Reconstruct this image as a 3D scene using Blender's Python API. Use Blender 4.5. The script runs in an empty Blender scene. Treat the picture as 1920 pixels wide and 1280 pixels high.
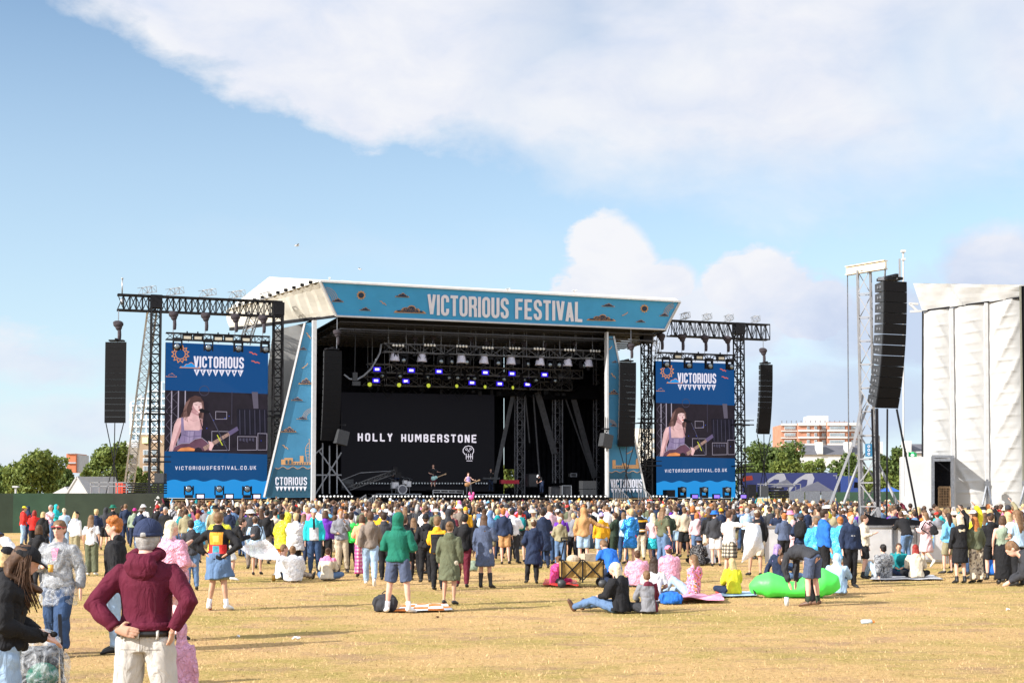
import bpy, math, random
from mathutils import Vector, Matrix, noise
R = math.radians
rnd = random.Random(7)
V = Vector
COL = bpy.context.scene.collection
sc = bpy.context.scene
# ------------------------------------------------------------------ camera, sky, sun, exposure
FPX, HORIZ, PITCH, EYE = 2666.7, 932.0, R(3.0), 2.15
SHIFT = (HORIZ - 640.0) - FPX * math.tan(PITCH)
cam_d = bpy.data.cameras.new('camera')
cam_d.lens, cam_d.sensor_width, cam_d.sensor_fit = 50.0, 36.0, 'HORIZONTAL'
cam_d.shift_y = SHIFT / 1920.0
cam_d.clip_start, cam_d.clip_end = 0.2, 6000.0
cam_o = bpy.data.objects.new('camera', cam_d)
COL.objects.link(cam_o)
cam_o.location = (0, 0, EYE)
cam_o.rotation_euler = (math.pi / 2 + PITCH, 0, 0)
sc.camera = cam_o
EXPO = 1.0
sc.view_settings.view_transform = 'Standard'
sc.view_settings.look = 'None'
sc.view_settings.exposure = EXPO
sc.view_settings.gamma = 1.0
SUN_AZ = V((-0.86, -0.51, 0)).normalized()
SUN_EL = R(29)
sun_dir = V((SUN_AZ.x * math.cos(SUN_EL), SUN_AZ.y * math.cos(SUN_EL), math.sin(SUN_EL)))
sl = bpy.data.lights.new('sun', 'SUN')
sl.energy, sl.angle, sl.color = 4.3, R(0.5), (1.0, 0.955, 0.89)
so = bpy.data.objects.new('sun', sl)
COL.objects.link(so)
so.location = (-40, -30, 60)
so.rotation_euler = sun_dir.to_track_quat('Z', 'Y').to_euler()
def N(t, kind, **kw):
 n = t.nodes.new(kind)
 for k, v in kw.items():
  if k.startswith('i_'):
   n.inputs[k[2:].replace('_', ' ')].default_value = v
  else:
   setattr(n, k, v)
 return n
def mth(t, op, a, b=None, c=None, clamp=False):
 n = t.nodes.new('ShaderNodeMath')
 n.operation = op
 n.use_clamp = clamp
 for i, s in enumerate((a, b, c)):
  if s is None:
   continue
  if isinstance(s, (int, float)):
   n.inputs[i].default_value = s
  else:
   t.links.new(s, n.inputs[i])
 return n.outputs[0]
def ramp_lut(t, fac, pts, interp='LINEAR'):
 n = t.nodes.new('ShaderNodeValToRGB')
 n.color_ramp.interpolation = interp
 e = n.color_ramp.elements
 while len(e) > 1:
  e.remove(e[0])
 e[0].position = pts[0][0]
 e[0].color = (pts[0][1],) * 3 + (1,) if not isinstance(pts[0][1], tuple) else pts[0][1] + (1,)
 for p, v in pts[1:]:
  x = e.new(p)
  x.color = (v,) * 3 + (1,) if not isinstance(v, tuple) else v + (1,)
 t.links.new(fac, n.inputs[0])
 return n.outputs[0]
def sky_world():
 w = bpy.data.worlds.new('World')
 sc.world = w
 w.use_nodes = True
 t = w.node_tree
 t.nodes.clear()
 L = t.links.new
 out = N(t, 'ShaderNodeOutputWorld')
 bg = N(t, 'ShaderNodeBackground')
 bg.inputs[1].default_value = 0.05
 L(bg.outputs[0], out.inputs[0])
 sky = N(t, 'ShaderNodeTexSky')
 sky.sky_type = 'NISHITA'
 sky.sun_disc = False
 sky.sun_elevation = SUN_EL
 sky.sun_rotation = math.atan2(sun_dir.x, sun_dir.y)
 sky.air_density, sky.dust_density, sky.ozone_density = 1.0, 0.6, 1.2
 sky.altitude = 0
 tc = N(t, 'ShaderNodeTexCoord')
 sep = N(t, 'ShaderNodeSeparateXYZ')
 L(tc.outputs['Generated'], sep.inputs[0])
 x, y, z = sep.outputs
 az = mth(t, 'ARCTAN2', x, y)
 el = mth(t, 'ARCSINE', z)
 # az in [-.36,.36] covers the photograph; el 0..0.35
 comb = N(t, 'ShaderNodeCombineXYZ')
 L(az, comb.inputs[0]); L(mth(t, 'MULTIPLY', el, 1.7), comb.inputs[1])
 def nz(scale, detail, rough, off=(0, 0, 0), dist=0.0, lac=2.0):
  m = N(t, 'ShaderNodeMapping')
  m.inputs['Location'].default_value = off
  L(comb.outputs[0], m.inputs[0])
  n = N(t, 'ShaderNodeTexNoise')
  n.inputs['Scale'].default_value = scale
  n.inputs['Detail'].default_value = detail
  n.inputs['Roughness'].default_value = rough
  n.inputs['Distortion'].default_value = dist
  L(m.outputs[0], n.inputs['Vector'])
  return n.outputs[0]
 n1 = nz(9, 9, 0.6, (3.1, 1.7, 0), 0.3)
 n2 = nz(28, 6, 0.6, (7.3, 4.2, 0), 0.2)
 n3 = nz(5, 4, 0.5, (11.3, 2.2, 0), 0.6)
 nn = mth(t, 'ADD', mth(t, 'MULTIPLY', mth(t, 'SUBTRACT', n1, 0.5), 0.075), mth(t, 'MULTIPLY', mth(t, 'SUBTRACT', n2, 0.5), 0.032))
 elp = mth(t, 'ADD', el, nn)
 U = mth(t, 'ADD', mth(t, 'MULTIPLY', az, 1.25), 0.5, clamp=True)
 def P(px, py):  # photo position -> (U, el)
  return (0.5 + 1.25 * math.atan((px - 960) / FPX), math.atan((HORIZ - py) / FPX))
 edge = [(-700, -200), (0, 12), (130, 48), (250, 95), (380, 175), (520, 232), (600, 262), (665, 300), (740, 268), (830, 285), (930, 330), (1100, 375), (1300, 425), (1500, 465), (1700, 455), (1920, 430), (2300, 400)]
 g = ramp_lut(t, U, [(max(0, P(*e)[0]), P(*e)[1]) for e in edge])
 # one smooth band edge, soft to the east
 soft = ramp_lut(t, U, [(0, 0.03), (0.38, 0.016), (0.5, 0.05), (1, 0.09)])
 m1 = mth(t, 'DIVIDE', mth(t, 'SUBTRACT', elp, g), soft, clamp=True)
 # thin places in the band
 thin = ramp_lut(t, n3, [(0.36, 0.50), (0.5, 0.88), (0.6, 1.0)])
 thinr = ramp_lut(t, U, [(0, 1.0), (0.45, 1.0), (0.6, 0.35)])
 m1 = mth(t, 'MULTIPLY', m1, mth(t, 'MAXIMUM', thin, thinr))
 def blob(px, py, rx, ry, k=1.0, sh=0.22):
  u0, e0 = math.atan((px - 960) / FPX), math.atan((HORIZ - py) / FPX)
  dx = mth(t, 'DIVIDE', mth(t, 'SUBTRACT', mth(t, 'ADD', az, mth(t, 'MULTIPLY', nn, .8)), u0), rx / FPX)
  dy = mth(t, 'DIVIDE', mth(t, 'SUBTRACT', mth(t, 'SUBTRACT', el, mth(t, 'MULTIPLY', nn, .8)), e0), ry / FPX)
  d = mth(t, 'SQRT', mth(t, 'ADD', mth(t, 'MULTIPLY', dx, dx), mth(t, 'MULTIPLY', dy, dy)))
  return mth(t, 'MULTIPLY', mth(t, 'DIVIDE', mth(t, 'SUBTRACT', 1.0, d), sh, clamp=True), k)
 cum = None
 for b in [(1140, 485, 90, 90), (1230, 540, 90, 70), (1110, 560, 70, 60), (1420, 545, 110, 72), (1520, 580, 90, 80), (1330, 620, 220, 110, .9, .4),
     (1880, 560, 140, 130, 1, .4), (1700, 620, 260, 120, .9, .5), (1560, 760, 420, 110, .8, .6)]:
  q = blob(*b)
  cum = q if cum is None else mth(t, 'MAXIMUM', cum, q)
 low = None
 for b in [(40, 680, 190, 50, .75, .7), (170, 790, 260, 60, .7, .8), (700, 470, 520, 60, .12, .9), (40, 860, 300, 60, .6, .8)]:
  q = blob(*b)
  low = q if low is None else mth(t, 'MAXIMUM', low, q)
 # far round the sky, behind the viewer: cloud added further down to raise ambient light
 mask = mth(t, 'MAXIMUM', mth(t, 'MAXIMUM', m1, cum), low)
 # colours (before the background strength)
 haze = ramp_lut(t, el, [(0.0, 0.80), (0.10, 0.50), (0.22, 0.30), (0.35, 0.0)])
 hcol = N(t, 'ShaderNodeRGB'); hcol.outputs[0].default_value = (7.3, 9.1, 10.6, 1)
 gain = N(t, 'ShaderNodeMix', data_type='RGBA', blend_type='MULTIPLY')
 gain.inputs[0].default_value = 1.0
 L(sky.outputs[0], gain.inputs[6]); gain.inputs[7].default_value = (1.66, 1.78, 1.82, 1)
 mh = N(t, 'ShaderNodeMix', data_type='RGBA')
 L(haze, mh.inputs[0]); L(gain.outputs[2], mh.inputs[6]); L(hcol.outputs[0], mh.inputs[7])
 shade = mth(t, 'ADD', mth(t, 'MULTIPLY', n1, 0.55), mth(t, 'MULTIPLY', nz(16, 5, .6, (2.1, 8.8, 0), .4), 0.45))
 # cumulus: grey-blue bodies, white crowns
 lowgrey = ramp_lut(t, el, [(0.0, 0.30), (0.10, 0.22), (0.17, 0.12), (0.23, 0.0)])
 eastgrey = ramp_lut(t, U, [(0.0, 0.0), (0.6, 0.1), (0.74, 0.9), (0.86, 1.9), (1.0, 2.2)])
 sh2 = mth(t, 'SUBTRACT', shade, mth(t, 'MULTIPLY', lowgrey, eastgrey))
 # crowns of the heaps and the torn lower edge of the band catch the light
 sh2 = mth(t, 'ADD', sh2, mth(t, 'MULTIPLY', ramp_lut(t, m1, [(0.0, 0.0), (0.3, 1.0), (1.0, 0.0)]), 0.14))
 sh2 = mth(t, 'ADD', sh2, mth(t, 'MULTIPLY', cum, mth(t, 'MULTIPLY', mth(t, 'SUBTRACT', el, 0.10), 2.2)))
 ccol = ramp_lut(t, sh2, [(0.20, (5.9, 6.8, 8.7)), (0.36, (7.1, 7.8, 9.3)), (0.50, (8.3, 8.6, 9.5)), (0.64, (9.2, 9.3, 9.7))])
 mc = N(t, 'ShaderNodeMix', data_type='RGBA')
 L(mask, mc.inputs[0]); L(mh.outputs[2], mc.inputs[6]); L(ccol, mc.inputs[7])
 # unseen bright cloud added behind the camera to lift ambient light on shaded fronts
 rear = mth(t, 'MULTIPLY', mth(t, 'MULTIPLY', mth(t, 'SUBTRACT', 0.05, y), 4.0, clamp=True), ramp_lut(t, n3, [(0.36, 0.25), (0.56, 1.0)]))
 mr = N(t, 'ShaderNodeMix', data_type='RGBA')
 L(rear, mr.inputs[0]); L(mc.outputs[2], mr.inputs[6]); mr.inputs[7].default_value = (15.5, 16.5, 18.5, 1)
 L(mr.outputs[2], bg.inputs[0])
 w.cycles.sampling_method = 'MANUAL'
 w.cycles.sample_map_resolution = 1024
sky_world()
# ------------------------------------------------------------------ pixel <-> world
def ray(x, y):
 cx = (x - 960.0) / FPX
 cy = (640.0 - y + SHIFT) / FPX
 return V((cx, math.cos(PITCH) - cy * math.sin(PITCH), math.sin(PITCH) + cy * math.cos(PITCH)))
def at(x, y, Y):
 d = ray(x, y)
 return V((0, 0, EYE)) + d * (Y / d.y)
def gz(Y):  # the field is not quite level
 z = 0.0
 if Y < 16:
  z += 0.2 * min(1, (16 - Y) / 6.0) ** 1.5
 if Y > 55:
  z += 0.22 * min(1, (Y - 55) / 40.0)
 return z
def gnd(x, y):
 d = ray(x, y)
 z = 0.0
 for _ in range(4):
  k = (z - EYE) / d.z
  z = gz(d.y * k)
 k = (z - EYE) / d.z
 return V((d.x * k, d.y * k, z))
def gx(x, Y):  # point on the ground under photo column x at distance Y
 d = ray(x, 960)
 return V((d.x / d.y * Y, Y, gz(Y)))
# stage frame: a along the front, b towards the back
SL = V((-12.3, 100.0, 0))
SU = V((0.945, 0.327, 0)).normalized()
SV = V((-SU.y, SU.x, 0))
ZED = V((0, 0, 1))
SANG = math.atan2(SU.y, SU.x)
def S(a, b, z):
 return SL + SU * a + SV * b + ZED * z
def hit(x, y, p0, n):
 d = ray(x, y)
 o = V((0, 0, EYE))
 return o + d * ((p0 - o).dot(n) / d.dot(n))
def st(x, y, b):
 return hit(x, y, S(0, b, 0), SV)
def sa(x, y, b):
 p = st(x, y, b) - SL
 return p.dot(SU), p.z
# ------------------------------------------------------------------ objects
BASE = {}
def tag(o, label=None, cat=None, group=None, kind=None):
 if label: o['label'] = label
 if cat: o['category'] = cat
 if group: o['group'] = group
 if kind: o['kind'] = kind
 return o
def thing(name, label, cat, loc=(0, 0, 0), group=None, rz=0.0):
 o = bpy.data.objects.new(name, None)
 COL.objects.link(o)
 o.empty_display_size = 0.2
 o.location = loc
 o.rotation_euler = (0, 0, rz)
 BASE[o.name] = V(loc)
 return tag(o, label, cat, group)
def copy_tree(o, parent=None, loc=None, rz=None, label=None, group=None):
 c = o.copy()
 COL.objects.link(c)
 c.parent = parent
 for ch in list(o.children):
  copy_tree(ch, c)
 if loc is not None: c.location = loc
 if rz is not None: c.rotation_euler = (0, 0, rz)
 if label: c['label'] = label
 if group: c['group'] = group
 return c
class MB:
 def __init__(s):
  s.v, s.f, s.m = [], [], []
 def add(s, vs, fs, mi=0):
  k = len(s.v)
  s.v += [V(p) for p in vs]
  s.f += [tuple(i + k for i in f) for f in fs]
  s.m += [mi] * len(fs)
 def box(s, c, size, rz=0.0, mi=0, M=None):
  hx, hy, hz = size[0] / 2, size[1] / 2, size[2] / 2
  if M is None:
   M = Matrix.Rotation(rz, 3, 'Z')
  vs = [V(c) + M @ V((a * hx, b * hy, d * hz)) for a in (-1, 1) for b in (-1, 1) for d in (-1, 1)]
  s.add(vs, [(0, 1, 3, 2), (4, 6, 7, 5), (0, 4, 5, 1), (2, 3, 7, 6), (0, 2, 6, 4), (1, 5, 7, 3)], mi)
 def bar(s, p, q, w, h=None, mi=0, n=4, w2=None):
  p, q = V(p), V(q)
  h = h or w
  t = q - p
  if t.length < 1e-6: return
  t.normalize()
  up = V((0, 0, 1)) if abs(t.z) < 0.9 else V((0, 1, 0))
  a = t.cross(up).normalized()
  b = a.cross(t)
  r2 = (w2 or w) / w
  vs = []
  for e, k in ((p, 1), (q, r2)):
   for i in range(n):
    an = 2 * math.pi * (i + .5) / n
    vs.append(e + a * (math.cos(an) * w / 2 * k * (1.414 if n == 4 else 1)) + b * (math.sin(an) * h / 2 * k * (1.414 if n == 4 else 1)))
  fs = [(i, (i + 1) % n, n + (i + 1) % n, n + i) for i in range(n)] + [tuple(range(n))[::-1], tuple(range(n, 2 * n))]
  s.add(vs, fs, mi)
 def path(s, pts, w, mi=0, n=5):
  for a, b in zip(pts, pts[1:]):
   s.bar(a, b, w, mi=mi, n=n)
 def prism(s, pts, d, mi=0):
  """outline pts (world), pushed by vector d"""
  n = len(pts)
  d = V(d)
  vs = [V(p) for p in pts] + [V(p) + d for p in pts]
  s.add(vs, [tuple(range(n))[::-1], tuple(range(n, 2 * n))] + [(i, (i + 1) % n, n + (i + 1) % n, n + i) for i in range(n)], mi)
 def face(s, pts, mi=0):
  s.add(pts, [tuple(range(len(pts)))], mi)
 def ell(s, c, r, nu=12, nv=8, M=None, mi=0, z0=-1.0, z1=1.0):
  M = M or Matrix.Identity(3)
  c = V(c)
  vs, fs = [], []
  t0, t1 = math.acos(max(-1, min(1, z1))), math.acos(max(-1, min(1, z0)))
  for j in range(nv + 1):
   th = t0 + (t1 - t0) * j / nv
   for i in range(nu):
    ph = 2 * math.pi * i / nu
    vs.append(c + M @ V((r[0] * math.sin(th) * math.cos(ph), r[1] * math.sin(th) * math.sin(ph), r[2] * math.cos(th))))
  for j in range(nv):
   for i in range(nu):
    fs.append((j * nu + i, (j + 1) * nu + i, (j + 1) * nu + (i + 1) % nu, j * nu + (i + 1) % nu))
  fs.append(tuple(range(nu)))
  fs.append(tuple(nv * nu + i for i in range(nu))[::-1])
  s.add(vs, fs, mi)
 def loft(s, rings, side=V((1, 0, 0)), n=12, mi=0, cap=True):
  """rings: (centre, half width, half depth)"""
  P_ = [V(r[0]) for r in rings]
  vs, fs = [], []
  prev = None
  for i, r in enumerate(rings):
   t = (P_[min(i + 1, len(P_) - 1)] - P_[max(i - 1, 0)])
   t = t.normalized() if t.length > 1e-6 else V((0, 0, 1))
   sd = V(side) if prev is None else prev
   sd = sd - t * sd.dot(t)
   if sd.length < 1e-3:
    sd = t.orthogonal()
   sd.normalize()
   prev = sd
   f = t.cross(sd)
   for k in range(n):
    an = 2 * math.pi * k / n
    vs.append(P_[i] + sd * (math.cos(an) * r[1]) + f * (math.sin(an) * r[2]))
  for i in range(len(rings) - 1):
   for k in range(n):
    fs.append((i * n + k, i * n + (k + 1) % n, (i + 1) * n + (k + 1) % n, (i + 1) * n + k))
  if cap:
   fs.append(tuple(range(n))[::-1])
   fs.append(tuple((len(rings) - 1) * n + k for k in range(n)))
  s.add(vs, fs, mi)
 def mesh(s, name, smooth=False, off=V((0, 0, 0))):
  me = bpy.data.meshes.new(name)
  me.from_pydata([tuple(v - off) for v in s.v], [], s.f)
  me.polygons.foreach_set('material_index', s.m)
  if smooth:
   me.polygons.foreach_set('use_smooth', [True] * len(me.polygons))
  me.update()
  return me
 def build(s, name, mats, parent=None, smooth=False, label=None):
  base = V((0, 0, 0))
  if parent is not None:
   r = parent
   while r.parent is not None:
    r = r.parent
   base = BASE.get(r.name, V((0, 0, 0)))
  me = s.mesh(name, smooth, base)
  for m in (mats if isinstance(mats, (list, tuple)) else [mats]):
   me.materials.append(m)
  o = bpy.data.objects.new(name, me)
  COL.objects.link(o)
  if parent is not None:
   o.parent = parent
  if label:
   o['label'] = label
  return o
def truss(mb, p, q, w, bay=None, ch=0.05, dg=0.03, up=None, h=None, mi=0, faces=(0, 1, 2, 3)):
 """box truss from p to q: four chords and zigzag bracing"""
 p, q = V(p), V(q)
 h = h or w
 t = (q - p); Ln = t.length; t.normalize()
 up = V(up) if up else (V((0, 0, 1)) if abs(t.z) < 0.8 else SV.copy())
 a = t.cross(up).normalized(); b = a.cross(t).normalized()
 cs = [a * (-w / 2) + b * (-h / 2), a * (w / 2) + b * (-h / 2), a * (w / 2) + b * (h / 2), a * (-w / 2) + b * (h / 2)]
 for c in cs:
  mb.bar(p + c, q + c, ch, mi=mi, n=4)
 bay = bay or w
 nb = max(1, int(round(Ln / bay)))
 for k in range(nb):
  s0, s1 = p + t * (Ln * k / nb), p + t * (Ln * (k + 1) / nb)
  for fi in faces:
   c0, c1 = cs[fi], cs[(fi + 1) % 4]
   if (k + fi) % 2: c0, c1 = c1, c0
   mb.bar(s0 + c0, s1 + c1, dg, mi=mi, n=4)
   mb.bar(s1 + cs[fi], s1 + cs[(fi + 1) % 4], dg, mi=mi, n=4)
# ------------------------------------------------------------------ materials
MATS = {}
def principled(name):
 m = bpy.data.materials.new(name)
 m.use_nodes = True
 t = m.node_tree
 return m, t, t.nodes['Principled BSDF']
def mat(name, col, rough=0.7, var=0.18, scale=5.0, bump=0.0, bscale=30.0, bdist=0.01, metal=0.0, spec=0.4, sheen=0.0, detail=4, col2=None, coat=0.0):
 if name in MATS: return MATS[name]
 m, t, b = principled(name)
 L = t.links.new
 tc = N(t, 'ShaderNodeTexCoord')
 n = N(t, 'ShaderNodeTexNoise')
 n.inputs['Scale'].default_value = scale
 n.inputs['Detail'].default_value = detail
 L(tc.outputs['Object'], n.inputs['Vector'])
 c2 = col2 or tuple(min(1, c * (1 + var)) for c in col)
 c1 = tuple(c * (1 - var) for c in col) if col2 is None else col
 c = ramp_lut(t, n.outputs[0], [(0.3, tuple(c1)), (0.7, tuple(c2))])
 L(c, b.inputs['Base Color'])
 b.inputs['Roughness'].default_value = rough
 b.inputs['Metallic'].default_value = metal
 b.inputs['Specular IOR Level'].default_value = spec
 if coat: b.inputs['Coat Weight'].default_value = coat
 if sheen: b.inputs['Sheen Weight'].default_value = sheen
 if bump:
  n2 = N(t, 'ShaderNodeTexNoise')
  n2.inputs['Scale'].default_value = bscale
  n2.inputs['Detail'].default_value = 4
  n2.inputs['Distortion'].default_value = 0.6
  L(tc.outputs['Object'], n2.inputs['Vector'])
  bp = N(t, 'ShaderNodeBump')
  bp.inputs['Strength'].default_value = bump
  bp.inputs['Distance'].default_value = bdist
  L(n2.outputs[0], bp.inputs['Height'])
  L(bp.outputs[0], b.inputs['Normal'])
 MATS[name] = m
 return m
def cloth(name, col, rough=0.85):
 """woven cloth with creases; used for clothes"""
 if name in MATS: return MATS[name]
 m, t, b = principled(name)
 L = t.links.new
 tc = N(t, 'ShaderNodeTexCoord')
 mp = N(t, 'ShaderNodeMapping')
 mp.inputs['Scale'].default_value = (1.0, 1.0, 0.55)
 L(tc.outputs['Object'], mp.inputs[0])
 n = N(t, 'ShaderNodeTexNoise')
 n.inputs['Scale'].default_value = 6.0
 n.inputs['Detail'].default_value = 5
 L(mp.outputs[0], n.inputs['Vector'])
 L(ramp_lut(t, n.outputs[0], [(0.3, tuple(c * .85 for c in col)), (0.7, tuple(min(1, c * 1.12) for c in col))]), b.inputs['Base Color'])
 n2 = N(t, 'ShaderNodeTexNoise')
 n2.inputs['Scale'].default_value = 9.0
 n2.inputs['Detail'].default_value = 3
 n2.inputs['Distortion'].default_value = 1.6
 L(mp.outputs[0], n2.inputs['Vector'])
 bp = N(t, 'ShaderNodeBump')
 bp.inputs['Strength'].default_value = 0.8
 bp.inputs['Distance'].default_value = 0.035
 L(n2.outputs[0], bp.inputs['Height'])
 L(bp.outputs[0], b.inputs['Normal'])
 b.inputs['Roughness'].default_value = rough
 b.inputs['Specular IOR Level'].default_value = 0.25
 MATS[name] = m
 return m
def lin(r, g, b):
 return tuple((c / 255 / 12.92) if c / 255 <= .04045 else ((c / 255 + .055) / 1.055) ** 2.4 for c in (r, g, b))
def glow(name, rgb, k=1.0, tex=0.0):
 """a lit surface that should come out at the sRGB colour rgb"""
 if name in MATS: return MATS[name]
 m, t, b = principled(name)
 L = t.links.new
 c = lin(*rgb)
 b.inputs['Base Color'].default_value = (0.004, 0.004, 0.004, 1)
 b.inputs['Roughness'].default_value = 0.6
 b.inputs['Specular IOR Level'].default_value = 0.1
 tc = N(t, 'ShaderNodeTexCoord')
 n = N(t, 'ShaderNodeTexNoise')
 n.inputs['Scale'].default_value = 40.0 if not tex else 1.6
 n.inputs['Detail'].default_value = 3
 L(tc.outputs['Object'], n.inputs['Vector'])
 v = tex or 0.04
 L(ramp_lut(t, n.outputs[0], [(0.3, tuple(q * (1 - v) for q in c)), (0.7, tuple(q * (1 + v) for q in c))]), b.inputs['Emission Color'])
 b.inputs['Emission Strength'].default_value = k / 2 ** EXPO
 MATS[name] = m
 return m
# ------------------------------------------------------------------ ground
def ground():
 m, t, b = principled('dry_turf')
 L = t.links.new
 tc = N(t, 'ShaderNodeTexCoord')
 def nz(scale, detail=5, rough=.6, stretch=(1, 1, 1), dist=0.0):
  mp = N(t, 'ShaderNodeMapping'); mp.inputs['Scale'].default_value = stretch
  L(tc.outputs['Object'], mp.inputs[0])
  n = N(t, 'ShaderNodeTexNoise')
  n.inputs['Scale'].default_value = scale; n.inputs['Detail'].default_value = detail
  n.inputs['Roughness'].default_value = rough; n.inputs['Distortion'].default_value = dist
  L(mp.outputs[0], n.inputs['Vector'])
  return n.outputs[0]
 big = nz(.22, 5, .6)
 mid = nz(1.3, 6, .65, (1, 1.4, 1))
 fine = nz(14, 6, .75)
 straw = ramp_lut(t, fine, [(0.28, (.26, .150, .065)), (0.42, (.52, .330, .145)), (0.58, (.66, .445, .21)), (0.75, (.76, .55, .31))])
 green = ramp_lut(t, fine, [(0.28, (.12, .11, .03)), (0.45, (.34, .275, .08)), (0.6, (.49, .385, .125)), (0.78, (.57, .46, .18))])
 earth = ramp_lut(t, fine, [(0.3, (.24, .135, .08)), (0.7, (.55, .36, .23))])
 gm = mth(t, 'MULTIPLY', ramp_lut(t, mth(t, 'ADD', mth(t, 'MULTIPLY', big, .6), mth(t, 'MULTIPLY', mid, .4)), [(0.46, 0.0), (0.57, 0.8)]), 1.0)
 em = ramp_lut(t, nz(.6, 6, .7, (1, 1.6, 1)), [(0.52, 0.0), (0.64, 0.75)])
 a = N(t, 'ShaderNodeMix', data_type='RGBA'); L(gm, a.inputs[0]); L(straw, a.inputs[6]); L(green, a.inputs[7])
 c = N(t, 'ShaderNodeMix', data_type='RGBA'); L(em, c.inputs[0]); L(a.outputs[2], c.inputs[6]); L(earth, c.inputs[7])
 L(c.outputs[2], b.inputs['Base Color'])
 b.inputs['Roughness'].default_value = 1.0
 b.inputs['Specular IOR Level'].default_value = 0.05
 bp = N(t, 'ShaderNodeBump'); bp.inputs['Strength'].default_value = 1.0; bp.inputs['Distance'].default_value = 0.05
 L(mth(t, 'ADD', fine, mth(t, 'MULTIPLY', nz(60, 3, .7), .6)), bp.inputs['Height']); L(bp.outputs[0], b.inputs['Normal'])
 ys = [-300, -30, 0, 6, 8, 10, 11, 12, 13, 14, 15, 16, 20, 30, 40, 55, 65, 75, 85, 95, 110, 200, 600, 3000]
 xs = [-2500, -300, -60, -20, 0, 20, 60, 300, 2500]
 g = MB()
 vs = [V((x, y, gz(y))) for y in ys for x in xs]
 k = len(xs)
 g.add(vs, [(j * k + i, j * k + i + 1, (j + 1) * k + i + 1, (j + 1) * k + i) for j in range(len(ys) - 1) for i in range(k - 1)])
 o = g.build('ground', m, smooth=True)
 tag(o, kind='structure')
 # short blades where the camera can tell them apart
 bm = MB()
 gm1 = mat('straw_blades', (.50, .35, .17), .95, .35, 2.0)
 gm2 = mat('green_blades', (.34, .27, .10), .95, .35, 2.0)
 r = random.Random(3)
 vs, fs, ms = [], [], []
 for i in range(40000):
  y = 14.5 + 30 * r.random() ** 1.5
  x = (r.random() - .5) * 0.80 * y
  c = noise.noise(V((x * .25, y * .25, 0)))
  gr = r.random() < .32 + .5 * c
  h = r.uniform(.012, .045) * (1.5 if r.random() < .04 else 1)
  an = r.uniform(0, math.pi)
  w = r.uniform(.004, .010) * (y / 20)
  dx, dy = math.cos(an) * w, math.sin(an) * w * .3
  lx, ly = r.uniform(-.03, .03), r.uniform(-.03, .03)
  z = gz(y) - .003
  k = len(vs)
  vs += [(x - dx, y - dy, z), (x + dx, y + dy, z), (x + lx, y + ly, z + h)]
  fs.append((k, k + 1, k + 2)); ms.append(1 if gr else 0)
 bm.v = [V(v) for v in vs]; bm.f = fs; bm.m = ms
 o = bm.build('grass', [gm1, gm2])
 tag(o, 'short dry yellow grass blades growing over the open field', 'grass', kind='stuff')
ground()
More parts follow.
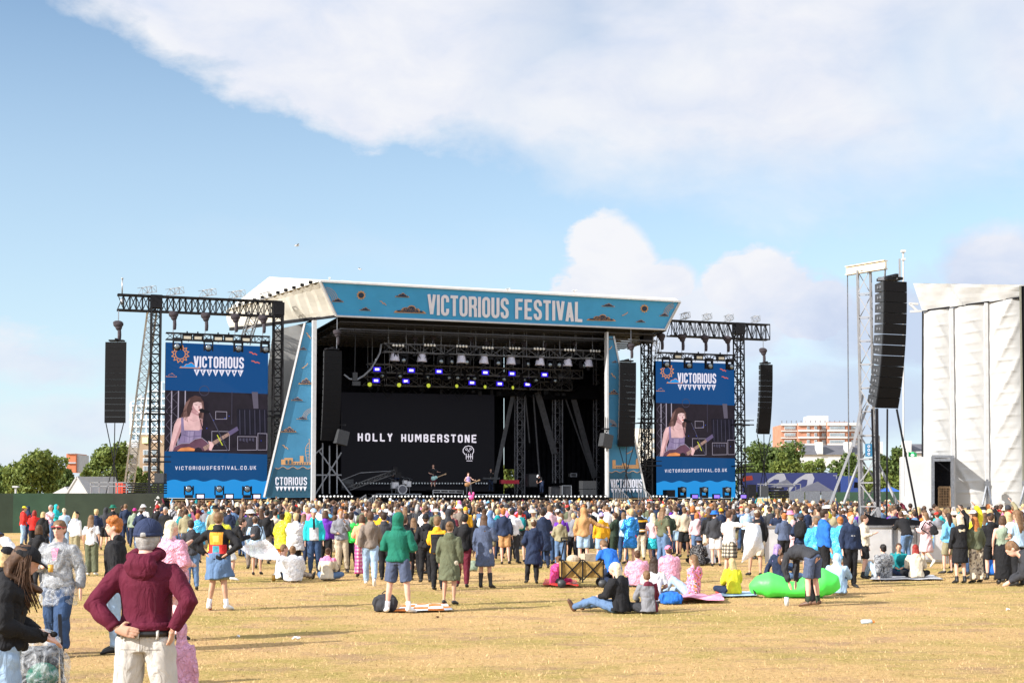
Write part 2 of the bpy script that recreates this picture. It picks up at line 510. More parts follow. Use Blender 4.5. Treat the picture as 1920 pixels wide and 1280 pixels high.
# ------------------------------------------------------------------ flat drawing on real planes
class Pen:
 """draws flat shapes on a plane given by three world points; shapes are addressed by where they show in the photograph"""
 def __init__(s, p0, p1, p2, step=0.012):
  s.p0 = V(p0)
  s.n = (V(p1) - s.p0).cross(V(p2) - s.p0).normalized()
  if s.n.y > 0: s.n = -s.n
  s.step = step
  s.layers = {}
 def P(s, x, y):
  return hit(x, y, s.p0, s.n)
 def off(s, p, l):
  return s.P(*p) + s.n * (s.step * l)
 def mb(s, name):
  return s.layers.setdefault(name, MB())
 def poly(s, name, pts, l=1):
  s.mb(name).face([s.off(p, l) for p in pts])
 def ribbon(s, name, pts, w, l=1, closed=False):
  n = len(pts)
  A, B = [], []
  for i in range(n):
   if closed:
    a, b = V(pts[i - 1]).to_2d() if 0 else V((*pts[i - 1], 0)), V((*pts[(i + 1) % n], 0))
   else:
    a, b = V((*pts[max(0, i - 1)], 0)), V((*pts[min(n - 1, i + 1)], 0))
   p = V((*pts[i], 0))
   d1 = (p - a).normalized() if (p - a).length > 1e-6 else (b - p).normalized()
   d2 = (b - p).normalized() if (b - p).length > 1e-6 else d1
   n1 = V((-d1.y, d1.x, 0)); n2 = V((-d2.y, d2.x, 0))
   mm = (n1 + n2)
   mm = n1 if mm.length < .2 else mm.normalized()
   k = w / 2 / max(.45, mm.dot(n1))
   A.append((p.x + mm.x * k, p.y + mm.y * k)); B.append((p.x - mm.x * k, p.y - mm.y * k))
  m = s.mb(name)
  for i in range(n if closed else n - 1):
   j = (i + 1) % n
   m.face([s.off(q, l) for q in (A[i], A[j], B[j], B[i])])
 def circle(s, name, c, r, l=1, n=20, ry=None):
  s.poly(name, [(c[0] + r * math.cos(2 * math.pi * i / n), c[1] + (ry or r) * math.sin(2 * math.pi * i / n)) for i in range(n)], l)
 def ring(s, name, c, r, w, l=1, n=22):
  s.ribbon(name, [(c[0] + r * math.cos(2 * math.pi * i / n), c[1] + r * math.sin(2 * math.pi * i / n)) for i in range(n)], w, l, True)
 def text(s, name, txt, BL, BR, TR, TL, stroke=.13, l=2, gap=.12, wide=1.0):
  gl = [(GLYPH_W.get(c, .42), c) for c in txt]
  tot = sum(g[0] + gap for g in gl) - gap
  x = 0
  hx = math.hypot(BR[0] - BL[0], BR[1] - BL[1]); hy = math.hypot(TL[0] - BL[0], TL[1] - BL[1])
  for gi, (w, c) in enumerate(gl):
   for si, pl in enumerate(GLYPHS.get(c, [])):
    cl = pl[0] == 'c'
    pts = []
    for (px, py) in (pl[1:] if cl else pl):
     u = (x + px) / tot
     q = []
     for k in (0, 1):
      bo = BL[k] + (BR[k] - BL[k]) * u
      to = TL[k] + (TR[k] - TL[k]) * u
      q.append(bo + (to - bo) * py)
     pts.append(tuple(q))
    s.ribbon(name, pts, stroke * hy * wide, l + .15 * si, cl)
   x += w + gap
 # festival artwork
 def sun(s, c, r, navy='navy', gold='gold', l=1, filled=True, spikes=10):
  pts = []
  for i in range(spikes * 2):
   a = math.pi * i / spikes
   q = r * (1.75 if i % 2 else 1.25)
   pts.append((c[0] + q * math.cos(a), c[1] + q * math.sin(a)))
  s.poly(gold, pts, l) if filled else s.ribbon(gold, pts, r * .16, l, True)
  if filled:
   s.circle(navy, c, r, l + 1)
  else:
   s.ring(gold, c, r, r * .16, l + 1)
 def cloud(s, x0, y0, x1, y1, k=0.0, navy='navy', gold='gold', l=1, dots=False, outline=True):
  """y1 is the flat base; k is how far the base drops from x0 to x1"""
  w, h = x1 - x0, y1 - y0
  prof = [(0, 0), (.06, .25), (.16, .32), (.22, .30), (.28, .62), (.36, .72), (.42, .66), (.48, .92), (.56, 1), (.64, .9), (.68, .6), (.76, .62), (.82, .32), (.92, .3), (1, 0)]
  pts = [(x0 + w * a, y1 + k * a - h * b) for a, b in prof]
  if outline:
   o = [(x0 + w * (a - .5) * 1.16 + w * .5, y1 + k * a + h * .14 - h * b * 1.3) for a, b in prof]
   s.poly(gold, o, l)
  if navy: s.poly(navy, pts, l + 1)
  if dots:
   r = random.Random(int(x0))
   for _ in range(int(w * 1.2)):
    a = r.uniform(.15, .85); b = r.uniform(.1, .75) * (1 - abs(a - .5) * 1.2)
    s.circle(gold, (x0 + w * a, y1 + k * a - h * b), .45, l + 2, 5)
 def bird(s, x0, y0, x1, y1, name='gold', w=1.4, l=1):
  cx, cy = (x0 + x1) / 2, (y0 + y1) / 2
  s.ribbon(name, [(x0, y0), (x0 + (cx - x0) * .6, y0 + (cy - y0) * .2), (cx, cy + 1), (cx + (x1 - cx) * .4, cy), (x1, y1)], w, l)
 def rainbow(s, c, r0, r1, a0, a1, name='gold', l=1, n=4, w=.7):
  for k in range(n):
   r = r0 + (r1 - r0) * k / (n - 1)
   s.ribbon(name, [(c[0] + r * math.cos(a0 + (a1 - a0) * i / 10), c[1] - r * math.sin(a0 + (a1 - a0) * i / 10)) for i in range(11)], w, l)
 def finish(s, parent, mats, names):
  for k, m in s.layers.items():
   m.build(names.get(k, k), mats[k], parent)
l_, r_, b_, t_, m_, cx_ = .065, .355, .065, .935, .5, .21
GLYPH_W = {'I': .13, 'M': .56, '.': .12, ' ': .2}
_O = [(l_, .2), (l_, .8), (l_ + .03, .885), (cx_ - .04, t_), (cx_ + .04, t_), (r_ - .03, .885), (r_, .8), (r_, .2), (r_ - .03, .115), (cx_ + .04, b_), (cx_ - .04, b_), (l_ + .03, .115)]
GLYPHS = {
 'O': [['c'] + _O],
 'C': [[(r_, .66), (r_, .8), (r_ - .03, .885), (cx_ + .04, t_), (cx_ - .04, t_), (l_ + .03, .885), (l_, .8), (l_, .2), (l_ + .03, .115), (cx_ - .04, b_), (cx_ + .04, b_), (r_ - .03, .115), (r_, .2), (r_, .34)]],
 'I': [[(l_, 0), (l_, 1)]],
 'V': [[(.055, 1), (cx_ - .005, .04)], [(cx_ + .005, .04), (.365, 1)]],
 'T': [[(0, t_), (.42, t_)], [(cx_, .87), (cx_, 0)]],
 'R': [[(l_, 0), (l_, 1)], [(.13, t_), (r_ - .06, t_), (r_, .87), (r_, .62), (r_ - .05, .52), (.13, .5)], [(r_ - .06, .47), (r_, .38), (r_, 0)]],
 'U': [[(l_, 1), (l_, .2), (l_ + .03, .115), (cx_ - .04, b_), (cx_ + .04, b_), (r_ - .03, .115), (r_, .2), (r_, 1)]],
 'S': [[(r_, .7), (r_, .8), (r_ - .03, .885), (cx_ + .04, t_), (cx_ - .04, t_), (l_ + .03, .885), (l_, .8), (l_, .68), (l_ + .04, .58), (r_ - .04, .42), (r_, .32), (r_, .2), (r_ - .03, .115), (cx_ + .04, b_), (cx_ - .04, b_), (l_ + .03, .115), (l_, .2), (l_, .3)]],
 'F': [[(l_, 0), (l_, 1)], [(.13, t_), (.40, t_)], [(.13, .52), (.36, .52)]],
 'E': [[(l_, 0), (l_, 1)], [(.13, t_), (.40, t_)], [(.13, .5), (.36, .5)], [(.13, b_), (.40, b_)]],
 'A': [[(.055, 0), (cx_ - .005, .96)], [(cx_ + .005, .96), (.365, 0)], [(.13, .27), (.29, .27)]],
 'L': [[(l_, 0), (l_, 1)], [(.13, b_), (.40, b_)]],
 'H': [[(l_, 0), (l_, 1)], [(r_, 0), (r_, 1)], [(.13, .5), (.29, .5)]],
 'Y': [[(.05, 1), (cx_, .5)], [(.37, 1), (cx_, .5)], [(cx_, .52), (cx_, 0)]],
 'M': [[(l_, 0), (l_, 1)], [(.495, 0), (.495, 1)], [(.11, .97), (.28, .4), (.45, .97)]],
 'B': [[(l_, 0), (l_, 1)], [(.13, t_), (r_ - .07, t_), (r_ - .01, .86), (r_ - .01, .64), (r_ - .06, .53), (.13, .52)], [(r_ - .06, .5), (r_, .4), (r_, .16), (r_ - .06, b_), (.13, b_)]],
 'N': [[(l_, 0), (l_, 1)], [(r_, 0), (r_, 1)], [(.09, .95), (.33, .05)]],
 'K': [[(l_, 0), (l_, 1)], [(.37, .98), (.13, .48)], [(.17, .55), (.38, .02)]],
 '.': [[(.06, 0), (.06, .15)]],
}
# ------------------------------------------------------------------ common materials
M_BLK = mat('black_steel', (.008, .008, .010), .6, .3, 8, bump=.2, spec=.18)
M_SIL = mat('bare_aluminium', (.36, .36, .37), .38, .12, 10, metal=.85, spec=.5)
M_SILD = mat('dull_aluminium', (.20, .21, .23), .5, .2, 10, metal=.6)
M_CREAM = mat('cream_roof_cover', (.54, .52, .46), .6, .08, .9, bump=.5, bscale=1.1, bdist=.12)
M_WHITE = mat('white_sheet', (.44, .44, .43), .6, .07, .8, bump=.35, bscale=1.3, bdist=.08)
M_FRAME = mat('off_white_frame', (.46, .46, .46), .5, .08, 4)
M_FASC = mat('banner_blue', (.045, .31, .60), .62, .06, .8, bump=.12, bscale=1.4, bdist=.03)
M_SEA = mat('banner_sea', (.018, .085, .14), .7, .08, 1)
M_WING = mat('wing_blue', (.045, .20, .34), .7, .08, .8, bump=.3, bscale=1.2, bdist=.05)
M_PNAVY = mat('print_navy', (.016, .035, .075), .7, .1, 3)
M_PGOLD = mat('print_gold', (.55, .30, .13), .7, .1, 3)
M_PWHITE = mat('print_white', (.70, .72, .82), .65, .04, 2)
M_DRAPE = mat('black_drape', (.008, .008, .010), .95, spec=.05, var=.3, scale=2, bump=.6, bscale=2.2, bdist=.08)
M_DARKROOF = mat('roof_underside', (.010, .010, .012), .8, .3, 2)
M_SPK = mat('speaker_grille', (.005, .005, .006), .7, .25, 30, bump=.3, bscale=160, bdist=.004, spec=.15)
M_SPKS = mat('speaker_case', (.035, .037, .041), .5, .2, 12)
M_BAG = mat('hoist_cover', (.035, .028, .034), .9, .25, 6, bump=.6, bscale=8, bdist=.03)
M_LENS = mat('lens_glass', (.16, .19, .21), .12, .1, 6, metal=.5, spec=1)
M_PLAST = mat('milky_plastic', (.50, .50, .60), .3, .15, 12, bump=.4, bscale=20)
PMATS = {'navy': M_PNAVY, 'gold': M_PGOLD, 'white': M_PWHITE, 'sea': M_SEA, 'blue': M_FASC}
PNAMES = {'navy': 'dark_print', 'gold': 'gold_print', 'white': 'lettering', 'sea': 'sea_print', 'blue': 'blue_print'}
def bunting(pen, n, x0, x1, y0, k, h, name='white', l=2, letters=None, lname=None):
 w = (x1 - x0) / n
 for i in range(n):
  a, b = x0 + w * i, x0 + w * (i + .97)
  ya = y0 + k * i / n
  pen.poly(name, [(a, ya), (b, ya), ((a + b) / 2, ya + h)], l)
  if letters:
   cx = (a + b) / 2
   pen.text(lname, letters[i], (cx - w * .14, ya + h * .55), (cx + w * .14, ya + h * .55), (cx + w * .14, ya + h * .08), (cx - w * .14, ya + h * .08), .2, l + 1)
# ------------------------------------------------------------------ the stage
def stage():
 T = thing('festival_stage', 'huge open air stage with blue VICTORIOUS FESTIVAL fascia and cream roof', 'stage', S(12, 4, 0))
 # deck and skirts
 d = MB()
 d.prism([S(-.6, 0, 2.05), S(26.4, 0, 2.05), S(26.4, 13, 2.05), S(-.6, 13, 2.05)], (0, 0, .12))
 d.build('deck', M_BLK, T)
 d = MB()
 for k in range(11):
  a0, a1 = -.6 + 27 * k / 11, -.6 + 27 * (k + 1) / 11 - .03
  d.prism([S(a0, .06, .1), S(a1, .06, .1), S(a1, .06, 2.03), S(a0, .06, 2.03)], SV * .05)
 d.build('front_skirt', M_DRAPE, T)
 # fascia
 A, B, Cc, D = st(600, 527, -1.1), st(630, 592, 0), st(1247, 617.5, 0), None
 n = (Cc - B).cross(A - B).normalized()
 pen = Pen(B, Cc, A, .03)
 D = pen.P(1275, 565)
 f = MB()
 f.prism([A, B, Cc, D], -pen.n * .12)
 f.build('fascia_board', M_FASC, T)
 e = MB()
 for p, q in ((A, B), (B, Cc), (Cc, D), (D, A)):
  e.bar(p + pen.n * .04, q + pen.n * .04, .17, .12)
 e.build('fascia_frame', M_FRAME, T)
 pen.text('white', 'VICTORIOUS FESTIVAL', (802, 589.5), (1092, 603), (1092, 566), (802, 551), .145, 2, gap=.1, wide=1.0)
 pen.rainbow((608, 563), 15, 25, 0, 1.5)
 pen.cloud(623, 559, 643, 564.5, 1)
 pen.sun((677, 553), 5.2)
 pen.cloud(742, 549, 766, 555.5, 1)
 pen.bird(712, 564, 724, 572)
 pen.cloud(675, 576, 694, 581, .7)
 pen.cloud(742, 572.5, 795, 584, 2, dots=True)
 pen.cloud(1129, 568.5, 1151, 573.5, .8)
 pen.sun((1208, 578), 4.8)
 pen.bird(1166, 591, 1177, 585)
 pen.cloud(1103, 589.5, 1151, 599, 1.4, dots=True)
 pen.cloud(1193, 599, 1209, 603, .6)
 pen.rainbow((1266, 590), 14, 22, math.pi, math.pi * .55)
 pen.cloud(1237, 587, 1253, 591.5, .6)
 # a paler skewed sheet at each end of the banner
 pen.finish(T, PMATS, PNAMES)
 # roof cover: top sheet, side sheets, underside
 def Zp(p, z): return V((p.x, p.y, z))
 zt, zb = A.z, B.z
 Bk = st(505, 519, 6.0)
 Dd = st(424, 582, 10.8)
 Ee = st(432, 617, 10.8)
 BkR = st(1266, 559, 6.0)
 DdR = S(27.6, 11, Dd.z)
 EeR = S(27.2, 11, Ee.z - .3)
 back, backR = S(-3, 14, 13.5), S(27, 14, 13.5)
 r = MB()
 r.face([A, D, BkR, Bk]); r.face([A, Bk, Dd]); r.face([D, DdR, BkR]); r.face([Bk, BkR, backR + ZED * 3.2, back + ZED * 3.2]); r.face([Bk, back + ZED * 3.2, Dd]); r.face([BkR, DdR, backR + ZED * 3.2])
 rb = r.build('roof_cover', M_CREAM, T)
 # sagging folds over the front edge
 q = MB()
 N_ = 46
 for i in range(N_):
  u0, u1 = i / N_, (i + 1) / N_
  p0, p1 = A.lerp(D, u0), A.lerp(D, u1)
  h0 = .10 + .32 * max(0, math.sin((u0 * 2.2 + .25) * math.pi)) ** 1 * (1 if u0 > .05 else .3) + .05 * math.sin(u0 * 40)
  h1 = .10 + .32 * max(0, math.sin((u1 * 2.2 + .25) * math.pi)) ** 1 * (1 if u1 > .05 else .3) + .05 * math.sin(u1 * 40)
  h0, h1 = h0 * .8, h1 * .8
  q.face([p0, p1, p1 + ZED * h1 + SV * 1.2, p0 + ZED * h0 + SV * 1.2])
  q.face([p0 + ZED * h0 + SV * 1.2, p1 + ZED * h1 + SV * 1.2, p1 + SV * 5, p0 + SV * 5])
 q.build('roof_edge_fold', M_CREAM, T)
 # side sheet with pleats hanging between clips
 s = MB()
 K = 12
 rows = []
 for j in range(7):
  v = j / 6
  row = []
  for i in range(K * 2 + 1):
   u = i / (K * 2)
   p = A.lerp(Dd, u).lerp(B.lerp(Ee, u), v)
   dd = (.10 if i % 2 else -.06) * math.sin(math.pi * v) + .10 * math.sin(u * 9 + v * 4) * v
   row.append(p + SU * dd - ZED * (.18 * math.sin(math.pi * (u * K % 1)) if v == 0 else 0))
  rows.append(row)
 for j in range(6):
  for i in range(K * 2):
   s.face([rows[j][i], rows[j][i + 1], rows[j + 1][i + 1], rows[j + 1][i]])
 s.build('side_cover', M_CREAM, T, smooth=True)
 s = MB(); s.face([D, DdR, EeR, Cc]); s.build('side_cover', M_CREAM, T)
 cl = MB()
 for i in range(1, K - 1):
  p = A.lerp(Dd, i / K)
  cl.box(p - SU * .08 + ZED * .1, (.22, .22, .2), SANG)
 cl.build('cover_clips', M_BLK, T)['kind'] = 'stuff'
 for e0, e1 in ((B, Ee), (Cc, EeR)):
  s = MB(); s.bar(e0, e1, .22); s.build('edge_beam', M_BLK, T)
 u = MB()
 # dark soffit and its purlins
 sz = 14.9
 u.prism([S(.2, .2, sz), S(25.2, .2, sz), S(25.2, 13, sz), S(.2, 13, sz)], (0, 0, .1))
 u.build('soffit', M_DARKROOF, T)
 u = MB()
 for k in range(9):
  truss(u, S(.3, 1 + 1.4 * k, sz - .5), S(25, 1 + 1.4 * k, sz - .5), .5, 1.2, .07, .04, faces=(0, 2))
 u.build('roof_truss', mat('roof_truss_paint', (.035, .035, .04), .5, .3, 8), T)
 # back and side drapes
 u = MB()
 bb = 12.4
 zt2 = sz
 a0, _ = sa(945, 900, bb); a1, _ = sa(966, 900, bb); _, g0 = sa(945, 900 + 14, bb); _, g1 = sa(945, 879, bb)
 def sheet(b0, b1, z0, z1):
  n = max(2, int((b1 - b0) / .22))
  for i in range(n):
   q0, q1 = b0 + (b1 - b0) * i / n, b0 + (b1 - b0) * (i + 1) / n
   f0, f1 = (.09 if i % 2 else -.05), (.09 if (i + 1) % 2 else -.05)
   u.face([S(q0, bb + f0, z0), S(q1, bb + f1, z0), S(q1, bb + f1, z1), S(q0, bb + f0, z1)])
 sheet(-1.7, a0, 0, zt2); sheet(a1, sa(1121, 700, 12.4)[0] + .1, 0, zt2); sheet(a0, a1, 0, g0); sheet(a0, a1, g1, zt2)
 u.build('back_drape', M_DRAPE, T)
 u = MB()
 for aa, ab in ((sa(590, 700, 1.0)[0], -1.6), (sa(1137, 700, 1.0)[0], sa(1121, 700, 12.4)[0])):
  u = MB()
  n = 44
  for i in range(n):
   q0, q1 = 1.0 + 11.4 * i / n, 1.0 + 11.4 * (i + 1) / n
   g0_, g1_ = aa + (ab - aa) * i / n, aa + (ab - aa) * (i + 1) / n
   f0, f1 = (.08 if i % 2 else -.04), (.08 if (i + 1) % 2 else -.04)
   u.face([S(g0_ + f0, q0, 0), S(g1_ + f1, q1, 0), S(g1_ + f1, q1, zt2), S(g0_ + f0, q0, zt2)])
  u.build('side_drape', M_DRAPE, T)
 # header drape below the rear trusses
 u = MB()
 u.prism([S(-1.2, 10.3, sa(700, 740, 10.3)[1]), S(sa(1112, 700, 10.3)[0], 10.3, sa(700, 740, 10.3)[1]), S(sa(1112, 700, 10.3)[0], 10.3, sz - 2.6), S(-1.2, 10.3, sz - 2.6)], SV * .1)
 u.build('header_drape', M_DRAPE, T)
 # columns
 for (x0, x1, y) in ((587, 594, 600), (1138, 1141, 622)):
  c = MB()
  p0, p1 = st(x0, y, .3), st(x1, y, .3)
  c.prism([V((p0.x, p0.y, 0)), V((p1.x, p1.y, 0)), p1, p0], SV * .5)
  c.build('column', M_FRAME, T)
 # lighter seams in white: the sheet behind the wing
 # banner wings at both sides of the opening
 for left in (True, False):
  if left:
   outer, inner = [(574, 606), (498, 932)], [(586, 604), (586, 932)]
  else:
   outer, inner = [(1149, 630), (1210, 932)], [(1141.5, 630), (1141.5, 932)]
  b = .75
  O = [st(*p, b) for p in outer]; I = [st(*p, b) for p in inner]
  w = MB(); w.prism([O[0], O[1], I[1], I[0]], SV * .06)
  w.build('banner_wing', M_WING, T)
  w = MB(); w.bar(O[0] - SU * (.10 if left else -.08), O[1] - SU * (.10 if left else -.08), .13, .2); w.build('wing_frame', M_FRAME, T)
  pp = Pen(O[0], O[1], I[1], .03)
  if left:
   pp.bird(574, 624, 582, 635); pp.bird(566, 690, 577, 681); pp.cloud(563, 651, 574, 655); pp.cloud(561, 710, 584, 719, dots=True)
   pp.cloud(547, 745, 566, 750); pp.rainbow((586, 784), 12, 19, math.pi, math.pi * .52, w=.5); pp.cloud(557, 781, 575, 785); pp.cloud(528, 801, 554, 809, dots=True)
   pp.bird(529, 834, 540, 842)
   wave = [(516 + (584 - 516) * i / 24, 876.5 + 2.2 * math.sin(i * .95)) for i in range(25)]
   pp.poly('sea', [(513.5, 877)] + wave[1:] + [(585, 877), (585, 930), (500, 930)], 1)
   pp.ribbon('gold', wave, .9, 2)
   pp.poly('gold', [(520, 871), (527, 871), (527, 861), (533, 861), (533, 858), (549, 858), (549, 865), (562, 865), (562, 854), (569, 854), (569, 866), (584, 866), (584, 871)], 1)
   for i in range(7): pp.circle('sea', (551 + i * 4.6, 868.5), 1.5, 2, 8)
   pp.poly('sea', [(535, 862), (539, 862), (539, 870), (535, 870)], 2); pp.poly('sea', [(542, 862), (546, 862), (546, 870), (542, 870)], 2)
   pp.ribbon('gold', [(579, 868), (580, 845), (579.5, 822)], 1.0, 1)
   pp.ribbon('gold', [(576, 866), (572.5, 850), (573, 838), (578, 830)], .9, 1)
   for yy in (840, 846, 852, 858): pp.ribbon('gold', [(573, yy), (579, yy - 1)], .5, 1)
   pp.text('white', 'CTORIOUS', (516, 909), (575, 909), (575, 894), (516, 894), .14, 3)
   bunting(pp, 8, 516, 575, 911.5, 0, 9, l=3)
  else:
   pp.bird(1141, 655, 1147, 649); pp.cloud(1148, 676, 1157, 679); pp.bird(1145, 700, 1154, 709); pp.cloud(1142, 731, 1158, 738, dots=True)
   pp.rainbow((1142, 800), 9, 14, 0, 1.5, w=.5); pp.cloud(1145, 794, 1154, 798); pp.cloud(1172, 815, 1187, 822); pp.bird(1174, 850, 1185, 844)
   wave = [(1142 + (1200 - 1142) * i / 24, 884 + 1.6 * math.sin(i * .95)) for i in range(25)]
   pp.poly('sea', [(1142, 885)] + wave[1:] + [(1201, 885), (1209, 930), (1142, 930)], 1)
   pp.ribbon('gold', wave, .9, 2)
   pp.poly('gold', [(1142, 878), (1148, 878), (1148, 862), (1154, 862), (1154, 872), (1166, 872), (1166, 868), (1175, 868), (1175, 871), (1183, 871), (1192, 871), (1192, 861), (1195, 858), (1197.5, 861), (1198, 878)], 1)
   for i in range(7): pp.circle('sea', (1156 + i * 3.7, 876), 1.2, 2, 8)
   pp.text('white', 'VICTORIOUS', (1144, 914), (1203, 914), (1203, 898), (1144, 898), .14, 3)
   bunting(pp, 9, 1144, 1204, 915.5, 0, 8, l=3)
  pp.finish(T, PMATS, PNAMES)
 w = MB()
 w.prism([st(512, 619, 4), st(574, 605, 4), st(574, 640, 4), st(502, 925, 4), st(470, 925, 4)], SV * .05)
 w.build('side_sheet', M_WHITE, T)
 # inner roof towers and raking props (dark, some alloy)
 tw = MB()
 bt = 9.6
 for x0, x1, y0, y1 in ((966, 983, 700, 926), (1037, 1054, 660, 905), (1113, 1132, 640, 926)):
  xm = (x0 + x1) / 2
  p, q = st(xm, y1, bt), st(xm, y0, bt)
  q = V((p.x, p.y, q.z))
  tw2 = MB(); truss(tw2, p, q, .62, .7, .09, .045); tw2.build('inner_tower', mat('inner_tower_alloy', (.10, .10, .11), .5, .2, 10, metal=.5), T)
 rk = MB()
 for p, q, w in (((963, 735), (927, 905), .32), ((1008, 735), (1040, 850), .5), ((1060, 690), (1115, 895), .45), ((1056, 735), (1110, 890), .12), ((1000, 740), (1012, 900), .12), ((985, 740), (993, 830), .1)):
  rk.bar(st(*p, bt - .5), st(*q, bt - .5), w, .12)
 rk.build('raking_prop', mat('prop_grey', (.05, .05, .055), .6, .3, 5), T)
 # black masking boxes at the rear
 mk = MB()
 for x0, y0, x1, y1 in ((1020, 722, 1138, 748), (930, 720, 985, 742)):
  p0, p1, p2, p3 = st(x0, y0, 8.8), st(x1, y0, 8.8), st(x1, y1, 8.8), st(x0, y1, 8.8)
  mk.prism([p0, p1, p2, p3], SV * .6)
 mk.build('masking_box', M_DRAPE, T)
 # left front scaffold: crossed braces and verticals
 sc_ = MB()
 for p, q in (((598, 845), (660, 930)), ((640, 848), (590, 928)), ((605, 830), (605, 925)), ((632, 830), (632, 925)), ((618, 835), (618, 925)), ((592, 890), (640, 890)), ((585, 855), (606, 838))):
  sc_.bar(st(*p, .9), st(*q, .9), .09)
 sc_.build('scaffold_brace', M_SILD, T)
 # ladder-like beam lying across the deck in front of the drums
 return T
STAGE = stage()
# ------------------------------------------------------------------ LED wall at the back with the artist's name
def led_wall():
 b = 9.2
 T = thing('led_wall', 'giant black LED wall behind the band showing HOLLY HUMBERSTONE and a skull', 'LED wall', st(790, 920, b))
 m = MB()
 P4 = [st(640, 735, b), st(927, 740, b), st(927, 921, b), st(640, 918, b)]
 m.prism(P4, SV * .25)
 m.build('panel', glow('led_black', (14, 14, 19), 1.0), T)
 g = MB()
 pen = Pen(P4[0], P4[1], P4[2], .03)
 M2 = {'white': glow('led_white', (238, 232, 245), 1.0)}
 pen.text('white', 'HOLLY', (670.5, 826.5), (735.5, 827), (735.5, 812.5), (670.5, 812), .20, 2, gap=.2)
 pen.text('white', 'HUMBERSTONE', (752, 827.5), (893, 829.5), (893, 815), (752, 813.5), .20, 2, gap=.17)
 sk = [(872, 852), (868, 847), (868, 842), (872, 837), (878, 835.5), (884, 837), (887.5, 842), (887.5, 847), (885, 851)]
 pen.ribbon('white', sk, 1.3, 2)
 pen.ring('white', (874.2, 842), 1.8, .9, 3, 10); pen.ring('white', (881.5, 841.5), 1.7, .9, 3, 10)
 pen.ribbon('white', [(876.5, 847), (878, 844), (880, 847)], .9, 3)
 for x in (873.8, 878, 882, 885.5): pen.ribbon('white', [(x, 850), (x, 860.5)], 1.1, 2)
 pen.ribbon('white', [(874, 855.5), (885, 855.5)], 1.1, 3); pen.ribbon('white', [(874, 863.5), (885, 863.5)], 1.1, 3)
 pen.finish(T, M2, {'white': 'lit_lettering'})
led_wall()
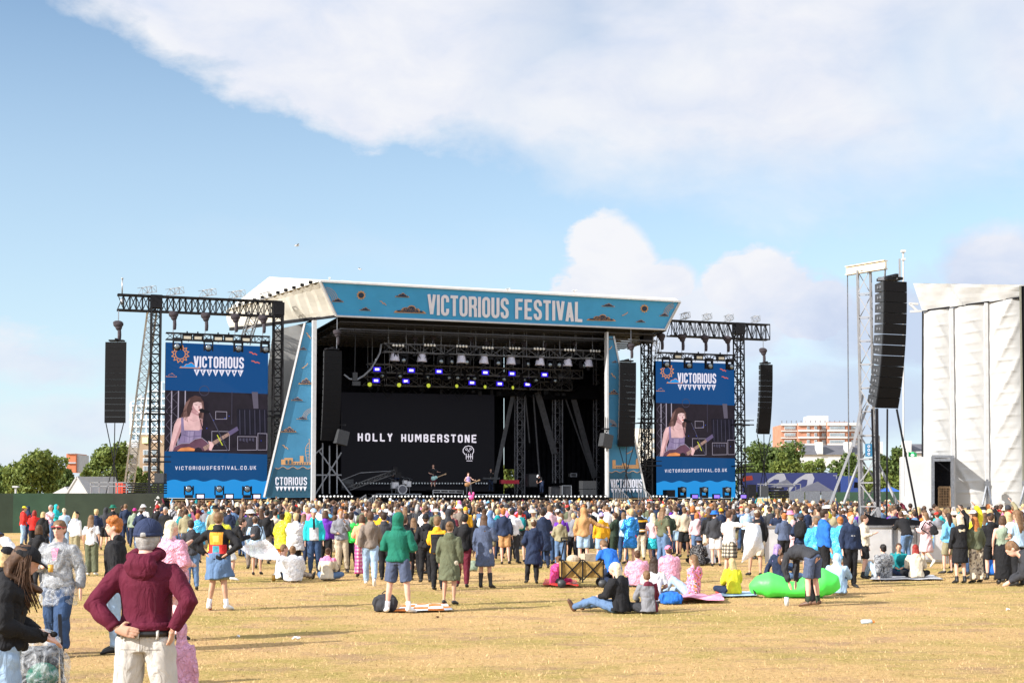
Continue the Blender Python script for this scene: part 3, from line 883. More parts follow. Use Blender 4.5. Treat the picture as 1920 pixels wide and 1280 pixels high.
# ------------------------------------------------------------------ the two big video screens
class ScreenPen(Pen):
 def __init__(s, c, step=.02):
  s.c = c  # TL TR BR BL
  s.n = (c[1] - c[0]).cross(c[3] - c[0]).normalized()
  if s.n.y > 0: s.n = -s.n
  s.step, s.layers = step, {}
 def P(s, x, y):
  u = (x - 310.2) / 192.0
  v = (y - 646 - 4 * (2 * u - 1)) / (286.5 - 3 * (u - .5))
  v = min(1, max(0, v)); u = min(1, max(0, u))
  return s.c[0].lerp(s.c[1], u).lerp(s.c[3].lerp(s.c[2], u), v)
def screen(c, label, where):
 T = thing('video_screen', label, 'video screen', (c[3] + c[2]) / 2, 'giant video screens flanking the stage')
 fr = MB()
 n = (c[1] - c[0]).cross(c[3] - c[0]).normalized()
 if n.y > 0: n = -n
 fr.prism([q - n * .02 for q in c], -n * .35)
 fr.build('cabinet', M_BLK, T)
 p = ScreenPen(c)
 full = lambda k, y0, y1, l: p.poly(k, [(310.2, y0), (406, y0 + 4), (502.2, y0 + 8), (502.2, y1 + 8), (406, y1 + 4), (310.2, y1)], l)
 full('navy', 640, 731, 0); full('black', 731, 844, 0); full('navy2', 844, 930, 0)
 W = [(310 + 192 * i / 48, 898.5 + 4.5 * i / 48 * .4 + 1.9 * math.cos(i * math.pi * 2 / 9.2)) for i in range(49)]
 p.poly('sky', W + [(503, 940), (310, 940)], 1)
 p.sun((337, 664), 9.2, gold='orange', filled=False, spikes=12)
 p.cloud(338, 680, 372, 688.5, 1, navy='sky', gold='orange', l=1)
 p.text('white', 'VICTORIOUS', (362, 689), (455.5, 691.5), (455.5, 670.5), (362, 668), .155, 3, gap=.11)
 bunting(p, 8, 362, 455.5, 692.5, 2, 12.5, l=2, letters='FESTIVAL', lname='navy')
 p.bird(466, 660.5, 481, 666, 'red', 1.9); p.bird(470, 677, 486, 681.5, 'red', 1.9)
 p.cloud(312, 700, 330, 705.5, .6, navy='navy', gold='orange', l=1)
 p.text('white', 'VICTORIOUSFESTIVAL.CO.UK', (330, 879), (481, 880), (481, 873), (330, 872.3), .17, 2, gap=.2)
 Z = lambda *pts: [(180 + x / 4, 720 + y / 4) for x, y in pts]
 # live picture
 for x in (568, 618, 668): p.ribbon('steel', Z((x, 50), (x, 497)), 2, 1)
 for k in range(9):
  y = 50 + k * 50
  a, b = (528, 568) if k % 2 else (568, 528)
  p.ribbon('steel2', Z((a, y), (b, y + 50)), 1.0, 1); p.ribbon('steel2', Z((568 if k % 2 else 618, y), (618 if k % 2 else 568, y + 50)), .9, 1)
 p.poly('steel2', Z((1165, 60), (1212, 62), (1218, 185), (1180, 185)), 1)
 p.poly('dark', Z((1055, 185), (1285, 190), (1285, 385), (1060, 385)), 1)
 for k in range(6): p.ribbon('steel3', Z((1075 + k * 38, 195), (1080 + k * 38, 380)), 1.2, 2)
 for (x0, y0, x1, y1) in ((1062, 392, 1205, 494), (1215, 370, 1284, 494), (868, 352, 1000, 494), (895, 205, 978, 262)):
  p.ribbon('steel', Z((x0, y0), (x1, y0 + 3), (x1, y1), (x0, y1)), .8, 2, True)
 p.ribbon('steel3', Z((1016, 55), (1016, 300)), .9, 1); p.ring('steel3', Z((808, 50))[0], 9, 1, 1)
 for (x, y) in ((880, 270), (965, 255), (995, 240), (830, 330), (1240, 425), (905, 330)): p.circle('blue', Z((x, y))[0], .8, 3, 6)
 p.poly('hair', Z((700, 102), (740, 85), (780, 95), (803, 130), (810, 185), (800, 250), (792, 305), (775, 250), (740, 232), (705, 262), (680, 305), (664, 262), (636, 238), (658, 190), (675, 138)), 2)
 p.poly('skin', Z((700, 240), (718, 190), (765, 215), (770, 250), (800, 262), (796, 340), (640, 345), (628, 262), (650, 248)), 3)
 p.poly('skin', Z((650, 246), (612, 256), (590, 300), (570, 400), (552, 497), (592, 497), (604, 440), (640, 350)), 3)
 p.poly('face', Z((718, 128), (750, 116), (785, 128), (796, 165), (790, 190), (772, 217), (745, 212), (722, 188), (712, 158)), 4)
 p.poly('hair', Z((690, 110), (722, 96), (770, 98), (795, 122), (792, 140), (760, 132), (728, 140), (716, 180), (700, 235), (680, 250), (668, 200)), 5)
 p.ribbon('hair', Z((738, 152), (757, 156)), .8, 5); p.ribbon('hair', Z((775, 152), (788, 154)), .8, 5)
 p.poly('skin2', Z((712, 158), (722, 150), (740, 185), (772, 214), (745, 212), (722, 190)), 4.2); p.poly('skin2', Z((718, 190), (745, 213), (768, 222), (766, 238), (740, 226), (712, 210)), 4.2)
 p.poly('skin2', Z((640, 345), (604, 440), (592, 497), (578, 497), (590, 430), (622, 340), (648, 260)), 4); p.poly('skin2', Z((775, 262), (798, 262), (796, 340), (782, 340)), 4)
 p.ribbon('skin2', Z((700, 262), (728, 276), (760, 268)), .7, 5); p.poly('skin2', Z((764, 165), (774, 160), (778, 180), (766, 183)), 5)
 for k in range(9): p.ribbon('hair2', Z((700 - k * 4 + 3, 112 + k * 3), (680 - k * 3, 170 + k * 3), (672 - k * 3 + (k % 3) * 9, 235 - k), (690 - k * 5, 285 - k * 4)), .55, 6)
 for k in range(4): p.ribbon('hair2', Z((786 + k * 4, 130), (797 + k * 3, 200), (782 + k * 5, 285)), .55, 6)
 for k in range(3): p.ribbon('dress2', Z((672 + k * 34, 350), (664 + k * 36, 430)), .6, 5)
 p.poly('dress3', Z((690, 350), (735, 352), (722, 430), (684, 430)), 4.6)
 for k in range(7): p.ribbon('steel3', Z((870 + k * 14, 420 + (k % 3) * 14), (905 + k * 12, 440 + (k % 2) * 20)), .8, 2)
 for k in range(5): p.poly('steel3', Z((1075 + k * 24, 405), (1090 + k * 24, 405), (1090 + k * 24, 425 + 8 * (k % 3)), (1075 + k * 24, 425)), 2)
 p.poly('red', Z((765, 190), (785, 188), (782, 198), (768, 199)), 5)
 p.poly('dress', Z((638, 250), (655, 247), (662, 342), (775, 345), (792, 330), (788, 400), (760, 445), (616, 445), (640, 380)), 4)
 p.ribbon('dress2', Z((655, 375), (700, 392), (785, 385)), 1.1, 5)
 p.poly('skin', Z((662, 300), (775, 300), (775, 346), (662, 343)), 4.4)
 p.poly('guitar', Z((578, 497), (592, 465), (640, 442), (700, 440), (742, 410), (792, 400), (832, 432), (862, 470), (852, 497)), 6)
 p.poly('burst', Z((610, 497), (640, 474), (700, 468), (740, 480), (745, 497)), 7)
 p.ribbon('steel', Z((578, 497), (592, 465), (640, 442), (700, 440), (742, 410), (792, 400), (832, 432), (862, 470)), .8, 7)
 p.poly('black', Z((738, 497), (745, 478), (765, 470), (788, 478), (796, 497)), 8)
 p.poly('tan', Z((800, 470), (990, 362), (1002, 382), (815, 497)), 9)
 for k in range(7): p.ribbon('guitar', Z((825 + k * 26, 458 - k * 15), (838 + k * 26, 480 - k * 15)), .6, 10)
 p.poly('dress2', Z((985, 358), (1055, 318), (1066, 346), (1003, 386)), 9)
 p.poly('skin', Z((838, 425), (865, 432), (882, 455), (862, 497), (845, 490), (850, 455)), 11)
 p.ribbon('black', Z((772, 240), (800, 340), (790, 400)), 1.6, 5)
 p.ribbon('steel3', Z((845, 215), (985, 497)), 1.7, 12); p.ribbon('yellow', Z((905, 380), (945, 458)), 1.7, 13)
 p.poly('mic', Z((768, 188), (790, 182), (815, 196), (850, 205), (850, 220), (810, 218), (775, 210)), 12)
 cols = {'navy': (14, 74, 132), 'navy2': (12, 74, 128), 'black': (38, 32, 42), 'sky': (38, 150, 226), 'orange': (228, 150, 84), 'white': (240, 236, 250), 'red': (222, 104, 82), 'steel': (176, 168, 186), 'steel2': (98, 92, 108),
   'steel3': (74, 72, 92), 'dark': (26, 24, 38), 'blue': (50, 90, 240), 'hair': (84, 60, 58), 'hair2': (138, 104, 98), 'skin2': (196, 146, 150), 'dress3': (164, 148, 182), 'skin': (232, 188, 188), 'face': (244, 206, 204), 'dress': (140, 124, 160), 'dress2': (104, 92, 128), 'guitar': (104, 70, 88),
   'burst': (236, 150, 92), 'tan': (172, 140, 128), 'yellow': (210, 220, 60), 'mic': (18, 16, 24)}
 nm = {'navy': 'lit_panel', 'navy2': 'lit_panel', 'black': 'live_picture', 'sky': 'lit_wave', 'white': 'lettering'}
 for k, m in p.layers.items():
  m.build(nm.get(k, 'picture_layer'), glow('screen_' + k, cols[k], 1.0, tex=.22 if k in ('guitar', 'hair', 'dress', 'skin', 'face', 'burst', 'black', 'dark') else 0), T)
 return T
BS = 2.4
LC = [st(311, 641.5, BS), st(503, 649.5, BS), st(501.5, 935, BS), st(308.5, 932.5, BS)]
RC = [st(1229.5, 676.5, BS), st(1377, 682, BS), st(1380, 932, BS), st(1231.5, 931, BS)]
for c in (LC, RC):   # upright panels
 c[2].x, c[2].y = c[1].x, c[1].y
 c[3].x, c[3].y = c[0].x, c[0].y
screen(LC, 'tall video screen with singer and guitar, standing beside the cream roof side', 'l')
screen(RC, 'narrower tall video screen with singer, between black towers near the trees', 'r')
# ------------------------------------------------------------------ hoists, lights, speakers (built once, then copied)
def hoist(p, label, group='covered chain hoists', chain=2.2, s=1.0, rz=0):
 T = thing('chain_hoist', label, 'chain hoist', p, group)
 b = MB()
 P0 = V(p)
 b.ell(P0 + V((0, 0, -.25 * s)), (.36 * s, .26 * s, .26 * s), 10, 7)
 b.ell(P0 + V((.03 * s, 0, -.45 * s)), (.24 * s, .2 * s, .25 * s), 10, 6)
 b.ell(P0 + V((-.08 * s, 0, -.15 * s)), (.3 * s, .24 * s, .16 * s), 10, 6)
 b.build('motor_cover', M_BAG, T, smooth=True)
 b = MB()
 b.loft([(P0 + V((.06 * s, 0, -.5 * s)), .13 * s, .12 * s), (P0 + V((.1 * s, 0, -1.0 * s)), .12 * s, .11 * s), (P0 + V((.08 * s, 0, -1.3 * s)), .12 * s, .1 * s), (P0 + V((.08 * s, 0, -1.36 * s)), .07 * s, .07 * s)], n=8)
 b.build('chain_bag', M_BAG, T, smooth=True)
 b = MB()
 b.bar(P0 + V((0, 0, chain)), P0, .05); b.bar(P0 + V((-.02, 0, -.4 * s)), P0 + V((-.02, 0, -1.75 * s)), .045)
 b.build('chain', M_SILD, T)
 return T
def moving_head(up=True):
 """local origin at the base; up=True stands, else hangs"""
 T = thing('moving_head_light', 'l', 'stage light', (0, 0, 0))
 k = 1 if up else -1
 b = MB(); b.box((0, 0, .09 * k), (.42, .34, .18)); b.build('base', M_BLK, T)
 b = MB(); b.box((-.23, 0, .42 * k), (.07, .2, .5)); b.box((.23, 0, .42 * k), (.07, .2, .5)); b.build('yoke', M_BLK, T)
 b = MB(); b.loft([((0, .20, .52 * k), .13, .13), ((0, .05, .52 * k), .19, .19), ((0, -.2, .5 * k), .19, .19)], side=V((1, 0, 0)), n=12); b.build('lamp_head', M_BLK, T, smooth=True)
 b = MB(); b.ell((0, -.19, .5 * k), (.155, .06, .155), 12, 6); b.build('lens', M_LENS, T, smooth=True)
 return T
def strobe(em):
 T = thing('strobe_light', 'l', 'stage light', (0, 0, 0))
 b = MB(); b.box((0, .1, .12), (.62, .2, .40)); b.build('housing', M_BLK, T)
 b = MB(); b.box((0, -.01, .12), ((.34, .03, .17) if em is E_BLUE else (.46, .03, .24))); b.build('lamp_panel', em, T)
 if em is E_BLUE:
  b = MB(); b.box((0, .0, .12), (.60, .03, .36)); b.build('halo_rim', glow('halo_blue', (52, 30, 235), 1.0), T)  # blue halo round the lamp, put in as a glowing plate
 return T
E_VIO = glow('strobe_violet', (150, 120, 255), 1.6)
E_LAV = glow('strobe_lavender', (226, 218, 255), 1.6)
E_BLUE = glow('strobe_blue', (200, 190, 255), 2.6)
E_YEL = glow('lamp_yellow', (196, 206, 70), 1.0)
PH = moving_head(True)
first = {'h': PH, 'd': None}
def put(proto, used, loc, rz, label, group, s=1.0):
 if not used:
  o = proto
  o.location = loc; o.rotation_euler = (0, 0, rz); o['label'] = label; o['group'] = group
 else:
  o = copy_tree(proto, None, loc, rz, label, group)
 o.scale = (s, s, s)
 return o
LEDGE = 2.15
G1 = 'moving heads standing on the screen ledges'
nth = ['first', 'second', 'third', 'fourth']
for k, x in enumerate((354, 411, 463, 509)):
 p = st(x, 932, 1.4); p.z = 2.1
 put(PH, k > 0, p, SANG + .1 * (k - 2), '%s upright moving head from the tower side below the %s screen' % (nth[k], 'larger'), G1, 1.25)
for k, x in enumerate((1279, 1320, 1363, 1406)):
 p = st(x, 931, 1.4); p.z = 2.1
 put(PH, True, p, SANG - .1 * (k - 2), '%s upright moving head below the narrower screen counting from the stage' % nth[k], G1, 1.25)
ST1 = strobe(E_LAV)
for k, x in enumerate((375.5, 430, 481.5)):
 p = st(x, 930, 1.3); p.z = 2.1
 put(ST1, k > 0, p, SANG, 'lit white strobe at the foot of the larger screen, %s of three' % nth[k], 'strobes at the foot of the larger screen')
ST2 = strobe(E_VIO)
for k, x in enumerate((1303, 1344, 1394)):
 p = st(x, 929, 1.3); p.z = 2.1
 put(ST2, k > 0, p, SANG, 'dim violet strobe at the foot of the narrower screen, %s of three' % nth[k], 'strobes at the foot of the narrower screen')
def ledges():
 for (x0, x1, lab) in ((305, 590, 'black platform carrying the larger video screen'), (1140, 1420, 'black platform carrying the narrower video screen')):
  T = thing('screen_platform', lab, 'platform', st((x0 + x1) / 2, 960, 2))
  d = MB()
  a0, a1 = sa(x0, 930, .9)[0], sa(x1, 930, .9)[0]
  if x0 < 500: a1 = -.75
  else: a0 = 26.5
  d.prism([S(a0, .9, 1.95), S(a1, .9, 1.95), S(a1, 3.6, 1.95), S(a0, 3.6, 1.95)], (0, 0, .13)); d.build('deck', M_BLK, T)
  d = MB(); d.prism([S(a0, .95, .1), S(a1, .95, .1), S(a1, .95, 1.93), S(a0, .95, 1.93)], SV * .05); d.build('skirt', M_DRAPE, T)
ledges()
def goalpost(xs, ytop, xe, label, hang, heads, screen_top, ladder, spig, side):
 """two black towers and a beam"""
 b = 2.2
 T = thing('screen_tower', label, 'truss tower', gx(sum(xs) / 2, 104), 'goalpost towers around the video screens')
 tops = []
 for x, yt in zip(xs, ytop):
  p = st(x, 930, b); q = st(x, yt, b)
  w = MB(); truss(w, (p.x, p.y, .1), (p.x, p.y, q.z), .62, .66, .10, .055, up=SV); w.build('tower', M_BLK, T)
  w = MB(); w.box((p.x, p.y, q.z - .35), (.78, .78, .9), SANG); w.build('sleeve_block', M_BLK, T)
  w = MB()
  for (z, L_) in ((4.6, 2.2), (7.9, 2.2)):
   for dv in (-.35, .35):
    w.bar(V((p.x, p.y, z)) - SU * .6 + SV * dv, V((p.x, p.y, z)) + SU * 1.1 + SV * dv, .09)
    w.bar(V((p.x, p.y, z + .35)) - SU * .6 + SV * dv, V((p.x, p.y, z + .35)) + SU * 1.1 + SV * dv, .06)
   w.bar(V((p.x, p.y, z)) - SU * .6 - SV * .7, V((p.x, p.y, z)) - SU * .6 + SV * .7, .09)
  w.build('outrigger', M_BLK, T)
  tops.append(V((p.x, p.y, q.z)))
 (x0, ya, yb), (x1, yc, yd) = xe
 p, q = st(x0, (ya + yb) / 2, b), st(x1, (yc + yd) / 2, b)
 zz = (p.z + q.z) / 2
 p.z = q.z = zz
 h = abs(st(x0, ya, b).z - st(x0, yb, b).z)
 w = MB(); truss(w, p, q, .6, .42, .11, .055, h=h * .95); w.build('top_beam', M_BLK, T)
 # spare spigots in pale alloy lying on top
 for k, x in enumerate(spig):
  c = st(x, ya, b); c.z = zz + h / 2 + .28
  w = MB(); truss(w, c - SU * .5 - SV * .5 + V((0, 0, -.05)), c + SU * .5 + SV * .6 + V((0, 0, .3)), .42, .5, .032, .022); w.build('pulley_block', M_SIL, T)
 w = MB()
 for (a, c_) in ladder:
  truss(w, a, c_, .62, .6, .06, .035, up=SU)
 w.build('raking_stay', M_SIL, T)
 if side == 'l':
  w = MB(); c = st(229, 552, b); w.bar(c, c + V((0, 0, 1.1)), .07); w.ell(c + V((0, 0, 1.1)), (.08, .08, .08), 6, 4); w.ell(c + V((0, 0, -.5)), (.12, .12, .25), 8, 5); w.build('wind_sensor', M_SIL, T, smooth=True)
 # hanging bar over the screen
 (hx0, hx1, hy) = hang
 H = thing('lighting_bar', 'black truss bar of lamps hung over the %s' % ('larger screen' if side == 'l' else 'narrower screen'), 'lighting bar', st((hx0 + hx1) / 2, hy, b - .6))
 a, c_ = st(hx0, hy, b - .6), st(hx1, hy, b - .6)
 c_.z = a.z
 w = MB(); truss(w, a, c_, .45, .5, .07, .04); w.build('bar_truss', M_BLK, H)
 for k in range(7):
  q = a.lerp(c_, (k + .5) / 7)
  w = MB(); w.bar(q - V((0, 0, .2)), V((q.x, q.y, st(x1, yc, b).z if 0 else screen_top)), .05); w.build('screen_hanger', M_SILD, H)
 for k, x in enumerate(heads):
  c = st(x, hy, b - .6); c.z = a.z + 1.75
  hoist(c, '%s covered hoist over the %s' % (nth[k], 'larger screen, from the outer tower' if side == 'l' else 'narrower screen, from the stage'), chain=zz - c.z - h / 2, s=.95)
 return a, c_
hl, hr = None, None
bL = 2.2
stayL = [(st(240, 925, 6.5), st(285, 585, 2.6)), (st(460, 640, 5), st(476, 590, 3))]
a1, c1 = goalpost((288, 518.5), (556, 570), ((220, 552, 582), (528, 566, 594)), 'twin black truss towers and beam around the larger video screen', (311, 505, 630), (325, 385, 441, 493), LC[0].z, stayL, (276, 328, 389, 444, 497), 'l')
stayR = [(st(1196, 925, 6), st(1232, 600, 3))]
a2, c2 = goalpost((1213, 1387.5), (625, 608), ((1253, 601, 631), (1440, 609, 636)), 'twin black truss towers and beam around the narrower video screen', (1230, 1376, 666), (1240, 1279, 1322, 1364), RC[0].z, stayR, (1285, 1326, 1367, 1417), 'r')
PHD = moving_head(False)
G2 = 'moving heads hung over the screens'
for i, (xs, y, a, nm) in enumerate((((333, 391, 447, 497), 633, a1, 'larger'), ((1249, 1290, 1329, 1368), 664, a2, 'narrower'))):
 for k, x in enumerate(xs):
  p = st(x, y, 1.5); p.z = a.z - .1
  put(PHD, i + k > 0, p, SANG + .15 * (k - 1.5), '%s black moving head hung above the %s screen' % (nth[k], nm), G2, 1.25)
def blinder(lit=M_LENS, n=1):
 T = thing('flood_light', 'l', 'stage light', (0, 0, 0))
 b = MB(); b.box((0, 0, 0), (.6, .22, .34)); b.box((0, .05, .25), (.08, .08, .3)); b.build('housing', M_BLK, T)
 b = MB()
 if n == 1: b.box((0, -.125, -.02), (.44, .03, .18))
 else:
  for k in range(n): b.ell((-.42 + .28 * k, -.13, 0), (.12, .06, .12), 8, 5)
 b.build('lens', lit, T, smooth=n > 1)
 return T
BL = blinder(mat('lamp_cover', (.5, .46, .36), .3, .1, 8))
for i, (xs, y, a, nm) in enumerate((((351, 371, 409, 429, 461), 629, a1, 'larger'), ((1270, 1310, 1351), 663, a2, 'narrower'))):
 for k, x in enumerate(xs):
  p = st(x, y, 1.5); p.z = a.z - .05
  put(BL, i + k > 0, p, SANG, 'flat flood light %d along the bar above the %s screen' % (k + 1, nm) if False else '%s flat flood light on the bar above the %s screen' % ((nth + ['fifth'])[k], nm), 'flood lights over the screens', 1.1)
def array(name, label, p, n, w, h, d, tilt0, dt, yaw, case, grille, horns=False, skirt=0.0, wires=None, strap=None, top=True):
 """line array: n speaker boxes hanging in a curve. p = top centre of the grille face"""
 T = thing('line_array', label, 'line array', p, 'hanging line arrays')
 ux = V((math.cos(yaw), math.sin(yaw), 0)); vy = V((-ux.y, ux.x, 0))  # vy backwards
 pos = V(p); ang = tilt0
 fr = MB(); fr.box(pos + vy * d * .5 + V((0, 0, .12)), (w * .7, d * .9, .10), yaw); fr.box(pos + vy * d * .5 + V((0, 0, .2)), (.12, d * 1.2, .12), yaw); fr.build('flying_frame', M_BLK, T)
 for k in range(n):
  dn = V((0, 0, -1)) * math.cos(ang) + vy * math.sin(ang)
  bk = vy * math.cos(ang) + V((0, 0, 1)) * math.sin(ang)
  hh = h * (.955 if horns else .985)
  g = MB()
  q = [pos - ux * w / 2, pos + ux * w / 2, pos + ux * w / 2 + dn * hh, pos - ux * w / 2 + dn * hh]
  tp = [0.0, 0.0, 0, 0]
  g.prism([a + bk * .02 for a in q], bk * .07)
  g.build('grille', grille, T)
  c = MB()
  f = [a + bk * .09 for a in q]
  s_ = .30
  B = [q[0] + bk * d + ux * w * .1 + dn * hh * .10, q[1] + bk * d - ux * w * .1 + dn * hh * .10, q[2] + bk * d - ux * w * .1 - dn * hh * .10, q[3] + bk * d + ux * w * .1 - dn * hh * .10]
  c.add(f + B, [(0, 1, 2, 3), (7, 6, 5, 4), (0, 4, 5, 1), (1, 5, 6, 2), (2, 6, 7, 3), (3, 7, 4, 0)])
  cb = c.build('speaker_case', case, T)
  if horns:
   hd = MB()
   for sx in (-1, 1):
    e = pos + ux * sx * (w / 2 - .05) + dn * hh * .5
    for k2 in (0.42, .62):
     hd.box(e + bk * d * k2 + ux * sx * .02, (.03, .08, .09), yaw)
   hd.build('handle', M_SILD, cb)
  pos = pos + dn * h
  ang += dt * (1 + 1.2 * (k / n) ** 3)
 bottom = pos
 if strap:
  sm = MB()
  for (e0, e1, wd) in strap(bottom, ux, vy):
   sm.bar(e0, e1, wd, .03)
  sm.build('tie_strap', M_BLK, T)
 return T, bottom
def hung(x, ytop, b=None, Y=None):
 return st(x, ytop, b) if b is not None else at(x, ytop, Y)
def straps3(dx):
 def f(bt, ux, vy):
  g = V((bt.x, bt.y, 2.1))
  return [(bt - ux * .6, g + ux * .5, .06), (bt, g, .06), (bt + ux * .6, g - ux * .6, .06)]
 return f
# outer array hung from the beam end
pL = st(217, 641, 1.6)
array('line_array', 'broad straight black line array hung outside the larger screen', pL, 13, 1.42, .425, .6, .0, .002, SANG - .3, M_SPKS, M_SPK, strap=straps3(0))
hoist(st(222, 601, 1.9), 'covered hoist holding the outermost line array beside the larger screen', chain=.7, s=1.0)
pI = st(625, 657, -.3)
array('line_array', 'curved black line array hanging at the stage edge before the LED wall', pI, 14, 1.30, .455, .62, .0, .012, SANG + .15, M_SPKS, M_SPK, horns=False)
hoist(st(632, 618, .1), 'pale covered hoist above the line array at the stage opening', chain=1.2, s=.8)
pR = st(1178, 679, -.3)
array('line_array', 'curved black line array before the skyline banner by the narrower screen', pR, 14, 1.30, .455, .62, .0, .010, SANG - .02, M_SPKS, M_SPK, strap=straps3(0))
hoist(st(1183, 643, .1), 'covered hoist above the line array by the skyline banner', chain=1.4, s=.85)
pO = st(1438, 683, 1.6)
array('line_array', 'narrow curved black line array beside the trees past the narrower screen', pO, 13, 1.05, .43, .6, .0, .017, SANG - .02, M_SPKS, M_SPK, strap=straps3(0))
hoist(st(1431, 652, 1.9), 'covered hoist at the free end of the beam past the narrower screen', chain=1.0, s=.9)
# small fills on the columns
for (x, y, lab) in ((640, 820, 'grey angled side-fill speaker under the line array at the stage opening'), (1136, 826, 'small dark side-fill speaker beside the skyline banner column')):
 p = st(x, y, .2)
 T = thing('fill_speaker', lab, 'speaker', p)
 b = MB(); b.box(p, (.85, .6, 1.0), M=Matrix.Rotation(SANG + .25, 3, 'Z') @ Matrix.Rotation(.22, 3, 'Y')); b.build('cabinet', M_SPKS, T)
 b = MB(); b.bar(p + V((0, .1, .5)), p + V((0, .1, 1.8)), .06); b.bar(p + V((-.3, .1, .9)), p + V((.3, .1, .9)), .1); b.build('bracket', M_BLK, T)
# ------------------------------------------------------------------ rig over the stage
def rig():
 b1 = 2.6
 a, c = st(718, 649, b1), st(1130, 661, b1)
 c.z = a.z
 rows = []
 # three lighting trusses, front to back
 for k, (x0, y0, x1, b, lab) in enumerate(((718, 652, 1132, 2.6, 'front'), (688, 690, 1090, 5.5, 'middle'), (680, 714, 1070, 8.0, 'rearmost'))):
  a, c = st(x0, y0, b), st(x1, y0 + 10, b)
  c.z = a.z
  T = thing('lighting_truss', '%s black lighting truss slung under the stage roof' % lab, 'lighting truss', a)
  w = MB(); truss(w, a, c, .62, .9, .08, .045); w.build('truss', mat('rig_truss', (.07, .07, .075), .45, .3, 8), T)
  w = MB()
  for q in range(13):
   e = a.lerp(c, (q + .3) / 13)
   w.bar(e, V((e.x, e.y, 14.8)), .035, mi=0)
  w.build('suspension_chain', M_SILD, T)
  w = MB(); rr = random.Random(k + 40)
  for q in range(70):
   e = a.lerp(c, rr.random()) + V((0, 0, rr.uniform(-.75, .35))) + SV * rr.uniform(-.3, .3)
   if rr.random() < .6: w.box(e, (rr.uniform(.12, .4), .25, rr.uniform(.12, .45)), SANG + rr.uniform(-.6, .6))
   else: w.path([e, e + SU * .4 - V((0, 0, rr.uniform(.2, .6))), e + SU * .9], .05)
  o = w.build('clamps_and_cables', M_BLK, T); o['kind'] = 'stuff'
  rows.append((a.z, b))
 PB = thing('covered_light', 'l', 'stage light', (0, 0, 0))
 m = MB(); m.loft([((0, 0, 0), .26, .26), ((0, 0, -.05), .28, .28), ((0, 0, -.5), .36, .34), ((0, 0, -.62), .40, .36)], n=12); m.build('rain_cover', M_PLAST, PB, smooth=True)
 m = MB(); m.ell((0, 0, -.72), (.2, .2, .2), 10, 6); m.build('lamp_head', M_BLK, PB, smooth=True)
 m = MB(); m.box((0, 0, .05), (.62, .3, .08)); m.build('base', M_WHITE, PB)
 xs = (740, 791, 865, 907, 958, 1012, 1064, 1103)
 for k, x in enumerate(xs):
  p = st(x, 661 + (x - 740) * .032, b1)
  put(PB, k > 0, p, SANG, '%s lamp in a milky rain cover under the front stage truss' % ['first', 'second', 'third', 'fourth', 'fifth', 'sixth', 'seventh', 'eighth'][k], 'rain covered lamps on the front truss')
 # bare moving heads
 ords = ['first', 'second', 'third', 'fourth', 'fifth', 'sixth', 'seventh', 'eighth', 'ninth', 'tenth', 'eleventh', 'twelfth']
 for k, x in enumerate((758, 826, 844, 876, 933, 987, 1032, 1047, 1092)):
  p = st(x, 662 + (x - 740) * .032, b1)
  put(PHD, True, p, SANG + (k % 3 - 1) * .5, '%s uncovered moving head under the front stage truss' % ords[k], 'bare moving heads on the front truss', 1.05)
 for k, x in enumerate((718, 749, 799, 843, 857, 875, 891, 944, 981, 1006, 1040)):
  p = st(x, 693 + (x - 740) * .03, 5.2)
  put(PHD, True, p, SANG + (k % 3 - 1) * .6, '%s moving head on the middle truss between blue strobes' % ords[k], 'moving heads on the middle truss', 1.0)
 ST3 = strobe(E_BLUE)
 pos = [(707, 695), (771, 697), (823, 699), (910, 701), (960, 703), (1021, 705), (705, 716), (761, 717), (885, 720), (937, 722), (989, 723)]
 for k, (x, y) in enumerate(pos):
  p = st(x, y, 5.0 if k < 6 else 7.4)
  put(ST3, k > 0, p, SANG, '%s lit blue strobe on the %s truss, counted away from the larger screen' % (ords[k if k < 6 else k - 6], 'upper' if k < 6 else 'lower'), 'lit blue strobes over the stage', .95)
 YL = thing('spot_light', 'l', 'stage light', (0, 0, 0))
 m = MB(); m.loft([((0, .25, .12), .1, .1), ((0, 0, 0), .19, .19)], n=10); m.build('housing', M_BLK, YL)
 m = MB(); m.ell((0, -.04, -.02), (.17, .05, .17), 10, 6); m.build('lens', E_YEL, YL, smooth=True)
 for k, (x, y) in enumerate(((693, 720), (748, 721), (803, 722), (856, 723), (909, 724.5), (961, 726))):
  p = st(x, y, 7.2)
  put(YL, k > 0, p, SANG + .1 * k, '%s greenish yellow spot light in the lower rig row' % ords[k], 'yellow spot lights over the band', 1 if k < 3 else .85)
 BL4 = blinder(mat('clear_lamp', (.75, .75, .72), .2, .05, 5), 4)
 for k, (x, y) in enumerate(((746, 647.5), (805, 647), (865, 649), (914, 652), (964, 653), (1010, 654), (1067, 656), (1115, 658))):
  p = st(x, y, 2.2)
  put(BL4, k > 0, p, SANG, '%s four-lamp blinder on top of the front stage truss' % ords[k], 'four-lamp blinders on the front truss', .85)
 # hoists inside
 for k, (x, y) in enumerate(((778, 630), (812, 628), (883, 630), (912, 640), (983, 640), (1021, 642), (1078, 640), (962, 636))):
  p = st(x, y, 2.9)
  hoist(p, '%s dark hoist over the front stage truss' % ords[k], 'hoists inside the stage roof', chain=1.4, s=.6)
 # sagging cable loom
 T = thing('cable_loom', 'pale grey cable loom sagging from the front truss beside the line array', 'cable', st(680, 710, 3))
 m = MB()
 pts = [(715, 645), (712, 662), (705, 675), (695, 692), (682, 704), (668, 712), (655, 710), (645, 702)]
 m.path([st(x, y, 2.7) for x, y in pts], .16, n=6)
 m.build('cable', M_SILD, T)
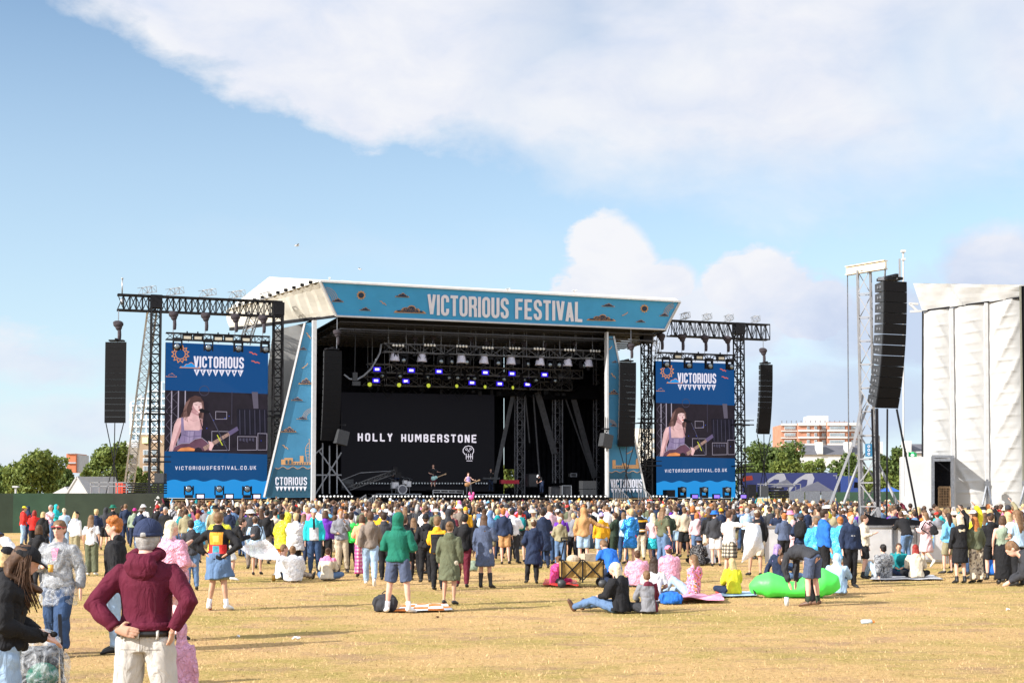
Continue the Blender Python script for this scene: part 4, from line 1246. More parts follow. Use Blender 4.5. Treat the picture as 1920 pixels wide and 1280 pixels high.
 m = MB(); e = st(665, 706, 2.7); m.box(e, (.35, .3, .6), SANG); m.box(e + V((.1, 0, -.5)), (.6, .3, .3), SANG); m.bar(st(667, 600, 2.7), e, .04); m.build('junction_box', M_SPKS, T)
 # footlights
 dots = mat('footlight_lens', (.72, .76, .78), .3, .05, 4, spec=.8)
 for k, (x0, x1, n) in enumerate(((600, 620, 4), (627, 660, 6), (700, 760, 10), (766, 808, 7), (814, 905, 15), (912, 955, 8), (962, 1010, 8), (1024, 1050, 5), (1057, 1085, 5), (1092, 1135, 6), (1225, 1250, 5))):
  p0, p1 = st(x0, 930, -.04), st(x1, 930.5, -.04)
  T = thing('footlight_batten', '%s batten of round white footlights along the front stage edge' % ords[k], 'footlights', p0, 'footlight battens along the stage')
  m = MB(); m.prism([p0 - SU * .1 + V((0, 0, -.12)), p1 + SU * .1 + V((0, 0, -.12)), p1 + SU * .1 + V((0, 0, .12)), p0 - SU * .1 + V((0, 0, .12))], SV * .08); m.build('batten', M_BLK, T)
  m = MB()
  for q in range(n):
   e = p0.lerp(p1, q / (n - 1)) - SV * .02
   m.ell(e, (.075, .045, .075), 8, 4)
  m.build('lamps', dots, T, smooth=True)
 for k, (x0, x1, n) in enumerate(((665, 735, 13), (772, 880, 20), (890, 925, 7))):
  p0, p1 = st(x0, 905.5, 8.9), st(x1, 906, 8.9)
  T = thing('footlight_batten', '%s batten of round lights along the foot of the LED wall' % ords[k], 'footlights', p0, 'light battens under the LED wall')
  m = MB(); m.prism([p0 + V((0, 0, -.12)), p1 + V((0, 0, -.12)), p1 + V((0, 0, .12)), p0 + V((0, 0, .12))], SV * .08); m.build('batten', M_BLK, T)
  m = MB()
  for q in range(n):
   m.ell(p0.lerp(p1, (q + .5) / n) - SV * .02, (.07, .045, .07), 8, 4)
  m.build('lamps', dots, T, smooth=True)
rig()
# ------------------------------------------------------------------ backline on the deck
def backline():
 M_CASE = mat('flight_case', (.03, .03, .034), .5, .3, 6)
 def box_thing(name, cat, lab, x0, y0, x1, y1, b, dep, m, edge=None, grille=False):
  p0, p1, p2, p3 = st(x0, y0, b), st(x1, y0, b), st(x1, y1, b), st(x0, y1, b)
  T = thing(name, lab, cat, p3)
  g = MB(); g.prism([p0, p1, p2, p3], SV * dep); g.build('case', m, T)
  if edge:
   g = MB()
   for a, c in ((p0, p1), (p1, p2), (p2, p3), (p3, p0)): g.bar(a - SV * .02, c - SV * .02, .06)
   g.build('edge_trim', edge, T)
  if grille:
   g = MB(); g.ell((p0 + p2) / 2 - SV * .02, ((p1 - p0).length * .32, .06, (p0 - p3).length * .34), 12, 6, M=Matrix.Rotation(SANG, 3, 'Z')); g.build('cone', M_SPKS, T)
 box_thing('sub_speaker', 'speaker', 'grey box speaker on deck beside the drum riser', 641, 898, 663, 914, 4, .8, M_SPKS, grille=True)
 box_thing('sub_speaker', 'speaker', 'dark side-fill stack lower box near the skyline banner', 1093, 917, 1118, 930, 1.5, .8, M_SPKS)
 box_thing('sub_speaker', 'speaker', 'dark side-fill stack upper box near the skyline banner', 1093, 901, 1118, 916, 1.5, .8, M_SPKS)
 box_thing('flight_case', 'flight case', 'black case with bright edges standing in the wings of the stage', 1054, 910, 1071, 929, 2, .6, M_CASE, M_SILD)
 box_thing('flight_case', 'flight case', 'low black rack beside the bright-edged case', 1034, 912, 1051, 928, 2.5, .6, M_CASE, M_BLK)
 box_thing('flight_case', 'flight case', 'small rack with a red light on top near the inner tower', 1070, 887, 1081, 893, 6, .5, M_CASE, M_SILD)
 box_thing('flight_case', 'flight case', 'tall dark cabinet between the two inner roof towers', 991, 888, 1008, 912, 5, .8, M_CASE, M_BLK)
 box_thing('monitor_speaker', 'speaker', 'wedge monitor at the foot of the narrower screen', 1250, 918, 1266, 931, 1.2, .7, M_BLK)
 # drum kit
 p = st(751, 923, 5.0)
 r = MB()
 T = thing('drum_kit', 'pale silver drum kit on a riser in front of the LED wall', 'drum kit', p)
 M_SH = mat('drum_shell', (.55, .54, .56), .3, .1, 5, metal=.3)
 M_HD = mat('drum_head', (.10, .10, .12), .4, .1, 5)
 m = MB(); m.loft([(st(753, 917, 5) - SV * .3, .36, .36), (st(753, 917, 5) + SV * .2, .36, .36)], side=SU, n=16); m.build('bass_drum', M_SH, T, smooth=False)
 m = MB(); m.ell(st(753, 917, 5) - SV * .31, (.30, .02, .30), 14, 4, M=Matrix.Rotation(SANG, 3, 'Z')); m.build('bass_drum_head', M_HD, T)
 for x, y, rr, h in ((738, 915, .24, .45), (743, 911, .2, .3), (759, 907, .2, .28), (766, 912, .22, .4)):
  q = st(x, y, 5.3); m = MB(); m.loft([(q, rr, rr), (q + V((0, 0, h)), rr, rr)], n=12); m.build('tom_drum', M_SH, T)
 for x, y in ((735, 898), (768, 897), (757, 895), (742, 901)):
  q = st(x, y, 5.3); m = MB(); m.ell(q, (.3, .3, .03), 12, 4, M=Matrix.Rotation(.3, 3, 'Y')); m.bar(q, V((q.x, q.y, 2.3)), .03); m.build('cymbal', M_SILD, T)
 # risers with pale rails
 T = thing('riser', 'low platform with bright rail legs at the guitarist\'s feet', 'riser', st(840, 930, 2.5))
 a, c = st(812, 918.5, 2.4), st(869, 919.5, 2.4)
 m = MB()
 for dz in (0, -.16): m.bar(a + V((0, 0, dz)), c + V((0, 0, dz)), .06)
 for k in range(5):
  q = a.lerp(c, k / 4)
  m.bar(q, V((q.x, q.y, q.z - .16 if k in (1, 2, 3) else 2.16)), .06)
 m.build('rail', M_SIL, T)
 m = MB(); m.prism([a, c, c + SV * 2, a + SV * 2], (0, 0, .05)); m.build('platform', M_BLK, T)
 for (x0, x1, y, b, lab) in ((706, 790, 927, 3, 'dark drum riser edge beside the low railed platform'), (892, 955, 928, 3, 'dark riser below the keyboard player')):
  a, c = st(x0, y, b), st(x1, y, b); c.z = a.z
  T = thing('riser', lab, 'riser', a); m = MB(); m.prism([a, c, c + SV * 2.5, a + SV * 2.5], (0, 0, .08)); m.build('platform', M_SILD, T)
 # camera crane
 T = thing('camera_crane', 'camera crane arm reaching over the deck toward the drummer', 'camera crane', st(650, 930, 1))
 m = MB(); truss(m, st(655, 915, 1.0), st(740, 884, 1.0), .28, .4, .05, .03); m.build('arm', M_SPKS, T)
 m = MB(); m.box(st(740, 882, 1.0), (.35, .3, .5), SANG); m.box(st(745, 890, 1.0), (.5, .3, .4), SANG); m.build('camera_head', M_BLK, T)
 m = MB(); m.bar(st(640, 900, 1.0), st(675, 886, 1.0), .03); m.bar(st(675, 886, 1.0), st(738, 882, 1.0), .03); m.build('stay_wire', M_SILD, T)
 # keyboard
 T = thing('keyboard', 'keyboard on a thin stand before the keyboard player', 'keyboard', st(920, 905, 6))
 m = MB(); m.box(st(920, 896.5, 6), (1.4, .4, .12), SANG); m.build('keys', M_SPKS, T)
 m = MB(); m.bar(st(912, 897, 6), st(926, 915, 6), .05); m.bar(st(926, 897, 6), st(912, 915, 6), .05); m.build('stand', M_BLK, T)
 T = thing('keyboard', 'red keyboard before the bright gap in the drapes', 'keyboard', st(955, 905, 8))
 m = MB(); m.box(st(955, 903, 8), (1.5, .4, .3), SANG); m.build('keys', mat('red_lacquer', (.5, .03, .05), .3, .1, 4), T)
 m = MB(); m.bar(st(948, 905, 8), st(962, 920, 8), .05); m.bar(st(962, 905, 8), st(948, 920, 8), .05); m.build('stand', M_BLK, T)
 # crowd-barrier ramps/rails near the deck edge
 for (x0, x1, lab) in ((666, 686, 'short sloping steel rails rising to the deck beside the drums'),):
  T = thing('stair_rail', lab, 'railing', st(x0, 940, -1.2))
  for dx in (0, 18):
   m = MB()
   a, c = st(x0 + dx, 941, -1.3), st(x1 + dx, 927, -1.3)
   m.bar(a, c, .05); m.bar(a - V((0, 0, .5)), c - V((0, 0, .5)), .05)
   for k in range(7):
    q = a.lerp(c, k / 6); m.bar(q, q - V((0, 0, .6)), .035)
   m.build('rail', M_SIL, T)
 T = thing('stair_rail', 'steel stair railings below the skyline banner beside the narrower screen', 'railing', st(1180, 940, -1))
 for x0, y0, x1, y1 in ((1150, 905, 1178, 932), (1197, 905, 1222, 931)):
  m = MB()
  a, c = st(x0, y0, -.8), st(x1, y1, -.8)
  m.bar(a, c, .05); m.bar(a, V((a.x, a.y, 1.8)), .05); m.bar(c, V((c.x, c.y, 1.2)), .05)
  for k in range(1, 8):
   q = a.lerp(c, k / 8); m.bar(q, V((q.x, q.y, 1.7)), .035)
  m.build('rail', M_SIL, T)
backline()
# ------------------------------------------------------------------ delay tower
def delay_tower():
 Y = 52.0
 base = gx(1628, Y)
 top = at(1626, 508, Y)
 T = thing('delay_tower', 'slim silver truss mast with cross beam and raking props', 'truss mast', base)
 def w(x, y, yy=Y): return at(x, y, yy)
 p0 = V((base.x + .05, Y, .1)); p1 = V((top.x - .12, Y, top.z))
 M_ALU = mat('mast_alloy', (.30, .30, .31), .45, .08, 8, metal=.35)  # pale alloy shared by mast, props and aerial pole
 m = MB(); truss(m, p0, p1, .46, .85, .055, .03, up=V((.35, 1, 0))); m.build('mast', M_ALU, T)
 m = MB(); truss(m, p0, V((p0.x, p0.y, 4.4)), .66, .9, .07, .04, up=V((.35, 1, 0))); m.build('mast_sleeve', M_ALU, T)
 m = MB(); a, c = at(1588, 508, Y + .4), at(1661, 496, Y - .9)
 m.bar(a, c, .10, .26); m.bar(a + V((0, 0, .15)), c + V((0, 0, .15)), .24, .03); m.bar(a - V((0, 0, .15)), c - V((0, 0, .15)), .24, .03)
 m.build('cross_beam', mat('cream_beam', (.66, .60, .48), .5, .08, 4), T)
 m = MB()
 for (x0, y0, x1, y1) in ((1627, 760, 1556, 945), (1614, 855, 1582, 945), (1645, 865, 1683, 945), (1618, 740, 1600, 838)):
  m.bar(at(x0, y0, Y), at(x1, y1, Y - .6), .075)
 m.build('raking_prop', M_ALU, T)
 m = MB(); m.bar(at(1589, 512, Y + .4), at(1592, 935, Y + .4), .035); m.build('hoist_chain', M_SILD, T)
 m = MB(); m.bar(p1 + V((1.4, .3, -.2)), p1 + V((1.4, .3, .5)), .06); m.build('aerial_pole', M_ALU, T)
 m = MB(); a = at(1622, 832, Y - .45); b = at(1636, 855, Y - .45); m.box((a + b) / 2, (.26, .02, .46)); m.build('blue_sign', mat('sign_blue', (.03, .16, .30), .6, .05, 4), T)
 pen = Pen(a + V((0, -.02, 0)), b + V((0, -.02, 0)), V((a.x, a.y - .02, b.z)), .003)
 for y in (834, 841, 848): pen.ring('white', (1629, y + 2.5), 2.0, 1.1, 1, 12)
 pen.finish(T, PMATS, {'white': 'sign_mark'})
 m = MB(); m.box(V((base.x, Y, .15)), (2.6, 2.2, .3)); m.build('base_plate', M_SPKS, T)
 # array
 p = at(1680, 527, Y - 1.2)
 def strap(bt, ux, vy):
  return [(bt + vy * .3 - ux * .45, at(1640, 940, Y - .6), .07), (bt, at(1660, 880, Y - 1) - V((0, 0, 3)), .06), (bt + ux * .4, at(1722, 955, Y - .6) - V((0, 0, .4)), .07), (bt - ux * .45, at(1646, 950, Y - 1), .11)]
 A_, bt = array('line_array', 'large black line array of twelve boxes hanging on the silver mast', p, 12, .95, .385, .75, .0, .023, SANG + .02, M_SPKS, M_SPK, horns=True, strap=strap)
 T = thing('chain', 'short rusty chain joining the mast beam to the large line array', 'chain', at(1659, 500, Y - .9))
 m = MB(); m.bar(at(1660, 500, Y - .9), at(1659, 522, Y - .8), .07, n=5); m.bar(at(1646, 523, Y - 1), at(1683, 521, Y - 1.1), .12); m.build('links', M_SILD, T)
 T = thing('antenna_mast', 'thin white antenna pole rising behind the large line array', 'antenna', gx(1694, 60))
 m = MB(); m.bar(at(1694, 930, 60), at(1693.5, 472, 60), .07, n=6); m.box(at(1693.5, 471, 60), (.18, .18, .1)); m.box(at(1694, 486, 60), (.14, .14, .1)); m.build('pole', M_FRAME, T)
delay_tower()
# ------------------------------------------------------------------ white scrim-clad stand (front of house) at the east edge
def scrim_stand():
 Y = 66.0
 pc = at(1722, 940, Y)
 # local frame: front face runs slightly towards the viewer going east
 u = V((1, -.22, 0)).normalized(); v = V((-u.y, u.x, 0))
 P0 = V((pc.x, pc.y, 0))
 def on(x, y, b=0.0):
  return hit(x, y, P0 + v * b, v)
 T = thing('scrim_stand', 'tall white sheet-clad structure with valance and dark doorway', 'stand', P0)
 def quad_sheet(c, name, fold, nx=24, nz=20, m=M_WHITE):
  s = MB(); rows = []
  for j in range(nz + 1):
   vv = j / nz; row = []
   for i in range(nx + 1):
    uu = i / nx
    p = c[0].lerp(c[1], uu).lerp(c[3].lerp(c[2], uu), vv)
    row.append(p - v * fold(uu, vv))
   rows.append(row)
  for j in range(nz):
   for i in range(nx):
    s.face([rows[j][i], rows[j][i + 1], rows[j + 1][i + 1], rows[j + 1][i]])
  return s.build(name, m, T, smooth=True)
 # three panels with X-shaped tension folds
 edges = [(1731, 1729), (1783, 1788), (1848, 1851), (1914, 1926)]
 ytop = [585, 578, 568, 558]
 for k in range(3):
  c = [on(edges[k][0] + 1.2, ytop[k]), on(edges[k + 1][0] - 1.2, ytop[k + 1]), on(edges[k + 1][1] - 1.2, 952), on(edges[k][1] + 1.2, 952)]
  def fold(uu, vv, k=k):
   d = uu if k != 2 else 1 - uu
   f = .0
   for q in range(6):
    f += .055 * math.exp(-((vv * 6 - q * 1.0 - d * 1.6 + .4) / .16) ** 2)
   f += .03 * math.exp(-((vv * 19 % 1 - .5) / .12) ** 2) * math.sin(math.pi * uu)
   return f * math.sin(math.pi * max(.02, min(.98, uu))) ** .5 + .12 * math.sin(math.pi * uu)
  quad_sheet(c, 'sheet_panel', fold, 24, 90)
 m = MB()
 for k in (1, 2):
  a, c = on(edges[k][0], ytop[k], -.05), on(edges[k][1], 950, -.05)
  m.bar(a, c, .16)
 m.build('sheet_pole', M_FRAME, T)
 c = [on(1712, 531, -.25), on(1926, 534, -.25), on(1926, 556, -.1), on(1729, 583, -.1)]
 quad_sheet(c, 'valance', lambda uu, vv: .05 * math.sin(uu * 17 + 2 * vv) * vv + .03 * noise.noise(V((uu * 12, vv * 3, 0))) + .06 * math.exp(-((uu * 3 - .9 - vv * .25) / .03) ** 2), 60, 6)
 m = MB(); m.face([on(1712, 531, -.25), on(1926, 534, -.25), on(1926, 534, -.25) + v * 8, on(1712, 531, -.25) + v * 8 + u * 1.2]); m.build('roof_sheet', M_WHITE, T)
 m = MB(); m.bar(c[3] + v * .02, c[2] + v * .02, .08); m.bar(on(1730, 583, -.02), on(1729, 950, -.02), .05); m.build('edge_pipe', M_BLK, T)
 # west side of the structure
 a = on(1729, 950); b_ = on(1731, 583)
 m = MB(); m.face([V((a.x, a.y, 0)), V((a.x, a.y, 0)) + v * 9 + u * .8, b_ + v * 9 + u * .8, b_]); m.build('side_sheet', M_WHITE, T)
 m = MB()
 for (x0, y0, x1, y1) in ((1704, 569, 1722, 570), (1706, 584, 1728, 583), (1706, 570, 1720, 583)):
  m.bar(on(x0, y0, .6), on(x1, y1, .6), .1)
 m.build('roof_stub', M_FRAME, T)
 # black mesh at the far edge
 m = MB(); m.prism([on(1913, 536, -.3), on(1930, 536, -.3), on(1933, 945, -.3), on(1919, 945, -.3)], v * .1); m.build('black_mesh', M_DRAPE, T)
 m = MB(); m.bar(on(1913, 536, -.35), on(1919, 945, -.35), .07); m.build('yellow_edge', mat('edge_tape', (.16, .16, .13), .6, .1, 5), T)
 # annex with doorway
 A = thing('scrim_annex', 'low white sheeted porch with open dark doorway beside tall white structure', 'porch', on(1715, 945, -1.2))
 m = MB()
 def box_px(x0, y0, x1, y1, b0, b1, mb):
  mb.prism([on(x0, y0, b0), on(x1, y0, b0), on(x1, y1, b0), on(x0, y1, b0)], v * (b1 - b0))
 box_px(1689, 856, 1748, 957, -1.6, -.3, m); m.build('sheet', M_WHITE, A)
 m = MB(); box_px(1752, 862, 1783, 950, -.4, -.34, m); m.build('doorway', M_DRAPE, A)
 m = MB()
 for (x0, y0, x1, y1) in ((1749, 855, 1749, 950), (1785, 855, 1786, 950), (1747, 855, 1789, 856), (1750, 862, 1786, 862)):
  m.bar(on(x0, y0, -1.65), on(x1, y1, -1.65), .12)
 m.build('door_frame', M_SILD, A)
 m = MB(); m.prism([on(1748, 856, -1.6), on(1788, 856, -1.6), on(1788, 856, -.2), on(1748, 856, -.2)], (0, 0, .05)); m.build('canopy', M_BLK, A)
 A = thing('trolley', 'rusty wire cage trolley standing in the dark doorway', 'trolley', on(1768, 945, -1.0))
 m = MB()
 for x in range(1760, 1782, 3): m.bar(on(x, 913, -1), on(x, 950, -1), .03)
 for y in range(913, 950, 5): m.bar(on(1760, y, -1), on(1781, y, -1), .03)
 m.bar(on(1760, 913, -1), on(1781, 913, -1), .09); m.bar(on(1760, 913, -1), on(1760, 950, -1), .06); m.bar(on(1781, 913, -1), on(1781, 950, -1), .06)
 m.build('cage', mat('rusty_wire', (.30, .19, .10), .7, .3, 8), A)
 for x, lab in ((1851, 'grey speaker tripod against the white sheets'), (1922, 'grey speaker tripod at the far edge of the white sheets')):
  A = thing('tripod', lab, 'tripod', on(x, 945, -1.0))
  for dx in (-9, 0, 9):
   m = MB(); m.bar(on(x, 905, -1), on(x + dx, 947, -1 - abs(dx) * .05), .07); m.build('leg', M_SILD, A)
  m = MB(); m.bar(on(x, 947, -1), on(x, 898, -1), .09); m.box(on(x, 906, -1), (.2, .2, .22)); m.build('pole', M_SILD, A)
scrim_stand()
# ------------------------------------------------------------------ barrier enclosure round the delay tower
def barriers():
 M_PAN = mat('alloy_panel', (.50, .50, .51), .42, .10, 3, metal=.25, bump=.15, bscale=3, bdist=.02)
 M_BAN = mat('clear_pocket', (.42, .46, .48), .5, .1, 3)
 px = [(1432, 1436), (1434, 1490), (1492, 1556), (1558, 1616), (1618, 1674), (1676, 1716), (1718, 1774), (1776, 1832), (1834, 1890), (1892, 1948)]
 Yb = 46.6
 for k, (a, b) in enumerate(px[1:]):
  p, q = at(a, 1000, Yb), at(b, 1000, Yb)
  p.z = q.z = 0
  T = thing('barrier_panel', '%s silver sheet barrier panel counted from the white plastic sheet' % ['first', 'second', 'third', 'fourth', 'fifth', 'sixth', 'seventh', 'eighth', 'ninth'][k], 'barrier', (p + q) / 2, 'silver barriers round the mast')
  m = MB(); m.prism([p + V((.03, 0, .12)), q + V((-.03, 0, .12)), q + V((-.03, 0, 1.16)), p + V((.03, 0, 1.16))], (0, .04, 0)); m.build('sheet', M_PAN, T)
  m = MB()
  m.bar(p + V((0, -.02, 1.2)), q + V((0, -.02, 1.2)), .07); m.bar(p + V((.02, -.03, 0)), p + V((.02, -.03, 1.2)), .05); m.bar(q + V((-.02, -.03, 0)), q + V((-.02, -.03, 1.2)), .05)
  m.bar(p + V((0, -.02, .08)), q + V((0, -.02, .08)), .06)
  m.build('rail', M_SIL, T)
  if k == 5:
   pt = MB(); pt.box((p + q) / 2 + V((-.06, -.02, .72)), (.30, .012, .46)); pb = pt.build('poster', mat('poster_sky', (.25, .42, .62), .5, .2, 9), T)
   c = (p + q) / 2 + V((-.06, -.03, .72))
   pt = MB(); pt.box(c + V((0, 0, .13)), (.22, .006, .06)); pt.box(c + V((0, 0, .04)), (.18, .006, .04)); pt.build('yellow_band', mat('poster_yellow', (.6, .5, .1), .6, .1, 5), pb)
   pt = MB(); pt.prism([c + V((x, -.006, z)) for x, z in ((-.1, -.17), (.1, -.17), (.08, -.08), (.03, -.04), (0, .0), (-.04, -.06), (-.08, -.1))], (0, .004, 0)); pt.build('dark_picture', M_PNAVY, pb)
 T = thing('scrim_banner', 'torn black mesh tied behind the silver barriers around the mast', 'mesh', at(1650, 1000, 50))
 m = MB()
 p = [at(x, y, 49.5) for x, y in ((1622, 962), (1640, 968), (1665, 972), (1690, 970), (1715, 974), (1740, 978), (1740, 1000), (1622, 1000))]
 m.prism(p, (0, .05, 0)); m.build('mesh', M_DRAPE, T)
 # a few metal fence units behind, seen low between people
barriers()
# ------------------------------------------------------------------ hoarding along the west side and other compound things
def hoarding():
 M_H = [mat('hoarding_a', (.030, .045, .028), .85, .2, 1.0), mat('hoarding_b', (.026, .060, .034), .85, .2, 1.0), mat('hoarding_c', (.030, .036, .026), .85, .25, 1.2, bump=.2)]
 T = thing('hoarding', 'long dark green plywood hoarding beside the stage, splashed near the screen', 'fence', at(150, 1000, 80))
 M_SPL = mat('paint_splash', (.45, .46, .44), .8, .1, 3)
 xs = [-40, 25, 122, 213, 306]
 for k in range(4):
  p, q = at(xs[k], 929, 80 + k * .6), at(xs[k + 1], 930, 80.6 + k * .6)
  p.z = q.z = 2.38
  m = MB(); m.prism([V((p.x, p.y, .1)), V((q.x, q.y, .1)), q, p], (0, .08, 0)); m.build('board', M_H[(0, 1, 0, 2)[k]], T)
 m = MB()
 for (x, y, r) in ((228, 941, 2.6), (296, 932, 2.8), (254, 935, 1.2), (282, 950, 1.0), (291, 937, 1.4), (218, 934, .8)):
  Yq = 82.3
  m.face([at(x + r * math.cos(a) * (1 + .5 * math.sin(a * 3)), y + r * math.sin(a), Yq - .12) for a in [i * .7 for i in range(9)]])
 m.build('paint_splash', M_SPL, T)
 T = thing('hoarding', 'dark green hoarding behind the crowd past the grey gazebos', 'fence', at(1630, 930, 95))
 p, q = at(1568, 919, 92), at(1692, 921, 92); m = MB(); p.z = q.z = 2.5
 m.prism([V((p.x, p.y, .1)), V((q.x, q.y, .1)), q, p], (0, .08, 0)); m.build('board', M_H[1], T)
 T = thing('site_fence', 'pale grey steel site fence in front of the grey gazebos', 'fence', at(1530, 930, 90))
 for a, b in ((1480, 1508), (1510, 1538), (1540, 1566)):
  p, q = at(a, 918.5, 91), at(b, 918.5, 91); m = MB(); p.z = q.z = 2.55
  m.prism([V((p.x, p.y, .1)), V((q.x, q.y, .1)), q, p], (0, .05, 0)); m.build('sheet', M_SILD, T)
 # red/orange scaffold steps behind the hoarding and handrail
 T = thing('handrail', 'steel handrail on a raised walkway behind the dark hoarding', 'railing', at(200, 920, 90))
 m = MB()
 for y in (904, 911): m.bar(at(170, y, 90), at(240, y, 90), .06)
 for x in (170, 186, 203, 220, 237): m.bar(at(x, 903, 90), at(x, 926, 90), .06)
 m.build('rail', M_SIL, T)
 T = thing('red_barrier', 'stacked red plastic barriers behind the hoarding next to truss foot', 'barrier', at(225, 915, 92))
 m = MB()
 for k in range(4): m.bar(at(219 + k * 5, 905, 92), at(219 + k * 5, 926, 92), .12)
 for y in (906, 914, 922): m.bar(at(217, y, 92), at(240, y, 92), .09)
 m.build('frame', mat('red_plastic', (.55, .06, .03), .5, .1, 5), T)
 T = thing('cable_ramp_stack', 'black stacked cases and cable ramps at the foot of the outer tower', 'stack', at(270, 915, 91))
 for k in range(5):
  m = MB(); m.box(at(272, 906 + k * 4.4, 91), (2.6, .9, .09)); m.build('ramp', M_BLK, T)
 m = MB(); m.box(at(301, 897, 91), (.6, .8, .7)); m.build('case', M_SPKS, T)
 T = thing('rack_stack', 'black racks and trolleys beside the narrower screen in front of lorry', 'stack', at(1450, 915, 98))
 for (x0, y0, x1, y1, mm) in ((1404, 908, 1418, 932, M_BLK), (1424, 910, 1441, 932, M_SPKS), (1444, 914, 1470, 918, M_BLK), (1446, 919, 1478, 923, M_BLK), (1446, 924, 1482, 928, M_BLK), (1448, 929, 1484, 933, M_BLK)):
  m = MB(); m.prism([at(x0, y0, 98), at(x1, y0, 98), at(x1, y1, 98), at(x0, y1, 98)], (0, .8, 0)); m.build('rack', mm, T)
 m = MB(); m.bar(at(1420, 907, 98), at(1501, 907, 98), .06); m.bar(at(1501, 907, 98), at(1501, 920, 98), .06); m.bar(at(1426, 907, 98), at(1426, 930, 98), .06); m.build('rail', M_SIL, T)
 # white marquee behind hoarding
 T = thing('marquee', 'white ridge marquee behind the dark hoarding beside the trees', 'marquee', at(165, 925, 110))
 Ym = 105
 f0, f1, f2 = at(118, 935, Ym), at(144, 893, Ym), at(170, 935, Ym)
 g0, g1, g2 = at(200, 935, Ym + 6), at(216, 893, Ym + 6), at(232, 935, Ym + 6)
 m = MB(); m.face([f0, f1, f2]); m.face([f0, f1, g1, g0]); m.face([f1, f2, g2, g1]); m.face([g0, g1, g2])
 m.build('roof', mat('marquee_pvc', (.50, .50, .51), .5, .04, 1, bump=.2, bscale=1, bdist=.1), T)
 m = MB(); m.bar(f0, f1, .1); m.bar(f1, f2, .1); m.build('seam', M_FRAME, T)
 T = thing('marquee', 'small low white tent peeking beside the larger ridge marquee', 'marquee', at(100, 928, 115))
 f0, f1, f2 = at(80, 934, 112), at(122, 912, 112), at(140, 934, 112)
 m = MB(); m.face([f0, f1, f2]); m.face([f0, f1, f1 + V((3, 6, 0)), f0 + V((3, 6, 0))]); m.face([f1, f2, f2 + V((3, 6, 0)), f1 + V((3, 6, 0))]); m.build('roof', MATS['marquee_pvc'], T)
 T = thing('post_light', 'short white bollard light above the hoarding in front of trees', 'lamp post', at(29, 925, 84))
 m = MB(); m.bar(at(29.5, 935, 84), at(29.5, 913, 84), .12, n=8); m.build('post', M_FRAME, T)
 m = MB(); m.box(at(29.5, 912, 84), (.32, .3, .1)); m.build('head', M_FRAME, T)
 # grey gazebos
 for k, (x0, xt, x1, yt, yb, Yg) in enumerate(((1502, 1533, 1562, 902, 920, 104), (1452, 1475, 1492, 898, 912, 112), (1655, 1668, 1690, 911, 921, 118))):
  mm = M_DARKROOF if k < 2 else mat('gazebo_blue', (.02, .10, .42), .6, .1, 3)
  T = thing('gazebo', ('wide grey pop-up gazebo in front of the lorry', 'smaller grey gazebo behind the wide one', 'bright blue gazebo behind the mast')[k], 'gazebo', at(xt, 925, Yg))
  tp = at(xt, yt, Yg + 1.5); c = [at(x0, yb, Yg), at(x1, yb, Yg), at(x1, yb, Yg) + V((0, 3, 0)), at(x0, yb, Yg) + V((0, 3, 0))]
  m = MB()
  for i in range(4): m.face([c[i], c[(i + 1) % 4], tp])
  m.build('roof', mat('gazebo_grey', (.07, .07, .09), .8, .1, 3) if k < 2 else mm, T)
  for i in range(4):
   m = MB(); m.bar(c[i], V((c[i].x, c[i].y, .2)), .06); m.build('leg', M_SILD, T)
 # lorry
 T = thing('lorry', 'long dark blue articulated lorry with white swoosh parked beyond crowd', 'lorry', at(1500, 925, 120))
 Yl = 122
 def L4(x0, y0, x1, y1): return [at(x0, y0, Yl), at(x1, y0, Yl), at(x1, y1, Yl), at(x0, y1, Yl)]
 MBL = mat('lorry_blue', (.030, .050, .26), .35, .06, 1, coat=.3)
 m = MB(); m.prism(L4(1392, 886, 1570, 922), (0, 2.5, 0)); m.build('trailer', MBL, T)
 pen = Pen(*[q + V((0, -.01, 0)) for q in L4(1392, 886, 1570, 922)[:3]], .02)
 for cx in (1462, 1515):
  pts = [(cx - 42, 921), (cx - 20, 897), (cx - 5, 888), (cx + 8, 887), (cx + 12, 896), (cx + 8, 908), (cx - 3, 921), (cx - 12, 921), (cx - 2, 908), (cx - 1, 899), (cx - 10, 898), (cx - 22, 906), (cx - 34, 921)]
  pen.poly('white', pts, 1)
 pen.poly('gold', [(1393, 893), (1410, 891), (1412, 899), (1393, 902)], 1)
 pen.ribbon('white', [(1562, 891), (1568, 891), (1568, 897)], 1.0, 1)
 pen.finish(T, {'white': M_PWHITE, 'gold': mat('lorry_red', (.6, .06, .03), .4, .05, 3)}, {'white': 'white_swoosh', 'gold': 'red_patch'})
 m = MB(); m.prism([at(1576, 892, Yl), at(1600, 892, Yl), at(1615, 900, Yl), at(1616, 926, Yl), at(1576, 926, Yl)], (0, 2.5, 0)); cab = m.build('cab', mat('cab_blue', (.03, .09, .42), .3, .06, 1, coat=.3), T)
 m = MB(); m.prism([at(1602, 903, Yl - .03), at(1613, 904, Yl - .03), at(1614, 914, Yl - .03), at(1601, 914, Yl - .03)], (0, .02, 0)); m.build('window', M_SPK, cab)
 for x in (1420, 1440, 1590, 1545):
  m = MB(); q = at(x, 926, Yl); q.z = .9; m.loft([(q, .5, .5), (q + V((0, .4, 0)), .5, .5)], side=V((1, 0, 0)), n=12); m.build('wheel', M_SPK, T)
hoarding()
